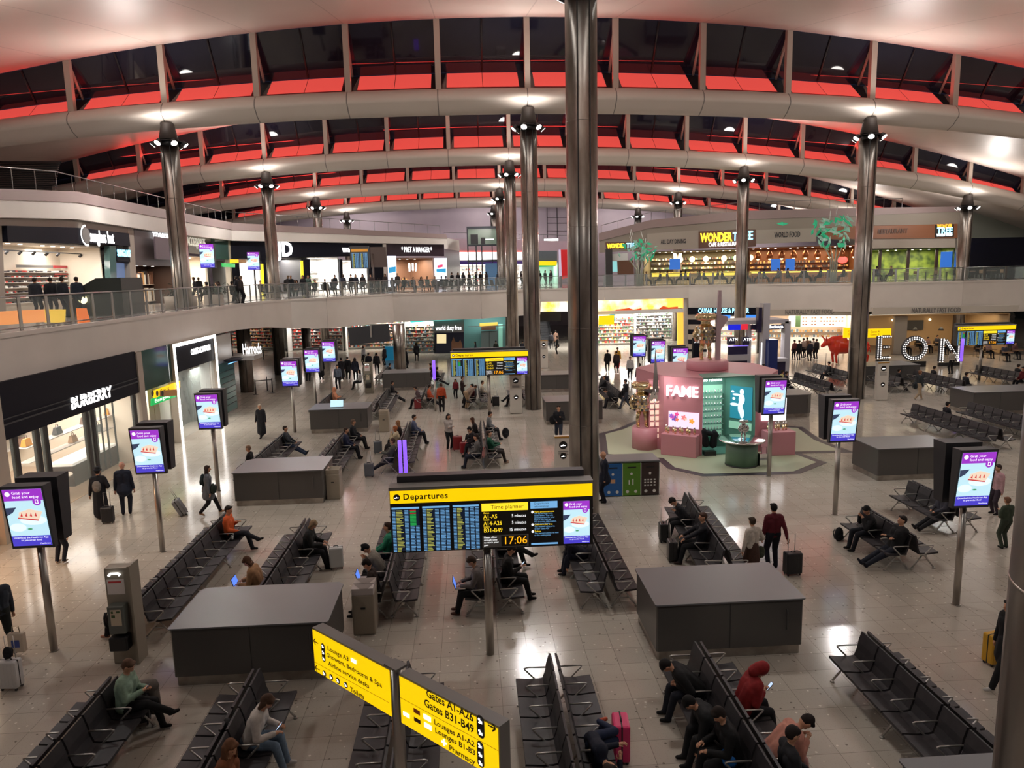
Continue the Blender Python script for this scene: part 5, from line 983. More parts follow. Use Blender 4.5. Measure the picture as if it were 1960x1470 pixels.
q = MB(); R = random.Random(4); [q.box(Lr*R.uniform(.48, .96), 2.98, z, Lr*R.uniform(.48, .96) if 0 else 0, 2.99, z+.1) for z in ()]
for i in range(14): x = Lr*(.49+.034*i); [q.box(x, 2.97, z, x+.16, 2.99, z+.12) for z in (2.35, 2.65, 2.95) if R.random() < .75]
obj('menu_picture', q, PAL[7], rm); obj('servery', MB().box(Lr*.3, 4.0, 0, Lr*.98, 4.8, 1.05), M_wht, rm)
t = thing('fast_food_terrace', 'cream fascia lettering over the dim seating alcove at the far right', 'restaurant'); pp('fascia', mat('cream_sign', (1, 1, 1)), NQ, [(1664, 588), (1940, 583), (1936, 595), (1664, 602)], t, .9, .3); ptx('NATURALLY FAST FOOD', M_grey, NQ, (1736, 595), (1828, 591), .55, t, .95, .02, bold=.008); pp('light_line', emi('line_warm', (1, .85, .6), 2), NQ, [(1664, 602), (1930, 595), (1930, 596), (1664, 603.5)], t, .2, .1)
a, b = AP(1664, 640, *NQ), AP(1928, 640, *NQ); rm = room('alcove_interior', 'dim brown alcove with pictures and lamps behind the bulb letters', 'restaurant', a, b, 0, 3.4, 8, mat('alcove_tan', S(170, 140, 105), .5), 420, None, 87, (1, .8, .5), n=2, floorm=mat('alcove_floor', S(60, 45, 40), .4))
obj('pier', MB().box(2.2, .5, 0, 3.2, 1.0, 3.3), M_rb, rm); obj('framed_picture', MB().box(5.2, 7.8, 1.5, 7.4, 7.9, 2.4), M_dgrey, rm)
for x in (3.8, 5.4, 7.6, 9.5): obj('lamp_shade', MB().lathe([(.25, 1.7), (.08, 2.0)], (x, 4.5, 0), 12), M_dgrey, rm)
for x in (4.6, 7.9): obj('wall_lamp', MB().ell((x, 7.7, 2.45), (.12, .12, .12)), emi('globe_warm', (1, 1, 1)), rm)
for s_, px0, px1, py0, py1, Y in (('a', 1616, 1640, 628, 646, 52), ('b', 1659, 1705, 630, 645, 53)):
    t = thing('direction_sign', 'yellow lit direction sign %s the right-hand column' % ('just left of' if s_ == 'a' else 'just right of'), 'sign'); a, b = AY(px0, py0, Y), AY(px1, py1, Y); m = MB().box(a.x, Y, b.z, b.x, Y+.15, a.z); obj('lit_panel', m, M_yellow, t); obj('pole', MB().cyl(((a.x+b.x)/2, Y+.08, 0), ((a.x+b.x)/2, Y+.08, b.z), .05, n=8), M_pole, t)
    text('lettering', 'Gates A\nGates B', .22, M_signblk, t, (a.x+.3, Y-.01, (a.z+b.z)/2), ext=0)
# right edge: distant dark glazing and walkway
t = thing('exit_sign', 'small green running man exit sign above the right gallery roof', 'sign', AY(1519, 386, 78).to_tuple()); obj('lit_panel', MB().cbox((0, 0, 0), (.8, .12, .4)), M_grnS, t); obj('pictogram', MB().cbox((-.15, -.07, 0), (.25, .02, .22)), M_letE, t); obj('pole', MB().cyl((0, 0, -2.6), (0, 0, -.2), .04, n=6), M_rail, t)
t = thing('advert_screen', 'advert screen on the upper left gallery beside the steel column', 'screen', (0, 0, 0), 0, 'advert screens on the gallery'); obj('pole', MB().cyl((0, .05, 0), (0, .05, 2.6), .06, n=10), M_black, t); obj('housing', MB().box(-.42, 0, 2.2, .42, .25, 3.6), M_dgrey, t); ad = advert(t, .80, 1.34); ad.location = (0, -.01, 2.9)
p = AY(397, 500, 43.5); t.location = (p.x, 43.5, ZD); t2 = dup(t, (AY(485, 500, 58).x, 58, ZD), 0, 'advert screen on the upper gallery in front of the sports shop'); t2.scale = (1.1, 1, 1.0)
t = thing('departures_board', 'tilted dark departures display on the upper gallery before the newsagent', 'information board', AY(690, 540, 66).to_tuple()); t.location.z = ZD; obj('pole', MB().cyl((1.2, .1, 0), (1.2, .1, 3.5), .08, n=8), mat('dark_bronze', S(80, 65, 60), .4), t); obj('case', MB().box(-.8, 0, 2.2, .9, .25, 4.2), M_dgrey, t); obj('header', MB().box(-.7, -.01, 3.7, .8, 0, 3.95), mat('header_amber', S(190, 130, 40), .5, emit=S(190, 130, 40), es=.5), t); fids(t, -.65, 0, 2.3, 3.6, -.02, 9); fids(t, .08, .75, 2.3, 3.6, -.02, 10)
obj('rear_wedge', MB().prism([(1.0, .1), (2.4, .2), (2.2, 1.0)], 2.3, 4.1), mat('dark_bronze', (1, 1, 1)), t)
t = thing('louvre_wall', 'dark louvred plant screen under the roof at the far left', 'louvre', (0, 0, 0)); A_, B_2 = AY(-260, 300, 47), AY(118, 309, 47); q = MB(); q.add([AY(-260, 306, 47), AY(118, 309, 47), AY(100, 350, 47), AY(100, 372, 47), AY(-260, 372, 47)], [(4, 3, 2, 1, 0)]); obj('backing', q, M_dgrey, t); q = MB()
for i in range(16): z = B_2.z-.12-i*.13; q.box(A_.x, 46.85, z, B_2.x-.1-i*.035, 46.95, z+.05)
obj('slats', q, mat('slat_brown', S(88, 76, 72), .5), t)
m = MB(); m.add([AY(1843, 380, 69), AY(1843, 456, 69), AY(2060, 452, 69), AY(2060, 396, 69)], [(0, 1, 2, 3)]); struct('wall_right_upper', m, mat('end_green_grey', S(120, 122, 112), .5), 'plain grey green sheet for the roof soffit coming down at the far right')  # flat upright sheet standing in for the roof shell that comes down here
m = MB(); m.add([AY(1843, 456, 69), AY(1843, 545, 69), AY(2060, 540, 69), AY(2060, 452, 69)], [(0, 1, 2, 3)]); struct('window_6', m, M_glassdark, 'dark night window beyond the far right terrace')
# ================================================================ FIGURES: one continuous remeshed body each
JOBS = []
def capsule(mb, a, b, ra, rb, n=10):
    a, b = Vector(a), Vector(b); ax = b-a
    if ax.length < 1e-4: ax = Vector((0, 0, 1e-3)); b = a+ax
    t = ax.normalized(); u = t.orthogonal().normalized(); v = t.cross(u); R = []
    for k in (-1, -.5): R.append((a+t*ra*k*.98, ra*math.sqrt(max(0.02, 1-k*k))))
    R += [(a, ra), (b, rb)]
    for k in (.5, 1): R.append((b+t*rb*k*.98, rb*math.sqrt(max(0.02, 1-k*k))))
    vs = [p+u*(r*math.cos(2*PI*i/n))+v*(r*math.sin(2*PI*i/n)) for p, r in R for i in range(n)]; o = len(mb.v); m = len(R)-1
    mb.add(vs, [(j*n+i, j*n+(i+1) % n, (j+1)*n+(i+1) % n, (j+1)*n+i) for j in range(m) for i in range(n)], True)
    mb.fl([tuple(o+n-1-i for i in range(n)), tuple(o+m*n+i for i in range(n))], [True, True])
class Blob:
    def __init__(s): s.mb = MB(); s.c = []
    def cap(s, a, b, ra, rb, reg): capsule(s.mb, a, b, ra, rb); s.c.append((Vector(a), Vector(b), ra, rb, reg)); return s
    def ell(s, c, r, reg, R=None): s.mb.ell(c, r, R, 12, 9); m = min(r); s.c.append((Vector(c), Vector(c), m*1.0, m*1.0, reg)); return s
def ik(a, b, l1, l2, pole):
    a, b = Vector(a), Vector(b); d = b-a; L = min(max(d.length, 1e-3), (l1+l2)*.999); dn = d.normalized(); b = a+dn*L
    x = (l1*l1-l2*l2+L*L)/(2*L); h = math.sqrt(max(0, l1*l1-x*x)); p = Vector(pole); p = (p-dn*p.dot(dn)); p = p.normalized() if p.length > 1e-4 else Vector((0, 0, 1))
    return a+dn*x+p*h, b
HAIRM = {}
def cm(c, kind):
    key = (kind,)+tuple(c)
    if key not in HAIRM: HAIRM[key] = noisy('%s_%d' % (kind, len(HAIRM)), S(*c), tuple(v*.8 for v in S(*c)), 14 if kind == 'cloth' else 30, .8 if kind != 'skin' else .55, spec=.3)
    return HAIRM[key]
SKIN = (205, 155, 125)
def person(label, loc, rz, mode='stand', top=(30, 30, 34), legs=(22, 22, 28), shoes=(20, 18, 18), hair=(40, 28, 22), hs='short', h=1.72, lean=0.0, hands=None, feet=None, look=(0, 0), bulk=1.0, coat=0.0, lod=1, skin=SKIN, group=None, twist=0.0, legside=0.0, z0=0.0, side=0.0, creg=1):
    s = h/1.75; V = Vector; B = Blob(); seated = mode == 'sit'; lie = mode == 'lie'
    pel = V((0, 0, .93)) if not seated else V((0, .27, .56))
    if lie: pel = V((0, .36, .56))
    U = Matrix.Rotation(-lean, 3, 'X') if not lie else Matrix.Rotation(-lean, 3, 'X')
    if lie: U = Matrix.Rotation(PI/2*.93, 3, 'Y') @ Matrix.Rotation(-.15, 3, 'X')      # lying along the bench
    if side: U = Matrix.Rotation(side, 3, 'Y') @ U
    T = Matrix.Rotation(twist, 3, 'Z'); up = lambda x, y, z: pel+U @ (T @ V((x, y, z)))
    bw = bulk*1.1
    for x in (-.07, .07): B.cap(up(x, 0, 0), up(x, .0, .17), .105*bw, .10*bw, 1); B.cap(up(x, 0, .17), up(x*1.2, .0, .36), .10*bw, .115*bw, 1)
    B.cap(up(-.15, -.01, .47), up(.15, -.01, .47), .072*bw, .072*bw, 1); B.cap(up(0, -.02, .44), up(0, -.01, .53), .09*bw, .06, 1)
    for x in (-.08, .08): B.cap(V((x, pel.y, pel.z-.03)), V((x, pel.y-.02, pel.z+.03)), .108, .108, 2 if coat == 0 else 1)
    B.cap(up(0, 0, .52), up(0, .02, .60), .052, .05, 0)
    hd = up(0, .035, .70); yw, pt_ = look; HR = (U @ T @ Matrix.Rotation(yw, 3, 'Z') @ Matrix.Rotation(-pt_, 3, 'X')) if not lie else U
    hv = lambda x, y, z: hd+HR @ V((x, y, z))
    B.ell(hd, (.08, .098, .116), 0, HR); B.cap(hv(0, .03, -.06), hv(0, .055, -.085), .05, .032, 0)
    if lod < 2:
        B.cap(hv(0, .092, .0), hv(0, .108, -.025), .012, .016, 0); [B.cap(hv(x, 0, .01), hv(x, -.005, -.02), .022, .016, 0) for x in (-.08, .08)]
    # arms
    hands = hands or ('side' if not seated else 'lap'); HL = []
    PH_ = {'side': [(-.27, .04, -.10), (.27, .04, -.10)], 'lap': [(-.10, .30, .08), (.10, .28, .08)], 'phone': [(-.06, .34, .26), (.07, .32, .25)], 'type': [(-.13, .42, .15), (.13, .42, .15)], 'face': [(-.09, .20, .50), (.09, .20, .50)], 'cross': [(.08, .20, .20), (-.10, .20, .22)], 'tow': [(-.26, .05, -.08), (.30, -.22, -.12)], 'towl': [(-.30, -.22, -.12), (.26, .05, -.08)], 'bagl': [(-.32, .02, -.16), (.22, .14, .1)], 'ear': [(-.13, .12, .55), (.2, .2, .1)], 'down': [(-.2, .45, -.35), (.2, .45, -.35)], 'chest': [(-.1, .2, .3), (.1, .25, .1)]}
    tg = PH_[hands] if isinstance(hands, str) else hands
    for sx, tgt in zip((-1, 1), tg):
        sh = up(sx*.185, -.01, .46); w_ = pel+U @ V(tgt) if not seated or hands in ('face', 'ear', 'chest', 'cross') else pel+V(tgt)+U @ V((0, 0, 0))
        el, w_ = ik(sh, w_, .29, .26, V((sx*.6, -.7, -.6)))
        B.cap(sh, el, .057*bw, .046*bw, 1); B.cap(el, w_, .045*bw, .034*bw, 1); dr = (w_-el).normalized(); B.cap(w_+dr*.01, w_+dr*.075, .028, .030, 0); HL.append((w_, dr, sx))
    # legs
    FT = {'flat': [(-.11, .80), (.11, .80)], 'out': [(-.10, 1.12), (.10, 1.10)], 'in': [(-.11, .60), (.11, .56)], 'cross': [(-.10, .82), (.04, .80)], 'stand': [(-.10, .0), (.10, .02)], 'walk': [(-.09, .32), (.09, -.30)], 'walk2': [(-.09, -.25), (.09, .30)], 'up': [(-.1, .35), (.1, .32)]}
    feet = feet or ('flat' if seated else 'stand'); F_ = FT[feet] if isinstance(feet, str) else feet; anks = []
    for i, (sx, (fx_, fy_)) in enumerate(zip((-1, 1), F_)):
        hp = V((sx*.09, pel.y, pel.z-.02)); az = .085; ft = V((0, 1, 0))
        if lie:
            hp = up(sx*.08, 0, -.03); ank = up(sx*.05, .28, -.52)+V((0, 0, 0)); kn, ank = ik(hp, ank, .43, .42, up(0, 1, 0)-pel); ft = (U @ V((0, .9, -.3))).normalized()
            B.cap(hp, kn, .082, .062, 2); B.cap(kn, ank, .058, .042, 2); B.cap(ank, ank+ft*.15, .042, .034, 3); continue
        ank = V((fx_+legside, fy_, az))
        if feet == 'cross' and i == 1: ank = V((-.02, 1.02, .36)); ft = V((-.1, .95, .3))
        if feet == 'out': ft = V((sx*.2, .6, .75)).normalized()
        if feet in ('walk', 'walk2') and fy_ < 0: ank.z = .15; ft = V((0, .85, -.5)).normalized()
        kn, ank = ik(hp, ank, .44, .43, V((sx*.15, 1, .25))); B.cap(hp, kn, .10, .074, 2); B.cap(kn, ank, .070, .052, 2)
        B.cap(ank+V((0, -.02, -.035)), ank+V((0, -.02, -.035))+ft*.15, .043, .034, 3)
    if coat and not seated: B.cap(V((0, 0, pel.z)), V((0, -.01, pel.z-coat)), .155*bw, .19*bw, creg); B.cap(V((-.05, 0, pel.z)), V((-.07, 0, pel.z-coat)), .14, .16, creg); B.cap(V((.05, 0, pel.z)), V((.07, 0, pel.z-coat)), .14, .16, creg)
    if coat and seated: B.cap(V((-.08, pel.y, .52)), V((-.09, .62, .50)), .12, .105, 1); B.cap(V((.08, pel.y, .52)), V((.09, .62, .50)), .12, .105, 1)
    # hair
    Hb = Blob(); hb = lambda x, y, z: hv(x, y, z)
    if hs != 'bald':
        Hb.ell(hb(0, -.022, .022), (.091, .10, .114), 4, HR); Hb.cap(hb(-.05, .05, .075), hb(.05, .05, .075), .035, .035, 4)
        if hs == 'long': [Hb.cap(hb(x, -.05, 0), hb(x, -.06, 0)+V((x*.3, -.03, -.25)), .05, .035, 4) for x in (-.06, 0, .06)]; [Hb.cap(hb(x, -.01, .02), hb(x, 0, 0)+V((x*.1, .0, -.2)), .028, .02, 4) for x in (-.085, .085)]
        if hs == 'bob': [Hb.cap(hb(x, -.02, .0), hb(x, -.02, -.12), .04, .035, 4) for x in (-.07, 0, .07)]
        if hs == 'bun': Hb.ell(hb(0, -.10, .07), (.04, .04, .04), 4)
        if hs == 'pony': Hb.cap(hb(0, -.10, .02), hb(0, -.13, -.02)+V((.03, -.04, -.18)), .035, .02, 4)
        if hs == 'hood': Hb = Blob(); Hb.ell(hb(0, -.035, .01), (.112, .115, .13), 4, HR); Hb.cap(hb(0, -.08, -.03), hb(0, -.06, -.14), .09, .10, 4)
        if hs == 'beanie': Hb.cap(hb(0, -.02, .05), hb(0, -.03, .11), .085, .05, 4)
        if hs == 'hat': Hb.mb.lathe([(.15, 0), (.15, .012), (.09, .014), (.08, .10), (.03, .12)], hb(0, 0, .06), 14); Hb.c.append((hb(0, 0, .1), hb(0, 0, .1), .1, .1, 4))
    base = Matrix.Translation(V(loc)+V((0, 0, z0))) @ Matrix.Rotation(rz, 4, 'Z') @ Matrix.Diagonal((s, s, s if not seated and not lie else 1, 1))
    JOBS.append(dict(label=label, base=base, B=B, H=Hb if Hb.c else None, cols=(top, legs, shoes, hair, skin), lod=lod, hands=HL, hv=hv, HR=HR, group=group, loc=loc, rz=rz, hs=hs))
    return base, up, pel
def at(base, p): return base @ Vector(p)
def sit(label, key, sd, px, py, hz=1.18, **k):
    cx, yf, nl, nr, tl, _ = BL[key]; n = nl if sd < 0 else nr; y = G(px, py, hz).y; i = min(n-1, max(0, round((yf-y)/PIT-.5))); p, rz = seatpos(cx, yf, i, sd, tl)
    return person(label, p, rz, k.pop('mode', 'sit'), **k)
def stand(label, px, py, deg, **k):                  # px,py = between the feet; deg: 0 faces away from the viewer, 90 faces left
    return person(label, G(px, py, k.pop('zf', 0.0))+Vector((0, 0, 0)), math.radians(deg), **k)
def flush():
    tmp = []
    for j in JOBS:
        vx = {0: .017, 1: .024, 2: .045}[j['lod']]
        for key in ('B', 'H'):
            if j[key] is None: continue
            o = bpy.data.objects.new('tmp', j[key].mb.mesh('tmp')); COL.objects.link(o); m = o.modifiers.new('r', 'REMESH'); m.mode = 'VOXEL'; m.voxel_size = vx if key == 'B' else max(vx*.8, .018); m.use_smooth_shade = True
            m = o.modifiers.new('s', 'SMOOTH'); m.factor = .5; m.iterations = 2 if j['lod'] < 2 else 1; tmp.append((j, key, o))
    dg = bpy.context.evaluated_depsgraph_get(); dg.update()
    import numpy as np
    for j, key, o in tmp:
        me = bpy.data.meshes.new_from_object(o.evaluated_get(dg)); j[key+'m'] = me
    for j, key, o in tmp: bpy.data.objects.remove(o)
    for j in JOBS:
        me = j['Bm']; me.name = 'person'; n = len(me.polygons); c = np.zeros(n*3); me.polygons.foreach_get('center', c); c = c.reshape(-1, 3); best = np.full(n, 1e9); reg = np.zeros(n, int)
        for a, b, ra, rb, rg in j['B'].c:
            a, b = np.array(a), np.array(b); d = b-a; L2 = max(d@d, 1e-9); t = np.clip((c-a)@d/L2, 0, 1); q = a+t[:, None]*d; dist = np.linalg.norm(c-q, axis=1)-(ra+(rb-ra)*t); u = dist < best; best[u] = dist[u]; reg[u] = rg
        top, legs, shoes, hair, skin = j['cols']; ms = [cm(skin, 'skin'), cm(top, 'cloth'), cm(legs, 'cloth'), cm(shoes, 'cloth')]
        me.materials.clear(); [me.materials.append(m) for m in ms]; me.polygons.foreach_set('material_index', reg); me.polygons.foreach_set('use_smooth', [True]*n)
        o = bpy.data.objects.new('person', me); COL.objects.link(o); o.matrix_world = j['base']; tag(o, j['label'], 'person', j['group'])
        if j['lod'] < 2:
            vn = me.vertices
            for nm, rg, off in (('jacket', 1, .007), ('trousers', 2, .005)):
                ids = [p for p in me.polygons if reg[p.index] == rg]; vm = {}; vs = []; fs = []
                for p in ids:
                    f = []
                    for v in p.vertices:
                        if v not in vm: vm[v] = len(vs); vs.append(vn[v].co+vn[v].normal*off)
                        f.append(vm[v])
                    fs.append(tuple(f))
                m2 = bpy.data.meshes.new(nm); m2.from_pydata(vs, [], fs); m2.polygons.foreach_set('use_smooth', [True]*len(fs)); m2.materials.append(ms[rg]); q = bpy.data.objects.new(nm, m2); COL.objects.link(q); q.parent = o
        if j['H'] is not None:
            hm = j['Hm']; hm.name = 'hair'; hm.materials.clear(); hm.materials.append(cm(hair if j['hs'] != 'hood' else top, 'hair')); q = bpy.data.objects.new('hair' if j['hs'] not in ('hood', 'hat', 'beanie') else j['hs'], hm); COL.objects.link(q); q.parent = o
        if j['lod'] == 0:
            fb = MB(); fm = MB()
            for w_, dr, sx in j['hands']:
                u = dr.cross(Vector((0, 0, 1))); u = u.normalized() if u.length > .1 else Vector((1, 0, 0)); dn = dr.cross(u).normalized(); dn = dn if dn.z < 0 else -dn; k0 = w_+dr*.085
                for i in range(4): a = k0+u*(i-1.5)*.017; L = (.030, .036, .038, .028)[i]; fb.tube([a, a+dr*L+dn*.004, a+dr*L*1.6+dn*.022, a+dr*L*1.7+dn*.040], [.009, .0085, .008, .006], 6)
                a = w_+dr*.03-u*sx*.03; fb.tube([a, a-u*sx*.025+dr*.025, a-u*sx*.022+dr*.055+dn*.012], [.011, .010, .007], 6)
            hv = j['hv']
            for x in (-.03, .03): fm.ell(hv(x, .083, .012), (.011, .008, .007))
            lp_ = MB(); lp_.ell(hv(0, .098, -.052), (.022, .008, .006)); obj('fingers', fb, cm(j['cols'][4], 'skin'), o); obj('eyes', fm, M_black, o); obj('mouth', lp_, mat('lips', S(150, 80, 75), .5), o)
    JOBS.clear()
# ---- luggage and hand-held things
def suitcase(label, p, rz, col, h=.55, w=.38, d=.23, handle=True, tilt=0.0, z=0.0, band=None):
    t = thing('suitcase', label, 'suitcase', (p[0], p[1], z), rz, 'wheeled suitcases'); t.rotation_euler = (tilt, 0, rz); m = mat('case_%d_%d_%d' % col, S(*col), .35)
    b = obj('shell', MB().box(-w/2, -d/2, .05, w/2, d/2, .05+h), m, t, bevel=.035); gm = MB()
    for x in (-w*.3, -w*.1, w*.1, w*.3): gm.box(x-.008, -d/2-.004, .1, x+.008, -d/2+.002, h)
    obj('ribs', gm, m, t); obj('zip_band', MB().box(-w/2-.003, -.015, .05, w/2+.003, .015, .053+h), mat('case_zip', S(*(band or (20, 20, 22))), .5), t, bevel=.01)
    for x in (-w*.38, w*.38):
        for y in (-d*.32, d*.32): obj('wheel', MB().cyl((x-.012, y, .028), (x+.012, y, .028), .028, n=10), M_black, t)
    if handle: obj('pull_handle', MB().tube([(-.09, d*.3, h), (-.09, d*.3, h+.5), (.09, d*.3, h+.5), (.09, d*.3, h)], .009, 6), M_alu, t)
    obj('grip', MB().tube([(-.06, 0, h+.05), (-.05, 0, h+.08), (.05, 0, h+.08), (.06, 0, h+.05)], .012, 6), M_black, t); return t
def backpack(label, p, rz, col=(25, 25, 28), s=1.0, name='backpack', tilt=0.0):
    t = thing(name, label, 'bag', tuple(p), rz); t.rotation_euler = (tilt, 0, rz); m = cm(col, 'cloth')
    obj('body', MB().ell((0, 0, .22*s), (.16*s, .10*s, .23*s), n=14, m=10), m, t); obj('front_pocket', MB().ell((0, -.08*s, .14*s), (.11*s, .05*s, .11*s), n=12, m=8), m, t); obj('strap', MB().tube([(-.08*s, .08*s, .38*s), (-.10*s, .13*s, .25*s), (-.09*s, .08*s, .06*s)], .015, 6).tube([(.08*s, .08*s, .38*s), (.10*s, .13*s, .25*s), (.09*s, .08*s, .06*s)], .015, 6), M_black, t); return t
def device(name, label, p, rz, laptop=False, lit=(200, 225, 255), tilt=.9):
    t = thing(name, label, 'laptop' if laptop else 'phone', tuple(p), rz)
    if laptop: obj('keyboard_base', MB().box(-.16, -.11, 0, .16, .11, .015), M_alu, t, bevel=.004); R_ = Matrix.Rotation(-.3, 3, 'X'); obj('display_lid', MB().cbox((0, .145, .11), (.32, .012, .22), R_), M_dgrey, t); q = MB(); q.add([Vector((0, .135, .11))+R_ @ Vector(v) for v in ((-.15, 0, -.10), (.15, 0, -.10), (.15, 0, .10), (-.15, 0, .10))], [(0, 1, 2, 3)]); obj('screen', q, emi('laptop_lit', S(90, 130, 230), 1.2), t)
    else: R_ = Matrix.Rotation(tilt-PI/2, 3, 'X'); obj('phone_body', MB().cbox((0, 0, 0), (.072, .009, .15), R_), M_black, t); q = MB(); q.add([R_ @ Vector(v) for v in ((-.032, -.006, -.068), (.032, -.006, -.068), (.032, -.006, .068), (-.032, -.006, .068))], [(0, 1, 2, 3)]); obj('screen', q, emi('phone_lit', S(*lit), .9), t)
    return t
# ================================================================ PERFUME KIOSK, BOOTH, LETTERS, BULL
M_pink = mat('kiosk_pink', S(205, 140, 150), .4); M_pink2 = mat('kiosk_pink_top', S(190, 128, 138), .45); M_teal = mat('kiosk_teal', S(100, 150, 135), .4); M_gold = mat('gold_chrome', (.85, .70, .42), .14, 1.0); M_silver = mat('silver_chrome', (.85, .83, .82), .12, 1.0)
MP = [(1146, 830), (1150, 872), (1258, 880), (1278, 897), (1345, 912), (1531, 907), (1583, 886), (1533, 868), (1634, 866), (1572, 842), (1536, 817), (1500, 816), (1215, 806), (1184, 820)]
P_ = [G(*p) for p in MP]; t = thing('kiosk_mat', 'pale green floor mat with dark zigzag border under the perfume kiosk', 'mat', (0, 0, 0)); cc = sum(P_, Vector())/len(P_)
def poly_obj(P, z, m, nm):
    bm = bmesh.new(); f = bm.faces.new([bm.verts.new((p.x, p.y, z)) for p in P]); f.normal_update()
    if f.normal.z < 0: f.normal_flip()
    r = bmesh.ops.extrude_face_region(bm, geom=[f]); bmesh.ops.translate(bm, verts=[v for v in r['geom'] if isinstance(v, bmesh.types.BMVert)], vec=(0, 0, .006)); bmesh.ops.triangulate(bm, faces=bm.faces[:]); me = bpy.data.meshes.new(nm); bm.to_mesh(me); bm.free(); return obj(nm, me, m, t)
poly_obj(P_, .002, mat('mat_border', S(52, 48, 56), .4), 'border')
IN = []
for i, p in enumerate(P_):
    a, b = P_[i-1], P_[(i+1) % len(P_)]; d1, d2 = (p-a).normalized(), (b-p).normalized(); n = Vector((-(d1+d2).y, (d1+d2).x, 0)); n = n.normalized() if n.length > .01 else Vector((-d1.y, d1.x, 0)); k = max(.35, n.dot(Vector((-d1.y, d1.x, 0)))); IN.append(p+n*.32/k)
poly_obj(IN, .006, mat('mat_green', S(176, 184, 156), .45), 'inlay')
K = [(8.04, 29.45), (9.42, 28.5), (9.62, 29.75), (10.85, 29.85), (11.75, 28.75), (12.35, 28.8), (13.3, 30.2), (13.2, 32.6), (11.6, 34), (9.0, 34), (7.5, 32.2)]
ZK = AY(1342, 724, 28.5).z; kk = thing('perfume_kiosk', 'pink and teal perfume kiosk with glowing FAME letters', 'kiosk', (0, 0, 0))
bd = MB(); bd.prism(K, 0, ZK); bd = MB()
n = len(K)
for i in range(n):
    a, b = K[i], K[(i+1) % n]; bd.cur = 1 if i in (1, 2, 3) else 0; bd.add([(a[0], a[1], 0), (b[0], b[1], 0), (b[0], b[1], ZK), (a[0], a[1], ZK)], [(0, 1, 2, 3)])
obj('walls', bd, [M_pink, M_teal], kk); roof = MB(); roof.prism([K[i] for i in range(n)], ZK-.02, ZK); obj('roof', roof, M_pink2, kk)
obj('teal_top_edge', MB().prism([(9.42, 28.5), (11.75, 28.75), (10.85, 29.85), (9.62, 29.75)], ZK-.04, ZK+.01), M_teal, kk); obj('teal_floor', MB().prism([(9.42, 28.5), (11.75, 28.75), (10.85, 29.85), (9.62, 29.75)], .01, .05), M_teal, kk)
rzk = math.atan2(K[1][1]-K[0][1], K[1][0]-K[0][0]); e = Vector((math.cos(rzk), math.sin(rzk), 0)); nk = Vector((e.y, -e.x, 0)); k0 = Vector((K[0][0], K[0][1], 0)); LK = (Vector(K[1])-Vector(K[0])).length
text('glowing_letters', 'FAME', .62, emi('fame_white', (1, .95, .95), 1.7), kk, k0+e*.12+nk*.06+Vector((0, 0, ZK-.62)), (PI/2, 0, rzk), ext=.05, fit=LK*.80, off=.012)
def on(px0, pz0, px1, pz1, nm, m, o=.03): q = MB(); a, b = k0+e*px0*LK+nk*o, k0+e*px1*LK+nk*o; q.quad(a+Vector((0, 0, pz0)), b+Vector((0, 0, pz0)), b+Vector((0, 0, pz1)), a+Vector((0, 0, pz1))); return obj(nm, q, m, kk)
on(.14, 1.12, .92, 1.80, 'picture_screen', emi('flower_screen', S(240, 225, 245), .95)); R = random.Random(3)
for i, c in enumerate(((230, 110, 70), (240, 190, 170), (110, 90, 180), (220, 70, 130), (235, 150, 60), (90, 80, 160), (240, 120, 120), (200, 80, 160))): x = R.uniform(.2, .84); z = R.uniform(1.2, 1.68); q = MB(); cx = k0+e*x*LK+nk*.035; r_ = R.uniform(.06, .13); q.add([cx+e*(r_*(1+.25*math.cos(5*a))*math.cos(a))+Vector((0, 0, z+r_*(1+.25*math.cos(5*a))*math.sin(a))) for a in [2*PI*j/24 for j in range(24)]], [tuple(range(24))]); obj('flower_picture', q, emi('flower_%d' % i, S(*c), 1.2), kk)
a = k0+e*.05*LK; b = k0+e*.95*LK; q = MB(); P4 = [a, b, b+nk*.55, a+nk*.55]; q.prism([(p.x, p.y) for p in P4], 0, .92); obj('tester_plinth', q, M_pink, kk, bevel=.03)
def bottles(parent, pts, z, s, m, nm='bottle'):
    for i, p in enumerate(pts): obj(nm, MB().cyl((p[0], p[1], z), (p[0], p[1], z+.16*s), .035*s, .045*s, 8).cyl((p[0], p[1], z+.16*s), (p[0], p[1], z+.20*s), .015*s, n=6).lathe([(.05*s, z+.20*s), (.05*s, z+.23*s)], (p[0], p[1], 0), 8), m, parent)
bt = [k0+e*LK*(.12+.09*i)+nk*(.2+.18*(i % 2)) for i in range(9)]
for i, p in enumerate(bt):
    t = thing('perfume_bottle', 'golden perfume bottles on the pink plinth below the picture screen', 'bottle', (p.x, p.y, .92), 0, 'golden bottles on the left plinth'); obj('flacon', MB().cyl((0, 0, 0), (0, 0, .2), .04, .055, 8), M_gold, t); obj('cap', MB().cyl((0, 0, .2), (0, 0, .32), .045, .02, 8), M_silver, t)
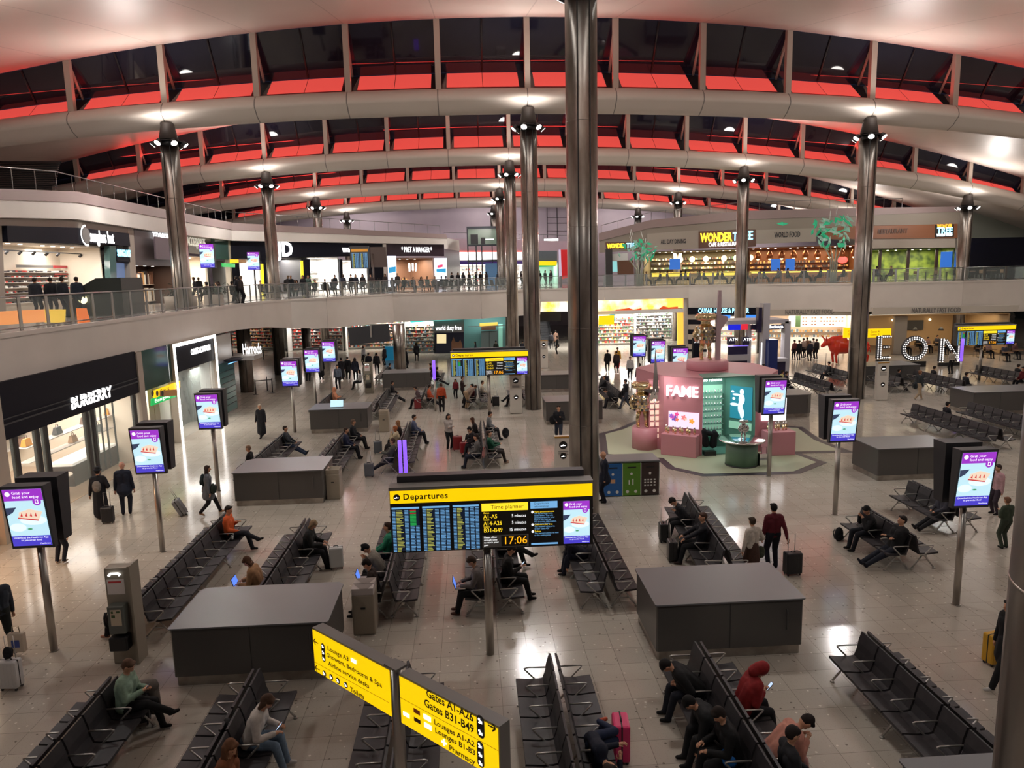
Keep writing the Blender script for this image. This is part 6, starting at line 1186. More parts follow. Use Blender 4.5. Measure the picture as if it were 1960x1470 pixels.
# teal shelves with bottles
a, b = Vector((*K[2], 0)), Vector((*K[3], 0)); rz2 = math.atan2(b.y-a.y, b.x-a.x); e2 = (b-a).normalized(); n2 = Vector((e2.y, -e2.x, 0)); L2 = (b-a).length
text('lettering', 'paco rabanne', .22, M_whiteE, kk, a+e2*.05+n2*.04+Vector((0, 0, ZK-.28)), (PI/2, 0, rz2), ext=.01, fit=L2*.8)
sb = MB(); sb.add([a+e2*.08+n2*.02+Vector((0, 0, .5)), b-e2*.15+n2*.02+Vector((0, 0, .5)), b-e2*.15+n2*.02+Vector((0, 0, ZK-.5)), a+e2*.08+n2*.02+Vector((0, 0, ZK-.5))], [(0, 1, 2, 3)]); obj('lit_back', sb, mat('shelf_lit', S(150, 200, 175), .5, emit=S(150, 200, 175), es=.5), kk)
SHZ = [.55+.27*i for i in range(8)]
for z in SHZ:
    q = MB(); c = (a+b)/2+n2*.12-e2*.03; q.cbox((c.x, c.y, z), (L2*.82, .2, .025), Matrix.Rotation(rz2, 3, 'Z')); obj('shelf', q, M_teal, kk)
pbt = None
for zi, z in enumerate(SHZ):
    for i in range(7):
        p = a+e2*(.16+.135*i)+n2*.15
        if pbt is None: pbt = thing('tester_bottle', 'silver robot shaped bottle on the lit teal shelves', 'bottle', (p.x, p.y, z+.0125), 0, 'silver bottles on the teal shelves'); obj('flacon', MB().cyl((0, 0, 0), (0, 0, .09), .03, .035, 8).cyl((0, 0, .09), (0, 0, .13), .022, n=8), M_silver, pbt)
        else: dup(pbt, (p.x, p.y, z+.0125))
a, b = Vector((*K[3], 0)), Vector((*K[4], 0)); e3 = (b-a).normalized(); n3 = Vector((e3.y, -e3.x, 0)); L3 = (b-a).length
def on3(x0, z0, x1, z1, nm, m, o=.03): q = MB(); p, r = a+e3*x0*L3+n3*o, a+e3*x1*L3+n3*o; q.quad(p+Vector((0, 0, z0)), r+Vector((0, 0, z0)), r+Vector((0, 0, z1)), p+Vector((0, 0, z1))); obj(nm, q, m, kk)
on3(.18, 1.35, .9, 2.75, 'lit_poster', emi('poster_teal', S(40, 130, 150), .9)); emi('poster_glow', S(225, 245, 255), 1.0)
for u_, z_, ru, rz_ in ((.56, 2.52, .07, .13), (.56, 2.2, .10, .24), (.52, 1.85, .08, .28), (.58, 1.6, .07, .22), (.38, 2.38, .13, .05), (.32, 1.95, .14, .07), (.26, 2.5, .05, .05), (.30, 2.2, .05, .06)):
    q = MB(); q.add([a+e3*(u_*L3+ru*L3*math.cos(2*PI*i/18))+n3*.036+Vector((0, 0, z_+rz_*math.sin(2*PI*i/18))) for i in range(18)], [tuple(range(18))]); obj('poster_figure', q, MATS['poster_glow'], kk)
0; on3(.15, .9, .9, 1.22, 'lit_niche', mat('shelf_lit', (1, 1, 1)), .03)
a, b = Vector((*K[1], 0)), Vector((*K[2], 0)); e3 = (b-a).normalized(); n3 = Vector((e3.y, -e3.x, 0)); L3 = (b-a).length; on3(.1, .9, .6, 2.8, 'lit_side_panel', emi('side_glow', S(150, 205, 215), .7), .03)
t = thing('clothes_stand', 'black garments hanging on a low rail in the teal recess of the kiosk', 'clothes stand', (9.75, 28.55, 0)); obj('stand_base', MB().box(-.25, -.15, 0, .25, .15, .2), M_black, t); B_ = Blob(); B_.cap((-.15, 0, .5), (-.25, 0, 1.05), .16, .12, 1).cap((.15, 0, .45), (.2, 0, .95), .16, .13, 1).cap((-.25, 0, 1.0), (.3, 0, .85), .12, .10, 1); obj('garment', B_.mb, cm((22, 24, 30), 'cloth'), t); obj('hook', MB().tube([(-.3, 0, 1.1), (0, 0, 1.02), (.35, 0, .95)], .015, 6), M_chrome, t)
# drum, gold robot on the roof
dc = Vector((10.45, 31.1, ZK)); t = thing('roof_drum', 'pink round drum on the kiosk roof under the gold robot', 'plinth', dc.to_tuple()); obj('drum_body', MB().lathe([(.86, .0), (.9, .03), (.9, .40), (.86, .43)], n=36), M_pink, t)
def robot(label, p, s, m=M_gold, legs=True):
    t = thing('robot_figure', label, 'sculpture', tuple(p)); t.scale = (s, s, s)
    obj('head_disc', MB().lathe([(.30, 1.78), (.46, 1.82), (.48, 2.0), (.40, 2.08), (.2, 2.1)], n=24), m, t); obj('neck', MB().lathe([(.24, 1.55), (.2, 1.7), (.26, 1.8)], n=18), m, t)
    obj('torso', MB().lathe([(.20, .72), (.36, .80), (.42, 1.15), (.40, 1.45), (.26, 1.58)], n=20), m, t); q = MB()
    for i in range(5):
        for k in range(14): a = 2*PI*k/14+i*.22; q.cbox((.41*math.cos(a), .41*math.sin(a), .85+.15*i), (.05, .12, .11), Matrix.Rotation(a, 3, 'Z'))
    obj('mirror_plates', q, M_silver, t); obj('arm', MB().tube([(.40, 0, 1.45), (.56, 0, 1.15), (.48, -.1, .85)], [.09, .08, .06], 8), m, t); obj('arm', MB().tube([(-.40, 0, 1.45), (-.54, 0, 1.15), (-.46, -.1, .85)], [.09, .08, .06], 8), m, t)
    for x in (-.14, .14): obj('leg', MB().tube([(x, 0, .75), (x*1.4, 0, .4), (x*1.3, -.02, .06)], [.12, .09, .08], 8).ell((x*1.4, -.1, .05), (.09, .18, .05)), m, t)
    return t
robot('gold and silver robot figure standing on the pink drum of the kiosk', dc+Vector((-.1, 0, .43)), .98)
t = thing('pink_blade', 'tall pinkish upright blade beside the gold robot on the roof', 'sculpture', dc+Vector((.42, -.1, .43))); obj('blade', MB().xprism([(-.09, 0), (.12, 0), (.10, 3.05), (-.02, 3.05), (-.1, 1.6)], -.06, .06), mat('blade_pink', S(190, 165, 170), .3, .4), t); obj('elbow', MB().xprism([(.1, 1.3), (.42, 1.75), (.40, 1.9), (.05, 2.0)], -.05, .05), mat('blade_pink', (1, 1, 1)), t)
pl = Vector((7.45, 30.2, 0)); t = thing('display_plinth', 'pink octagonal plinth carrying the left gold robot', 'plinth', pl.to_tuple()); obj('plinth_body', MB().cyl((0, 0, 0), (0, 0, .95), .58, n=8), M_pink, t); robot('gold robot figure with mirror plates on the left pink plinth', pl+Vector((-.15, 0, .95)), .95)
t = thing('star_sculpture', 'silver star of long blades in front of the pink shelf tower', 'sculpture', (pl.x+.35, pl.y-.25, .97)); sb_ = MB()
for a_, L in ((90, 1.9), (170, .6), (235, 1.0), (290, 1.0), (20, .8)): a_ = math.radians(a_); u = Vector((math.cos(a_), 0, math.sin(a_))); v = Vector((-u.z, 0, u.x)); c = Vector((0, 0, 1.55)); sb_.add([c+u*L, c+v*.14+Vector((0, -.12, 0)), c-v*.14+Vector((0, -.12, 0)), c+Vector((0, .15, 0))], [(0, 1, 2), (0, 2, 3), (0, 3, 1), (1, 3, 2)])
sb_.tube([(0, 0, 0), (0, 0, 1.5)], [.08, .05], 8); obj('blades', sb_, M_silver, t)
t = thing('shelf_tower', 'pink tower of small gold product cells left of the FAME letters', 'shelf', (7.82, 29.9, 0)); obj('tower_body', MB().box(-.28, 0, 0, .22, .5, ZK-.25), M_pink, t); q = MB()
for i in range(9): [q.box(x, -.02, .5+i*.26, x+.17, .0, .68+i*.26) for x in (-.24, -.02)]
obj('lit_cells', q, mat('cell_lit', S(255, 225, 205), .4, emit=S(255, 225, 205), es=.5), t)
t = thing('round_table', 'round green display table with a chrome top in front of the kiosk', 'table', (10.5, 26.95, 0)); obj('table_body', MB().cyl((0, 0, .05), (0, 0, .98), .62, .60, 32), mat('table_green', S(100, 130, 110), .4), t); obj('base_ring', MB().cyl((0, 0, 0), (0, 0, .06), .63, n=32), M_black, t); obj('chrome_top', MB().lathe([(.62, .98), (.88, 1.0), (.9, 1.03), (.86, 1.05), (.1, 1.06)], n=36), M_silver, t)
robot('small silver robot bottle figure on the round chrome table', (10.55, 26.95, 1.06), .36, M_silver); lamp('kiosk_spot', 'SPOT', (10.5, 28.2, ZK+.5), 120, (.9, 1, 1), .1, (0, -.5, -1), 1.1)
bb = thing('shopping_bag', 'white shopping bag on the floor right of the round table', 'bag', (11.3, 26.7, 0)); obj('bag_body', MB().box(-.2, -.1, 0, .2, .1, .5), M_silver, bb); obj('bag_handle', MB().tube([(-.1, 0, .5), (-.1, 0, .75), (.1, 0, .75), (.1, 0, .5)], .012, 6), M_black, bb)
q = thing('tester_plinth', 'right pink plinth with golden bottles beside the advert screen pole', 'plinth', (12.55, 28.35, 0)); obj('plinth_body', MB().box(-.55, -.3, 0, .65, .35, 1.0), M_pink, q, bevel=.03); qb = MB(); rect(qb, -.55, 1.35, .5, 2.3, .36); obj('lit_poster', qb, emi('fame_white', (1, 1, 1)), q)
for i in range(6): t = thing('perfume_bottle', 'golden perfume bottles on the right pink plinth', 'bottle', (12.15+.16*i, 28.35+.1*(i % 2), 1.0), 0, 'golden bottles on the right plinth'); obj('flacon', MB().cyl((0, 0, 0), (0, 0, .22), .04, .055, 8), M_gold, t); obj('cap', MB().cyl((0, 0, .22), (0, 0, .36), .045, .02, 8), M_silver, t)
lamp('kiosk_light', 'AREA', (10.2, 28.9, ZK-.1), 25, (.9, 1, .95), .8, (0, 0, -1)); lamp('kiosk_light', 'AREA', (7.6, 28.6, 3.6), 30, (1, .9, .85), .6, (0, .3, -1))
# currency exchange booth
EY = 47.0; ex = lambda px, py: AY(px, py, EY); t = thing('exchange_booth', 'grey currency exchange booth with a tall pillar and navy signs behind the kiosk', 'booth', (0, 0, 0)); Mb = mat('booth_grey', S(176, 172, 178), .4)
def bxp(nm, m, px0, py0, px1, py1, y0=0.0, y1=.5, floor_=False): a, b = ex(px0, py1), ex(px1, py0); return obj(nm, MB().box(a.x, EY+y0, 0 if floor_ else a.z, b.x, EY+y1, b.z), m, t)
bxp('top_beam', Mb, 1393, 611, 1510, 622, 0, 2.5); bxp('right_pillar', Mb, 1500, 615, 1514, 700, 0, .6, True); bxp('tall_pillar', Mb, 1455, 580, 1471, 700, -.3, .3, True); bxp('pillar_screen', mat('booth_navy', S(36, 30, 62), .3), 1447, 588, 1455, 636, -.35, .1); bxp('mid_pillar', Mb, 1431, 622, 1440, 700, .1, .5, True)
bxp('blue_sign', emi('booth_blue', S(20, 30, 210), .9), 1394, 621, 1417, 632, -.05, .1); bxp('red_sign', emi('booth_red', S(220, 40, 60), .9), 1419, 620, 1431, 631, -.05, .1); bxp('navy_sign', mat('booth_navy', (1, 1, 1)), 1462, 621, 1500, 631, -.06, .1); bxp('navy_sign', mat('booth_navy', (1, 1, 1)), 1438, 621, 1448, 631, -.06, .1)
a = ex(1463, 626); text('lettering', 'cy Exchange', .3, M_letE, t, a+Vector((0, -.09, 0)), ext=.01, fit=ex(1498, 626).x-a.x, off=.012); bxp('blue_wall', mat('booth_blue_wall', S(24, 40, 100), .4), 1461, 648, 1480, 700, -.8, .0, True); bxp('light_edge', M_letE, 1452, 655, 1455, 700, -.35, -.3)
for px in (1394, 1421): bxp('machine_panel', mat('booth_navy', (1, 1, 1)), px, 645, px+13, 660, -.05, .3); a = ex(px+1.5, 650); text('lettering', 'ATM', .28, M_whiteE, t, a+Vector((0, -.08, 0)), ext=.005)
bxp('counter_front', Mb, 1394, 678, 1431, 690, -.3, .1); bxp('violet_line', emi('violet_line', S(130, 110, 255), 1.2), 1393, 661, 1432, 663, -.06, .1); bxp('lower_wall', mat('booth_navy', (1, 1, 1)), 1394, 663, 1431, 700, 0, .2, True); bxp('service_counter', Mb, 1480, 684, 1502, 691, -.5, .3); bxp('dark_base', mat('booth_navy', (1, 1, 1)), 1480, 691, 1500, 715, -.3, .3, True)
lamp('booth_light', 'AREA', ex(1490, 632)+Vector((0, 1.5, -.2)), 120, (1, .95, .9), 1.5)
t = thing('cash_machine', 'dark cash machine sign standing left of the gold robot', 'cash machine', AY(1335, 655, 50).to_tuple()); obj('panel', MB().box(-.3, 0, -1.2, .35, .3, .3), M_navy, t); text('lettering', 'ATM', .3, M_whiteE, t, (-.22, -.02, .05), ext=.005); obj('cabinet', MB().box(-.6, -.1, -3, .4, .5, -1.2), Mb, t)
# bulb letters
def blub(px0, py0, px1, py1, pts, label, Y=51.8):
    a, b = AY(px0, py1, Y), AY(px1, py0, Y); t = thing('bulb_letter', label, 'letter', (a.x, Y, a.z)); W, H_ = b.x-a.x, b.z-a.z; m = MB(); q = MB()
    for s_ in pts:
        for u, v in s_: q.ell((u*W, -.06, v*H_), (.05, .05, .05), n=6, m=4)
        q2 = [(u*W, .08, v*H_) for u, v in s_]; m.tube(q2, .12, 4)
    obj('letter_back', m, M_dgrey, t); o = obj('bulbs', q, emi('bulb_white', (1, .95, .92), 1.5), t); o['kind'] = 'stuff'; obj('base_stand', MB().box(0, 0, -a.z, W, .15, -.1), M_black, t)
ln = lambda p, q, n: [(p[0]+(q[0]-p[0])*i/(n-1), p[1]+(q[1]-p[1])*i/(n-1)) for i in range(n)]
two = lambda p, q, n, dx=.09, dy=0: [ln(p, q, n), ln((p[0]+dx, p[1]+dy), (q[0]+dx, q[1]+dy), n)]
blub(1678, 643, 1705, 686, two((.05, 0), (.05, 1), 13, .22)+[ln((.4, .97), (1, .97), 5), ln((.5, .5), (.9, .5), 3), ln((.4, .03), (1, .03), 5)], 'white bulb letter E just right of the right-hand steel column')
blub(1726, 644, 1776, 690, [[(.5+r*math.cos(2*PI*i/k), .5+r*math.sin(2*PI*i/k)) for i in range(k+1)] for r, k in ((.48, 30), (.40, 26))], 'round white bulb letter O')
blub(1797, 648, 1842, 692, two((.03, 0), (.03, 1), 13, .12)+two((.85, 0), (.85, 1), 13, .12)+two((.2, .95), (.8, .1), 11, .1), 'white bulb letter N left of the violet post')
# red bull statue
B_ = Blob(); X = Vector; bl = lambda x, z, y=0: X((x, y, z))
B_.cap(bl(.45, 1.05), bl(1.1, 1.0), .48, .44, 5).cap(bl(1.1, 1.0), bl(2.2, 1.0), .42, .38, 5).cap(bl(.3, 1.3), bl(.8, 1.35), .38, .38, 5).cap(bl(.35, 1.35), bl(-.15, 1.3), .30, .20, 5).cap(bl(-.15, 1.28), bl(-.42, 1.08), .18, .11, 5).cap(bl(2.2, 1.05), bl(2.3, .95), .33, .3, 5)
for y in (-.22, .22): B_.cap(bl(.45, .9, y), bl(.35, .5, y), .17, .10, 5).cap(bl(.35, .5, y), bl(.42, .06, y), .09, .07, 5).cap(bl(2.25, .9, y), bl(2.12, .55, y*1.05), .22, .12, 5).cap(bl(2.12, .55, y), bl(2.38, .42, y), .11, .08, 5).cap(bl(2.38, .42, y), bl(2.32, .06, y), .08, .07, 5).cap(bl(-.2, 1.45, y*.5), bl(-.35, 1.72, y*1.5), .07, .03, 5)
B_.cap(bl(2.5, 1.15), bl(2.65, .6), .05, .03, 5); BULL = B_
# gallery furniture
M_chair = mat('gallery_seat', S(30, 30, 34), .5); GT = None; GCH = None
def cafe_table(x, y, label, z=ZD):
    global GT
    if GT is None: GT = thing('cafe_table', label, 'table', (x, y, z), 0, 'cafe tables on the gallery'); obj('tabletop', MB().cyl((0, 0, .72), (0, 0, .75), .38, n=16), mat('table_wood', S(120, 90, 65), .4), GT); obj('pedestal', MB().cyl((0, 0, 0), (0, 0, .72), .04, n=8).cyl((0, 0, 0), (0, 0, .03), .25, n=12), M_black, GT)
    else: dup(GT, (x, y, z), 0, label)
def cafe_chair(x, y, rz, label, z=ZD):
    global GCH
    if GCH is None:
        GCH = thing('cafe_chair', label, 'chair', (x, y, z), rz, 'cafe chairs on the gallery'); obj('seat', MB().box(-.2, -.2, .43, .2, .2, .47), M_chair, GCH); obj('backrest', MB().box(-.2, -.22, .55, .2, -.19, .85), mat('chair_tan', S(120, 95, 70), .5), GCH)
        for sx in (-.18, .18):
            for sy in (-.18, .18): obj('leg', MB().cyl((sx, sy, 0), (sx, sy, .43), .015, n=6), M_rail, GCH)
    else: dup(GCH, (x, y, z), rz, label)
R = random.Random(12); TB = [(22.5+2.4*i, 68.6-1.5*(i-.2)*(.75 if i > 1 else .4)) for i in range(1)]
tb = [AY(px, 555, Y) for px, Y in ((1250, 69), (1290, 69.5), (1325, 68.5), (1360, 69), (1395, 68), (1440, 67), (1475, 66.2), (1520, 65.5), (1555, 65), (1600, 66), (1690, 64), (1730, 64), (1770, 63.5), (1810, 63), (1855, 62), (1895, 61.5))]
wds = 'first second third fourth fifth sixth seventh eighth ninth tenth eleventh twelfth thirteenth fourteenth fifteenth sixteenth'.split()
for i, p in enumerate(tb):
    cafe_table(p.x, p.y, 'restaurant terrace table behind the right railing, %s from the left' % wds[i]); cafe_chair(p.x-.75, p.y, -PI/2, 'chair left of the %s terrace table from the left' % wds[i]); cafe_chair(p.x+.75, p.y, PI/2, 'chair right of the %s terrace table from the left' % wds[i])
for i, (px, Y) in enumerate(((505, 57), (560, 60), (615, 63), (665, 66), (715, 68), (770, 69), (805, 66), (850, 67), (900, 68), (940, 67))):
    p = AY(px, 560, Y); t = thing('bench_seating', 'black seats on the far gallery near the railing, %s from the left' % wds[i], 'bench', (p.x, p.y, ZD), 0, 'rows of black seats on the gallery')
    t.rotation_euler = (0, 0, .5)
    for k in range(4):
        o = pt('seat', ME_seat, t, (k*PIT, 0, 0)); q = MB(); q = pt('backrest', ME_back, t, (k*PIT, 0, 0))
    obj('beam', MB().cyl((-.2, .33, .375), (3*PIT+.2, .33, .375), .035, n=6), M_alu, t); pt('leg', ME_leg, t, (.3, 0, 0)).rotation_euler = (0, 0, PI/2); pt('leg', ME_leg, t, (1.5, 0, 0)).rotation_euler = (0, 0, PI/2)
for px, Y, lb in ((345, 40.6, 'planter with dark leaves around the left steel column'), (408, 46, 'leafy planter behind the glass balustrade, upper left')):
    p = AY(px, 560, Y); t = thing('planter', lb, 'planter', (p.x+(.0), p.y, ZD)); R = random.Random(int(px)); obj('pot', MB().lathe([(.8, 0), (.85, .65), (.8, .66)], n=24) if px == 345 else MB().box(-.5, -.3, 0, .5, .3, .6), M_beige, t); q = MB()
    for k in range(160): c = Vector((R.gauss(0, .42), R.gauss(0, .4), .68+abs(R.gauss(0, .22)))); d = Vector((R.uniform(-1, 1), R.uniform(-1, 1), R.uniform(.1, 1))).normalized()*.16; u = d.orthogonal().normalized()*.03; q.add([c-d, c+u, c+d, c-u], [(0, 1, 2, 3)])
    obj('foliage', q, mat('leaf_dark', S(36, 48, 34), .5), t)
t = thing('display_bar', 'orange and yellow lit duty free banner behind the glass at the left edge', 'sign', (0, 0, 0)); PB = ((-14.9, 15), (-14.9, 50))
pp('banner_panel', emi('banner_orange', S(240, 150, 80), .9), PB, [(-20, 597), (85, 592), (88, 616), (-20, 624)], t, 0, .05); pp('banner_panel', emi('banner_gold', S(235, 190, 60), .9), PB, [(85, 592), (126, 592), (125, 618), (88, 617)], t, 0, .05); pp('banner_panel', emi('banner_fire', S(225, 110, 40), .9), PB, [(148, 590), (166, 590), (173, 616), (151, 618)], t, 0, .05)
t = thing('serving_kiosk', 'dark sloped roof kiosk with a round lamp behind the glass balustrade', 'kiosk', (-17.2, 34.0, ZD)); obj('kiosk_body', MB().xprism([(-1.3, 0), (1.3, 0), (1.3, 1.7), (.2, 1.7), (-1.3, .9)], 0, 2.2), mat('kiosk_dark', S(48, 52, 48), .4), t); obj('round_lamp', MB().ell((-.4, -.12, .75), (.2, .1, .2)), emi('lamp_yellow', (1, .9, .5), 2), t)
# ================================================================ PEOPLE
BK = (24, 24, 28); NV = (26, 32, 52); JE = (48, 60, 84); BR = (60, 40, 28); BLD = (190, 165, 130)
b, u, p = sit('person with short brown hair in a mint green hooded top, legs crossed, reading', 'a', 1, 222, 1290, top=(140, 165, 145), legs=(18, 18, 20), hair=(95, 70, 55), hands='phone', feet='cross', look=(0, .45), lean=.12, bulk=1.15, lod=0)
device('phone', 'white paper slip held by the mint green sitter', at(b, (0, .66, .84)), -PI/2)
b, u, p = sit('person in a white hoodie and light jeans leaning forward over a phone', 'b', 1, 535, 1347, top=(205, 198, 190), legs=(110, 130, 150), shoes=(215, 210, 205), hair=(80, 58, 45), hs='bob', hands='type', feet='flat', look=(0, .45), lean=.42, bulk=1.1, lod=0)
device('phone', 'dark phone held by the person in the white hoodie', at(b, (0, .75, .75)), -PI/2); t = backpack('black bag worn on the back of the white hoodie sitter', at(b, (.02, .02, .62)), -PI/2, s=.75, tilt=.3)
sit('person with long brown hair in a rust brown coat, bottom edge', 'b', 1, 472, 1432, top=(120, 70, 42), legs=(40, 34, 34), hair=(105, 70, 48), hs='long', hands='lap', look=(-.5, .35), lean=.15, bulk=1.25, lod=0)
sit('person in navy clothes lying curled on the seats, orange-soled shoes up', 'd', 1, 1130, 1400, hz=.6, mode='lie', top=(26, 30, 46), legs=(30, 40, 66), shoes=(190, 90, 60), hair=(45, 34, 28), hands=[(-.1, .3, .3), (.1, .3, .4)], lod=0)
sc = G(1190, 1462); suitcase('bright pink hard suitcase standing beside the curled sleeper', G(1188, 1450), PI/2-.1, (205, 40, 100), .62, .42, .26, False)
sit('person in black hunched over at the far end beside the right counter', 'e', -1, 1295, 1268, top=(22, 22, 24), legs=(28, 30, 40), hair=(24, 20, 20), lean=.85, hands=[(-.1, .35, .1), (.1, .35, .1)], look=(0, .5), bulk=1.25, lod=0)
sit('person in a black jacket with a grey hem bending down, second on the row', 'e', -1, 1325, 1318, top=(30, 31, 33), legs=(20, 20, 22), hair=(20, 18, 18), lean=.75, hands='down', look=(0, .4), bulk=1.25, lod=0)
sit('dark haired person in black holding both hands together, lower on the row', 'e', -1, 1352, 1360, top=(18, 18, 20), legs=(20, 20, 22), hair=(35, 26, 22), lean=.3, hands='type', look=(0, .5), bulk=1.15, lod=0)
b, u, p = sit('person in a red hooded top bent over a lit phone', 'e', 1, 1425, 1270, top=(135, 32, 34), legs=(24, 22, 26), hs='hood', hands='phone', lean=.45, look=(0, .6), bulk=1.3, lod=0); device('phone', 'glowing phone held by the red hooded sitter', at(b, (0, .74, .88)), -PI/2, lit=(190, 230, 255))
sit('person in a salmon pink jumper with a dark plait, head in hands', 'e', 1, 1490, 1375, hz=1.0, top=(195, 135, 118), legs=(190, 140, 135), hair=(34, 24, 22), hs='pony', lean=.8, hands='face', look=(0, .6), bulk=1.15, lod=0)
sit('dark haired person in grey trousers at the bottom edge behind the salmon jumper', 'e', 1, 1480, 1455, top=(34, 35, 40), legs=(70, 72, 78), hair=(34, 26, 24), hands='lap', look=(0, .3), lod=0)
t = thing('carrier_bag', 'bright blue plastic bag on a seat at the bottom edge', 'bag', (3.98-.36, 12.1-.585*4.6, .47)); B1_ = Blob(); B1_.cap((-.05, -.05, .1), (.08, .12, .08), .14, .12, 0).cap((0, 0, .15), (-.05, .1, .28), .08, .04, 0); obj('bag_body', B1_.mb, mat('bag_blue', S(30, 110, 190), .4), t)
t = thing('handbag', 'black handbag between the red hooded and the salmon sitters', 'handbag', (3.98+.36, 12.1-.585*2.5, .47)); obj('bag_body', MB().box(-.12, -.18, 0, .12, .18, .22), mat('bag_black', (.015, .015, .017), .4), t, bevel=.03); obj('bag_handle', MB().tube([(0, -.1, .22), (0, -.08, .36), (0, .08, .36), (0, .1, .22)], .012, 6), M_black, t)
sit('person in an orange safety vest over black, one leg crossed, looking right', 'g', 1, 438, 977, top=(215, 95, 45), legs=(26, 28, 36), hair=(30, 24, 22), hands='chest', feet='cross', look=(-.2, .1), lod=0, h=1.82)
b, u, p = sit('grey haired person in a black coat looking down at their hands', 'h', 1, 610, 1003, top=(28, 30, 30), legs=(22, 22, 24), hair=(150, 125, 95), hs='bob', hands='type', look=(0, .6), lean=.25, bulk=1.2, lod=0)
suitcase('white and black suitcase in front of the grey haired sitter', at(b, (.05, 1.05, 0)), .2, (190, 190, 188), .55, .36, .24, False)
b, u, p = sit('brown haired person in a tan coat with an open laptop, facing left', 'h', -1, 503, 1075, top=(165, 125, 90), legs=(150, 125, 105), hair=(85, 55, 38), hs='bob', hands='type', look=(0, .5), lean=.3, bulk=1.2, coat=.1, lod=0); device('laptop', 'open laptop on the lap of the tan coat sitter', at(b, (0, .70, .64)), b.to_euler().z, True)
b, u, p = sit('person in a black beanie and grey top bending over, left of the board', 'i', -1, 725, 1055, top=(130, 125, 115), legs=(30, 28, 30), hair=(16, 16, 18), hs='beanie', hands='face', lean=.5, look=(0, .6), bulk=1.15, lod=0)
b, u, p = sit('dark haired person in dark brown holding a phone beside the twin bin', 'i', -1, 712, 1100, top=(44, 32, 28), legs=(52, 50, 48), hair=(30, 22, 20), hands='phone', lean=.2, look=(0, .5), lod=0); device('laptop', 'small open laptop left of the beanie sitter', at(b, (.55, .62, .64)), b.to_euler().z, True)
sit('person in green and navy with sandals, half hidden by the board end', 'i', -1, 735, 1010, top=(40, 130, 100), legs=(30, 36, 58), shoes=(60, 50, 44), hair=(60, 40, 30), feet='flat', lean=-.1, lod=0)
b, u, p = sit('person in a grey sweater typing on a laptop, left of the board pole', 'j', -1, 915, 1078, top=(105, 98, 96), legs=(20, 20, 22), shoes=(80, 50, 40), hair=(65, 50, 42), hands='type', look=(0, .5), lean=.22, lod=0, h=1.82); device('laptop', 'laptop with a blue lit screen on the knees of the grey sweater sitter', at(b, (0, .72, .64)), b.to_euler().z, True)
b, u, p = sit('person in a dark suit and white shirt using a phone, right of the board pole', 'j', 1, 968, 1048, top=(26, 24, 24), legs=(18, 18, 20), hair=(44, 32, 26), hands='phone', look=(0, .55), lean=.15, feet='flat', lod=0, h=1.82); device('phone', 'phone held by the suited sitter right of the board pole', at(b, (0, .66, .87)), b.to_euler().z)
sit('person in black with one leg crossed high, just under the board', 'j', 1, 1010, 1010, top=(22, 22, 24), legs=(20, 20, 22), hair=(30, 24, 22), feet='cross', lod=0, h=1.82)
sit('person in dark navy folded over on the seats right of the board', 'k', -1, 1095, 1035, hz=.9, top=(26, 28, 42), legs=(26, 28, 42), hair=(30, 24, 22), lean=1.0, hands='down', lod=0)
b, u, p = sit('person in a dark suit bent over the phone at the far end of the row', 'l', -1, 1262, 955, top=(28, 28, 34), legs=(24, 24, 28), hair=(30, 24, 22), lean=.6, hands='phone', look=(0, .5), lod=0); suitcase('black suitcase in front of the bent over suited sitter', at(b, (-.2, 1.0, 0)), b.to_euler().z, (24, 26, 28), .5, .34, .22)
b, u, p = sit('person in a black suit with open white collar, reclining and facing left', 'l', -1, 1348, 1000, top=(24, 24, 32), legs=(20, 20, 24), shoes=(50, 34, 32), hair=(70, 48, 38), lean=-.12, hands='type', look=(.2, .1), lod=0, h=1.82); suitcase('black suitcase standing before the suited man facing left', at(b, (.15, .95, 0)), b.to_euler().z, (22, 22, 26), .52, .36, .24)
b, u, p = stand('person in a burgundy jumper seen from behind, towing a black case', 1478, 1088, 0, top=(92, 26, 38), legs=(22, 24, 34), hair=(20, 18, 18), hands='tow', lod=0, h=1.74); suitcase('large black suitcase towed by the burgundy jumper person', at(b, (.34, -.42, 0)), .1, (26, 28, 32), .55, .42, .26)
b, u, p = stand('person in a white blouse and brown pinafore beside the burgundy jumper', 1438, 1108, 20, top=(200, 190, 178), legs=(70, 48, 40), hair=(66, 52, 40), hs='bun', hands='bagl', coat=.35, creg=2, lod=0, h=1.6); backpack('dark green bag hanging beside the pinafore person', at(b, (.3, 0, .55)), 0, (60, 66, 50), .7)
sit('person in black dozing with head in hand, leftmost of the couple', 'm', -1, 1640, 975, top=(26, 26, 30), legs=(24, 26, 34), hair=(20, 18, 18), lean=.3, side=-.25, hands='face', feet='flat', bulk=1.2, lod=0, look=(.3, .3)); sit('bearded person in black reclining with legs stretched out', 'm', -1, 1660, 1003, top=(20, 20, 24), legs=(30, 34, 46), shoes=(30, 30, 40), hair=(36, 28, 24), lean=-.25, feet='out', hands='cross', bulk=1.2, lod=0, h=1.84)
backpack('black backpack on the floor under the dozing couple', G(1605, 1035)+Vector((0, 0, 0)), .3, BK, .9)
stand('person in green overalls standing at the right edge', 1922, 1050, 10, top=(62, 72, 58), legs=(58, 66, 54), hair=(120, 85, 65), hands='chest', lod=0, h=1.45)
sit('person in dark grey sitting behind the green overalls, right edge', 'n', -1, 1890, 985, top=(60, 60, 70), legs=(24, 24, 28), feet='out', lod=1); stand('person in pale pink half hidden by the nearest right advert screen', 1905, 985, 90, top=(190, 150, 155), legs=(60, 50, 60), hair=(60, 44, 40), h=1.6)
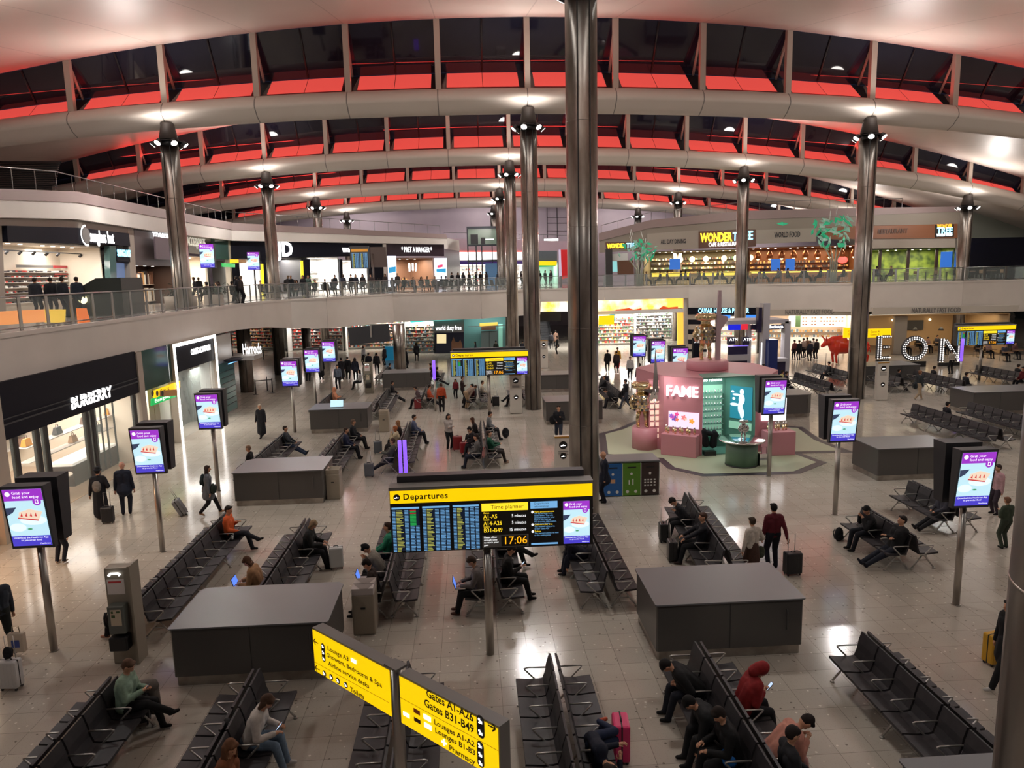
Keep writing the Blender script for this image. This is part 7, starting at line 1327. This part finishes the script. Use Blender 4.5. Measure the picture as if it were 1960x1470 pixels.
b, u, p = stand('person in black with white shoes mostly hidden by the right edge column', 1922, 1318, 90, top=(26, 26, 28), legs=(24, 24, 26), shoes=(210, 205, 200), hair=(30, 24, 22), feet='walk', coat=.3, lod=0); suitcase('yellow suitcase beside the right edge column', G(1903, 1270), .2, (200, 150, 30), .58, .4, .26, False)
b, u, p = stand('person in a grey coat with long dark hair towing a case, walking right', 403, 985, -75, top=(95, 98, 104), legs=(24, 24, 30), shoes=(160, 120, 90), hair=(50, 36, 32), hs='long', hands='towl', feet='walk', coat=.25, lod=0, h=1.68); suitcase('silver grey suitcase towed behind the woman in the grey coat', at(b, (-.34, -.85, .05)), math.radians(-75), (120, 122, 126), .55, .38, .24, True, .45); backpack('dark teal backpack on the woman in the grey coat', at(b, (0, -.14, 1.05)), math.radians(-75), (30, 44, 48), .9); backpack('dark green shoulder bag carried by the woman in the grey coat', at(b, (.2, .18, .78)), math.radians(-75), (36, 48, 42), .8, 'shoulder_bag')
stand('bald person in a navy suit seen from behind near the handbag shop', 243, 985, 15, top=(28, 34, 50), legs=(26, 30, 44), hair=(190, 150, 130), hs='bald', hands='side', coat=.12, lod=0, h=1.82, skin=(200, 150, 130))
b, u, p = stand('person in a hat, white scarf and long black coat, back to the viewer', 196, 992, 10, top=(26, 26, 32), legs=(22, 22, 26), hair=(24, 24, 28), hs='hat', hands='bagl', coat=.72, bulk=1.15, lod=0, h=1.7); backpack('grey backpack on the long black coat', at(b, (0, -.2, .98)), 0.17, (125, 118, 110), .85); suitcase('black suitcase behind the long black coat', G(208, 1001), .2, (30, 30, 34), .5, .36, .24)
b, u, p = stand('person in navy with a black shoulder bag and pale shoes behind the nearest left screen', 116, 1078, -10, top=(40, 42, 54), legs=(28, 30, 42), shoes=(190, 165, 145), hair=(50, 38, 34), hands='side', lod=0, h=1.66); backpack('black shoulder bag of the person behind the nearest left screen', at(b, (.24, 0, .82)), 0, BK, .9, 'shoulder_bag')
b, u, p = stand('person in a dark blue jumper leaving at the left edge, carrying a bag', 10, 1252, 60, top=(50, 56, 66), legs=(30, 34, 32), shoes=(90, 80, 100), hair=(40, 30, 28), feet='walk', hands='side', lod=0, h=1.78); t = thing('carrier_bag', 'pale carrier bag with a blue patch at the left edge', 'bag', G(33, 1230, .35).to_tuple()); obj('bag_body', MB().box(-.16, -.06, -.2, .16, .06, .22), mat('bag_pale', S(185, 172, 155), .5), t, bevel=.02); obj('blue_patch', MB().box(-.08, -.065, -.08, .08, -.06, .08), mat('bag_patch', S(50, 70, 140), .5), t); obj('bag_handle', MB().tube([(-.08, 0, .22), (-.06, 0, .36), (.06, 0, .36), (.08, 0, .22)], .01, 5), mat('bag_pale', (1, 1, 1)), t)
sc = G(24, 1318); suitcase('white suitcase with a black bag on top at the left edge', sc, -.1, (190, 188, 186), .55, .36, .24, True, 0, 0); backpack('black bag resting on the white suitcase at the left edge', (sc.x, sc.y, .62), 0, BK, .55)
sit('person hidden behind the payphone pillar, only legs and brown hair showing', 'g', -1, 268, 1130, top=(60, 36, 32), legs=(24, 22, 26), shoes=(170, 120, 100), hair=(90, 55, 35), hs='long', feet='flat', lod=1)
t = thing('coat', 'grey coat draped over luggage beside the mint green sitter', 'coat', G(280, 1372, .0).to_tuple()); C_ = Blob(); C_.cap((-.12, 0, .55), (.14, 0, .58), .15, .14, 0).cap((-.15, 0, .5), (-.14, -.02, .2), .13, .10, 0).cap((.15, 0, .5), (.17, 0, .15), .12, .11, 0); obj('cloth_body', C_.mb, cm((105, 98, 92), 'cloth'), t)
suitcase('dark suitcase under the grey coat beside the mint green sitter', G(268, 1385), .3, (26, 26, 30), .5, .36, .24, False)
cup = thing('paper_cup', 'white paper cup on the seat arm beside the orange vest', 'cup', (-7.35+.45, 20.8-.585*1.9, .47)); obj('cup_body', MB().cyl((0, 0, 0), (0, 0, .11), .03, .042, 12), M_wht, cup)
# --- middle distance
stand('fair haired person walking in a long black coat, alone on the left', 502, 838, 170, top=(34, 34, 40), legs=(26, 26, 30), hair=(205, 190, 170), hs='bob', feet='walk', coat=.62, h=1.68)
sit('person in grey and jeans stretching the legs far out', 'q', 1, 562, 822, top=(52, 58, 64), legs=(36, 48, 72), hair=(50, 40, 34), feet='out', lean=-.15); sit('grey haired person in black at the near end behind the counter', 'q', -1, 500, 862, top=(34, 32, 34), hair=(150, 120, 100)); 
sit('person in a dark jacket reading with crossed arms, upper of two', 'r', 1, 680, 802, top=(30, 32, 38), legs=(22, 22, 26), hair=(100, 80, 66), feet='flat', h=1.82); sit('person in navy reading papers, lower of the two', 'r', 1, 666, 826, top=(38, 44, 70), legs=(26, 28, 34), hair=(60, 44, 36), feet='flat')
sit('person in a cream jacket with ginger hair holding the face', 's', -1, 756, 822, top=(195, 180, 150), legs=(40, 36, 38), hair=(170, 100, 60), hs='bob', hands='face', bulk=1.15); sit('person with long fair brown hair behind the cream jacket', 's', -1, 766, 812, top=(40, 30, 30), hair=(150, 105, 70), hs='long')
b, u, p = sit('person in a grey green jacket slouching with knees up', 's', -1, 742, 858, top=(86, 88, 82), legs=(44, 46, 56), hair=(80, 56, 46), feet='out', lean=-.2, hands='phone'); suitcase('grey suitcase beside the slouching person', G(707, 913), .1, (100, 104, 108), .5, .36, .24); suitcase('dark grey suitcase by the ginger haired sitter', G(724, 868), .1, (90, 96, 102), .5, .36, .24)
sit('person in a blue grey shirt with a black jacket on the knees', 's', 1, 795, 802, top=(84, 92, 120), legs=(26, 26, 32), hair=(34, 26, 24), hands='lap', coat=.1); stand('person with long dark hair in a white top and black trousers', 860, 862, -150, top=(195, 185, 178), legs=(20, 20, 24), shoes=(180, 160, 150), hair=(38, 26, 24), hs='long', hands='cross', h=1.66)
sit('teenager in black leaning forward, left of the green jumper row', 't', -1, 893, 822, top=(30, 22, 26), hair=(30, 22, 22), lean=.4, hands='type'); sit('person with long brown hair in black beside the teenager', 't', -1, 905, 808, top=(24, 18, 20), hair=(80, 50, 36), hs='long', lean=.2); sit('person in grey with a dark ponytail nearest on that row', 't', -1, 905, 838, top=(100, 98, 96), legs=(36, 40, 54), hair=(40, 28, 26), hs='pony')
suitcase('red suitcase in front of the teenager', G(876, 862), .1, (130, 36, 40), .6, .42, .26, False); suitcase('smaller red suitcase with a white tag beside it', G(888, 868), .2, (150, 40, 46), .45, .34, .22, False)
sit('person in a light grey shirt facing right under the second board', 't', 1, 933, 795, top=(120, 122, 124), legs=(28, 28, 32), hair=(40, 30, 26), lean=.1, hands='lap'); sit('person in a dark green jumper using a phone, legs out', 't', 1, 945, 835, top=(32, 84, 64), legs=(46, 40, 38), shoes=(160, 130, 110), hair=(64, 48, 40), lean=-.15, hands='phone', h=1.82)
backpack('black bag at the feet of the light grey shirt', G(968, 838), 0, BK, 1.1, 'holdall'); b, u, p = stand('person in black walking towards the viewer with a backpack strap', 1070, 848, 170, top=(28, 28, 34), legs=(44, 50, 64), hair=(44, 34, 28), feet='walk', hands='chest', h=1.76); backpack('black bag at the side of the walking person by the tall column', at(b, (.28, -.05, .85)), 0, BK, .95)
stand('person in navy half hidden behind the tall column by the recycling bins', 1157, 962, 90, top=(22, 26, 42), legs=(20, 22, 34), hair=(190, 150, 125), hs='bald', h=1.78, coat=.15); stand('person in beige trousers bending forward over the seats', 893, 782, -60, top=(150, 130, 115), legs=(175, 150, 120), hair=(70, 50, 40), lean=1.1, hands='down')
stand('child in red and black standing below the second board', 873, 763, 160, top=(120, 36, 44), legs=(20, 20, 24), hair=(30, 22, 22), hs='long', h=1.25); stand('person with crossed arms in dark top beside the child', 886, 772, -100, top=(60, 44, 44), legs=(40, 34, 34), hair=(60, 44, 36), hands='cross', h=1.66)
stand('person in an orange jacket and green rucksack, back to the viewer', 846, 789, 0, top=(190, 80, 45), legs=(24, 24, 28), hair=(60, 44, 36), h=1.66); sit('person in dark clothes leaning beside the red upright suitcase', 'w', -1, 806, 752, top=(90, 70, 72), hair=(40, 30, 28), lean=.3); suitcase('red upright suitcase with long handles', G(800, 783), .1, (130, 40, 46), .55, .4, .25); sit('person in an orange jacket with the legs out to the right', 'w', 1, 838, 748, top=(185, 80, 45), legs=(30, 30, 34), feet='out')
sit('person in a peach hood looking at a tablet, far left', 'u', 1, 648, 748, top=(220, 150, 115), legs=(34, 42, 62), shoes=(190, 185, 180), hs='hood', feet='out', hands='phone'); sit('person in black with white shoes stretched out', 'v', 1, 752, 736, top=(28, 26, 30), legs=(22, 22, 26), shoes=(205, 195, 185), hair=(30, 24, 24), feet='out')
sit('person in black with a white trim, far row left of the support', 'B', 1, 742, 700, top=(24, 24, 28), hair=(30, 24, 24), lod=2); stand('person in white top and black leggings crouching beside the payphone', 698, 745, 90, mode='sit', top=(190, 190, 195), legs=(24, 24, 30), hair=(34, 28, 28), hs='long', lod=1)
sit('person slumped in dark clothes on the farthest middle row, left seat', 'A', -1, 822, 712, top=(90, 60, 62), lod=2, lean=-.2, feet='out'); sit('person in black on the farthest middle row, upper seat', 'A', -1, 828, 700, top=(26, 26, 30), lod=2); sit('person in black on the right of the farthest middle row with legs out', 'A', 1, 850, 712, top=(22, 22, 26), feet='out', lod=2); sit('person in a cream top on the row beside the beige stooper', 'x', 1, 925, 735, top=(195, 180, 160), hair=(60, 44, 36)); sit('person in brown on the row beside the beige stooper', 'x', -1, 905, 742, top=(110, 50, 54), lod=1)
sit('person in navy with crossed legs behind the white totem', 'y', -1, 1000, 742, top=(36, 40, 60), legs=(24, 24, 30), feet='cross', lod=1); sit('person in tan with boots behind the white totem', 'y', -1, 998, 760, top=(120, 80, 60), legs=(40, 34, 36), feet='flat', lod=1); suitcase('black suitcase by the second board pole', G(949, 778), .1, (30, 30, 34), .55, .4, .25)
CR = [('in a long black coat', 655, 728, 10, (26, 26, 32), .6), ('in black beside a companion', 667, 726, 0, (30, 30, 34), .2), ('in navy with a pale bag at the hip', 681, 728, 0, (34, 38, 52), .1), ('in a denim jacket taking a photo', 648, 745, 180, (90, 98, 112), 0), ('in white and black striding left', 697, 700, 60, (190, 190, 195), 0), ('in dark navy behind the payphone', 707, 716, 0, (26, 28, 36), .1), ('in black next to the payphone', 722, 716, 0, (28, 28, 32), 0), ('in black with long hair looking left', 737, 700, 60, (30, 28, 32), .1), ('in black walking beyond the round support', 778, 705, -60, (28, 28, 32), 0), ('in dark clothes with a small case before the shelves', 798, 692, 0, (30, 30, 36), .1), ('in black behind the nearest far screen', 552, 742, 0, (26, 26, 32), .2), ('in a flared black coat by the middle far screen', 616, 727, 170, (28, 28, 34), .5), ('in black behind the farthest screen', 590, 730, 0, (30, 30, 34), .1),
 ('in navy leaning at the lift lobby rail', 911, 690, 90, (28, 32, 48), 0), ('in dark green near the lift doors', 950, 688, 0, (40, 48, 44), .2), ('in a suit between the two far columns', 1001, 688, 0, (30, 32, 42), 0), ('in a dark jacket at the escalator foot', 1055, 668, 0, (40, 40, 46), 0), ('in a brown coat at the escalator foot', 1064, 664, 0, (110, 84, 70), .2), ('in black with a bag beyond the far desk', 1067, 678, 90, (30, 30, 34), .1)]
for lb, px, py, dg, tp, ct in CR: stand('standing person %s' % lb, px, py, dg, top=tp, coat=ct, lod=2 if py < 715 else 1, hs=random.Random(px).choice(['short', 'long', 'bob']), hair=(40, 32, 30), group='standing travellers')
for lb, px, py, dg, tp, lg in (('in black facing the perfume hall', 1163, 712, 0, BK, BK), ('in a yellow top and red trousers', 1182, 706, 180, (200, 150, 50), (180, 45, 40)), ('in white walking into the perfume hall', 1206, 728, 170, (190, 185, 185), (30, 30, 36)), ('in a black coat behind the farthest right screen pole', 1224, 745, 0, BK, BK), ('in dark clothes at the white shelves, left', 1232, 690, 0, (34, 30, 40), BK), ('in grey at the white shelves, right', 1268, 680, 0, (80, 84, 90), BK), ('walking in a dark jacket and grey jeans left of the gold robot', 1198, 784, 60, (36, 38, 44), (70, 76, 90)), ('in dark brown beyond the black row', 1180, 715, 0, (60, 44, 40), BK)):
    stand('standing person %s' % lb, px, py, dg, top=tp, legs=lg, lod=1 if py > 730 else 2, feet='walk' if 'walk' in lb else None, hair=(40, 32, 30))
suitcase('dark navy suitcase in front of the far dark row', G(1158, 735), .1, (26, 30, 46), .5, .45, .3, False)
sit('person in black at the far end left of the kiosk', 'C', -1, 1155, 680, top=BK, lod=2); sit('person in brown leaning, far row left of the kiosk', 'C', -1, 1170, 700, top=(90, 66, 60), lod=2, lean=.4); sit('person in black sprawled on the row left of the kiosk', 'z', -1, 1172, 725, top=(34, 34, 38), lod=1, lean=-.2, feet='out'); sit('person in black with a big bag on the row left of the kiosk', 'z', 1, 1205, 742, top=(22, 22, 26), lod=1, bulk=1.3); sit('person in dark grey bent down on the row left of the kiosk', 'z', -1, 1185, 765, top=(30, 30, 34), lod=1, lean=.8, bulk=1.2); sit('person in black with long legs out beside the kiosk', 'z', 1, 1215, 760, top=(24, 24, 28), lod=1, feet='out'); backpack('black round bag on the floor left of the kiosk', G(1178, 772), 0, BK, 1.1, 'holdall')
for lb, px, py, tp in (('with red trousers at the left of the queue', 1520, 690, (120, 60, 56)), ('in a black coat in the queue', 1529, 691, BK), ('in white at the middle of the queue', 1537, 686, (170, 150, 140)), ('in brown at the back of the queue', 1544, 684, (120, 90, 70)), ('in navy facing the counter of the queue', 1550, 692, (30, 40, 56)), ('in a pale shirt nearest the bull', 1556, 686, (200, 190, 180)), ('in dark clothes beside the bull head', 1562, 688, (40, 36, 40))): stand('person %s by the red bull' % lb, px, py, 10, top=tp, lod=2, group='people queueing by the red bull')
sit('person in a pale yellow top with raised arms behind the kiosk', 'D', 1, 1543, 712, top=(190, 185, 120), legs=(36, 40, 60), hands='chest', lod=1); sit('person in black looking down, right of the pale yellow top', 'D', 1, 1540, 700, top=BK, lod=1); sit('person in a dark top reclining with legs out behind the right kiosk screen', 'D', 1, 1555, 738, top=(28, 30, 40), feet='out', lod=1)
sit('person in black behind the bags on the far row left of the right column', 'F', -1, 1585, 698, top=BK, lod=2); stand('person in a dark jacket and pale trousers striding right', 1757, 766, -80, top=(36, 42, 46), legs=(165, 145, 120), shoes=(180, 170, 160), hair=(120, 80, 56), feet='walk', h=1.72); backpack('dark backpack of the person in pale trousers', G(1751, 745, .9), PI/2, (34, 40, 44), .95)
stand('person in a white top and black trousers with arms up by the letter N', 1820, 716, 0, top=(190, 180, 165), legs=BK, hair=(30, 24, 24), hands='chest', lod=1); sit('curly haired person in black on the nearly empty right row', 'o', 1, 1797, 778, top=(32, 32, 40), hair=(34, 28, 26), feet='out')
for k_, sd, px, py, lb, tp in (('G', 1, 1690, 705, 'in grey green at the far end behind the white totem', (80, 84, 70)), ('G', 1, 1728, 712, 'with an open white laptop behind the white totem', BK), ('H', 1, 1792, 705, 'in black with head down right of the pale trousers', BK), ('H', 1, 1812, 728, 'with papers on the knees right of the pale trousers', (34, 34, 40)), ('I', -1, 1850, 718, 'with a white mask under the right board', (60, 30, 34)), ('I', -1, 1862, 722, 'in burgundy stretched out under the right board', (110, 32, 40)), ('I', 1, 1880, 715, 'in black next to the burgundy one', BK), ('I', 1, 1945, 703, 'in black at the right end under the board', BK)): sit('seated person %s' % lb, k_, sd, px, py, top=tp, lod=2 if py < 712 else 1)
# restaurant alcove guests on the lower floor, right
for i, (px, py) in enumerate(((1730, 655), (1752, 650), (1770, 652), (1788, 648), (1800, 655), (1865, 660), (1885, 662), (1915, 668), (1935, 664))):
    p0 = G(px, py+22); cafe_table(p0.x, p0.y-.7, 'dark alcove table right of the letter O, %s from the left' % wds[i], 0); cafe_chair(p0.x, p0.y-.3, PI, 'alcove chair behind the %s table from the left' % wds[i], 0); person('seated diner behind the bulb letters, %s from the left' % wds[i], (p0.x, p0.y-.05, 0), PI, 'sit', top=[(90, 60, 60), BK, (150, 120, 110), (60, 60, 70)][i % 4], lod=2, group='diners in the alcove')
# --- gallery people
UPR = [(68, 33.2, 0, (44, 46, 54)), (98, 33.6, 10, (34, 34, 40)), (120, 32.6, -15, (36, 38, 46)), (148, 33.8, 0, (40, 46, 58))]
for (px, Y, dg, tp), lb in zip(UPR, ('balding person in dark grey leaning on the bar table, upper left', 'person in black listening beside the balding one, upper left', 'broad person in a black jacket with a pale scarf, upper left', 'dark haired person in a navy jacket looking right, upper left')):
    q = AY(px, 560, Y); person(lb, (q.x, q.y, ZD), math.radians(dg), 'stand', top=tp, legs=(50, 52, 60), bulk=1.2, lod=1, h=1.78)
R = random.Random(77); cols = [BK, (34, 34, 40), (40, 44, 60), (60, 50, 52), (28, 30, 36), (90, 88, 92), (50, 40, 38), (70, 90, 84)]
def gal(n, f, where, grp):
    for i in range(n):
        x, y, md, rz = f(i)
        for cx_ in COLX:
            for cy_ in ROWY:
                if (x-cx_)**2+(y-cy_)**2 < 1.1: x += 1.3
        person('distant %s traveller %s' % ('seated' if md == 'sit' else 'standing', where), (x, y, ZD), rz, md, top=cols[R.randrange(8)], hair=R.choice([(30, 24, 22), (60, 44, 36), (120, 100, 80)]), lod=2, group=grp, hs=R.choice(['short', 'bob', 'long']))
def fA(i): q = AY(372+i*8.2+R.uniform(-2, 2), 560, R.uniform(45, 53)); return q.x, q.y, 'stand' if R.random() < .5 else 'sit', R.uniform(-3, 3)
def fB(i): q = AY(500+i*13.2+R.uniform(-3, 3), 560, 56+i*.47+R.uniform(0, 3)); return q.x, q.y, 'sit' if R.random() < .6 else 'stand', R.choice([0, PI])+R.uniform(-.5, .5)
def fC(i): q = AY(855+i*11+R.uniform(-2, 2), 550, R.uniform(70, 84)); return q.x, q.y, 'stand', R.uniform(-3, 3)
def fD(i): p_ = tb[i // 2]; s_ = -1 if i % 2 else 1; return p_.x+.95*s_, p_.y, 'sit', PI/2*s_
gal(13, fA, 'crowding behind the glass balustrade, upper left', 'crowd behind the left balustrade'); gal(28, fB, 'in front of the sports shop and cafe', 'crowd before the sports shop'); gal(19, fC, 'around the glass lift on the far gallery', 'crowd around the lift'); gal(22, fD, 'dining on the right terrace', 'diners on the right terrace')
N_P = len(JOBS); flush()
# the bull uses the same remesh
o = bpy.data.objects.new('tmp', BULL.mb.mesh('red_bull')); COL.objects.link(o); m = o.modifiers.new('r', 'REMESH'); m.mode = 'VOXEL'; m.voxel_size = .04; m = o.modifiers.new('s', 'SMOOTH'); m.iterations = 3
dg = bpy.context.evaluated_depsgraph_get(); me = bpy.data.meshes.new_from_object(o.evaluated_get(dg)); bpy.data.objects.remove(o); me.materials.clear(); me.materials.append(mat('bull_red', S(200, 50, 30), .22)); me.polygons.foreach_set('use_smooth', [True]*len(me.polygons))
bo = bpy.data.objects.new('bull_statue', me); COL.objects.link(bo); bp_ = AY(1577, 690, 55.2); bo.location = (bp_.x+.35, 55.2, 0); bo.scale = (1.3, 1.3, 1.3); tag(bo, 'glossy red bull statue standing behind the right-hand column', 'statue')
for x in (-.8, .2, 1.3, 2.2): t = thing('rope_post', 'thin dark rope post in front of the red bull', 'post', (bp_.x+.4+x, 54.1, 0), 0, 'rope posts before the bull'); obj('post', MB().cyl((0, 0, 0), (0, 0, .95), .02, n=6).cyl((0, 0, 0), (0, 0, .02), .15, n=10), M_black, t)
print('people', N_P)
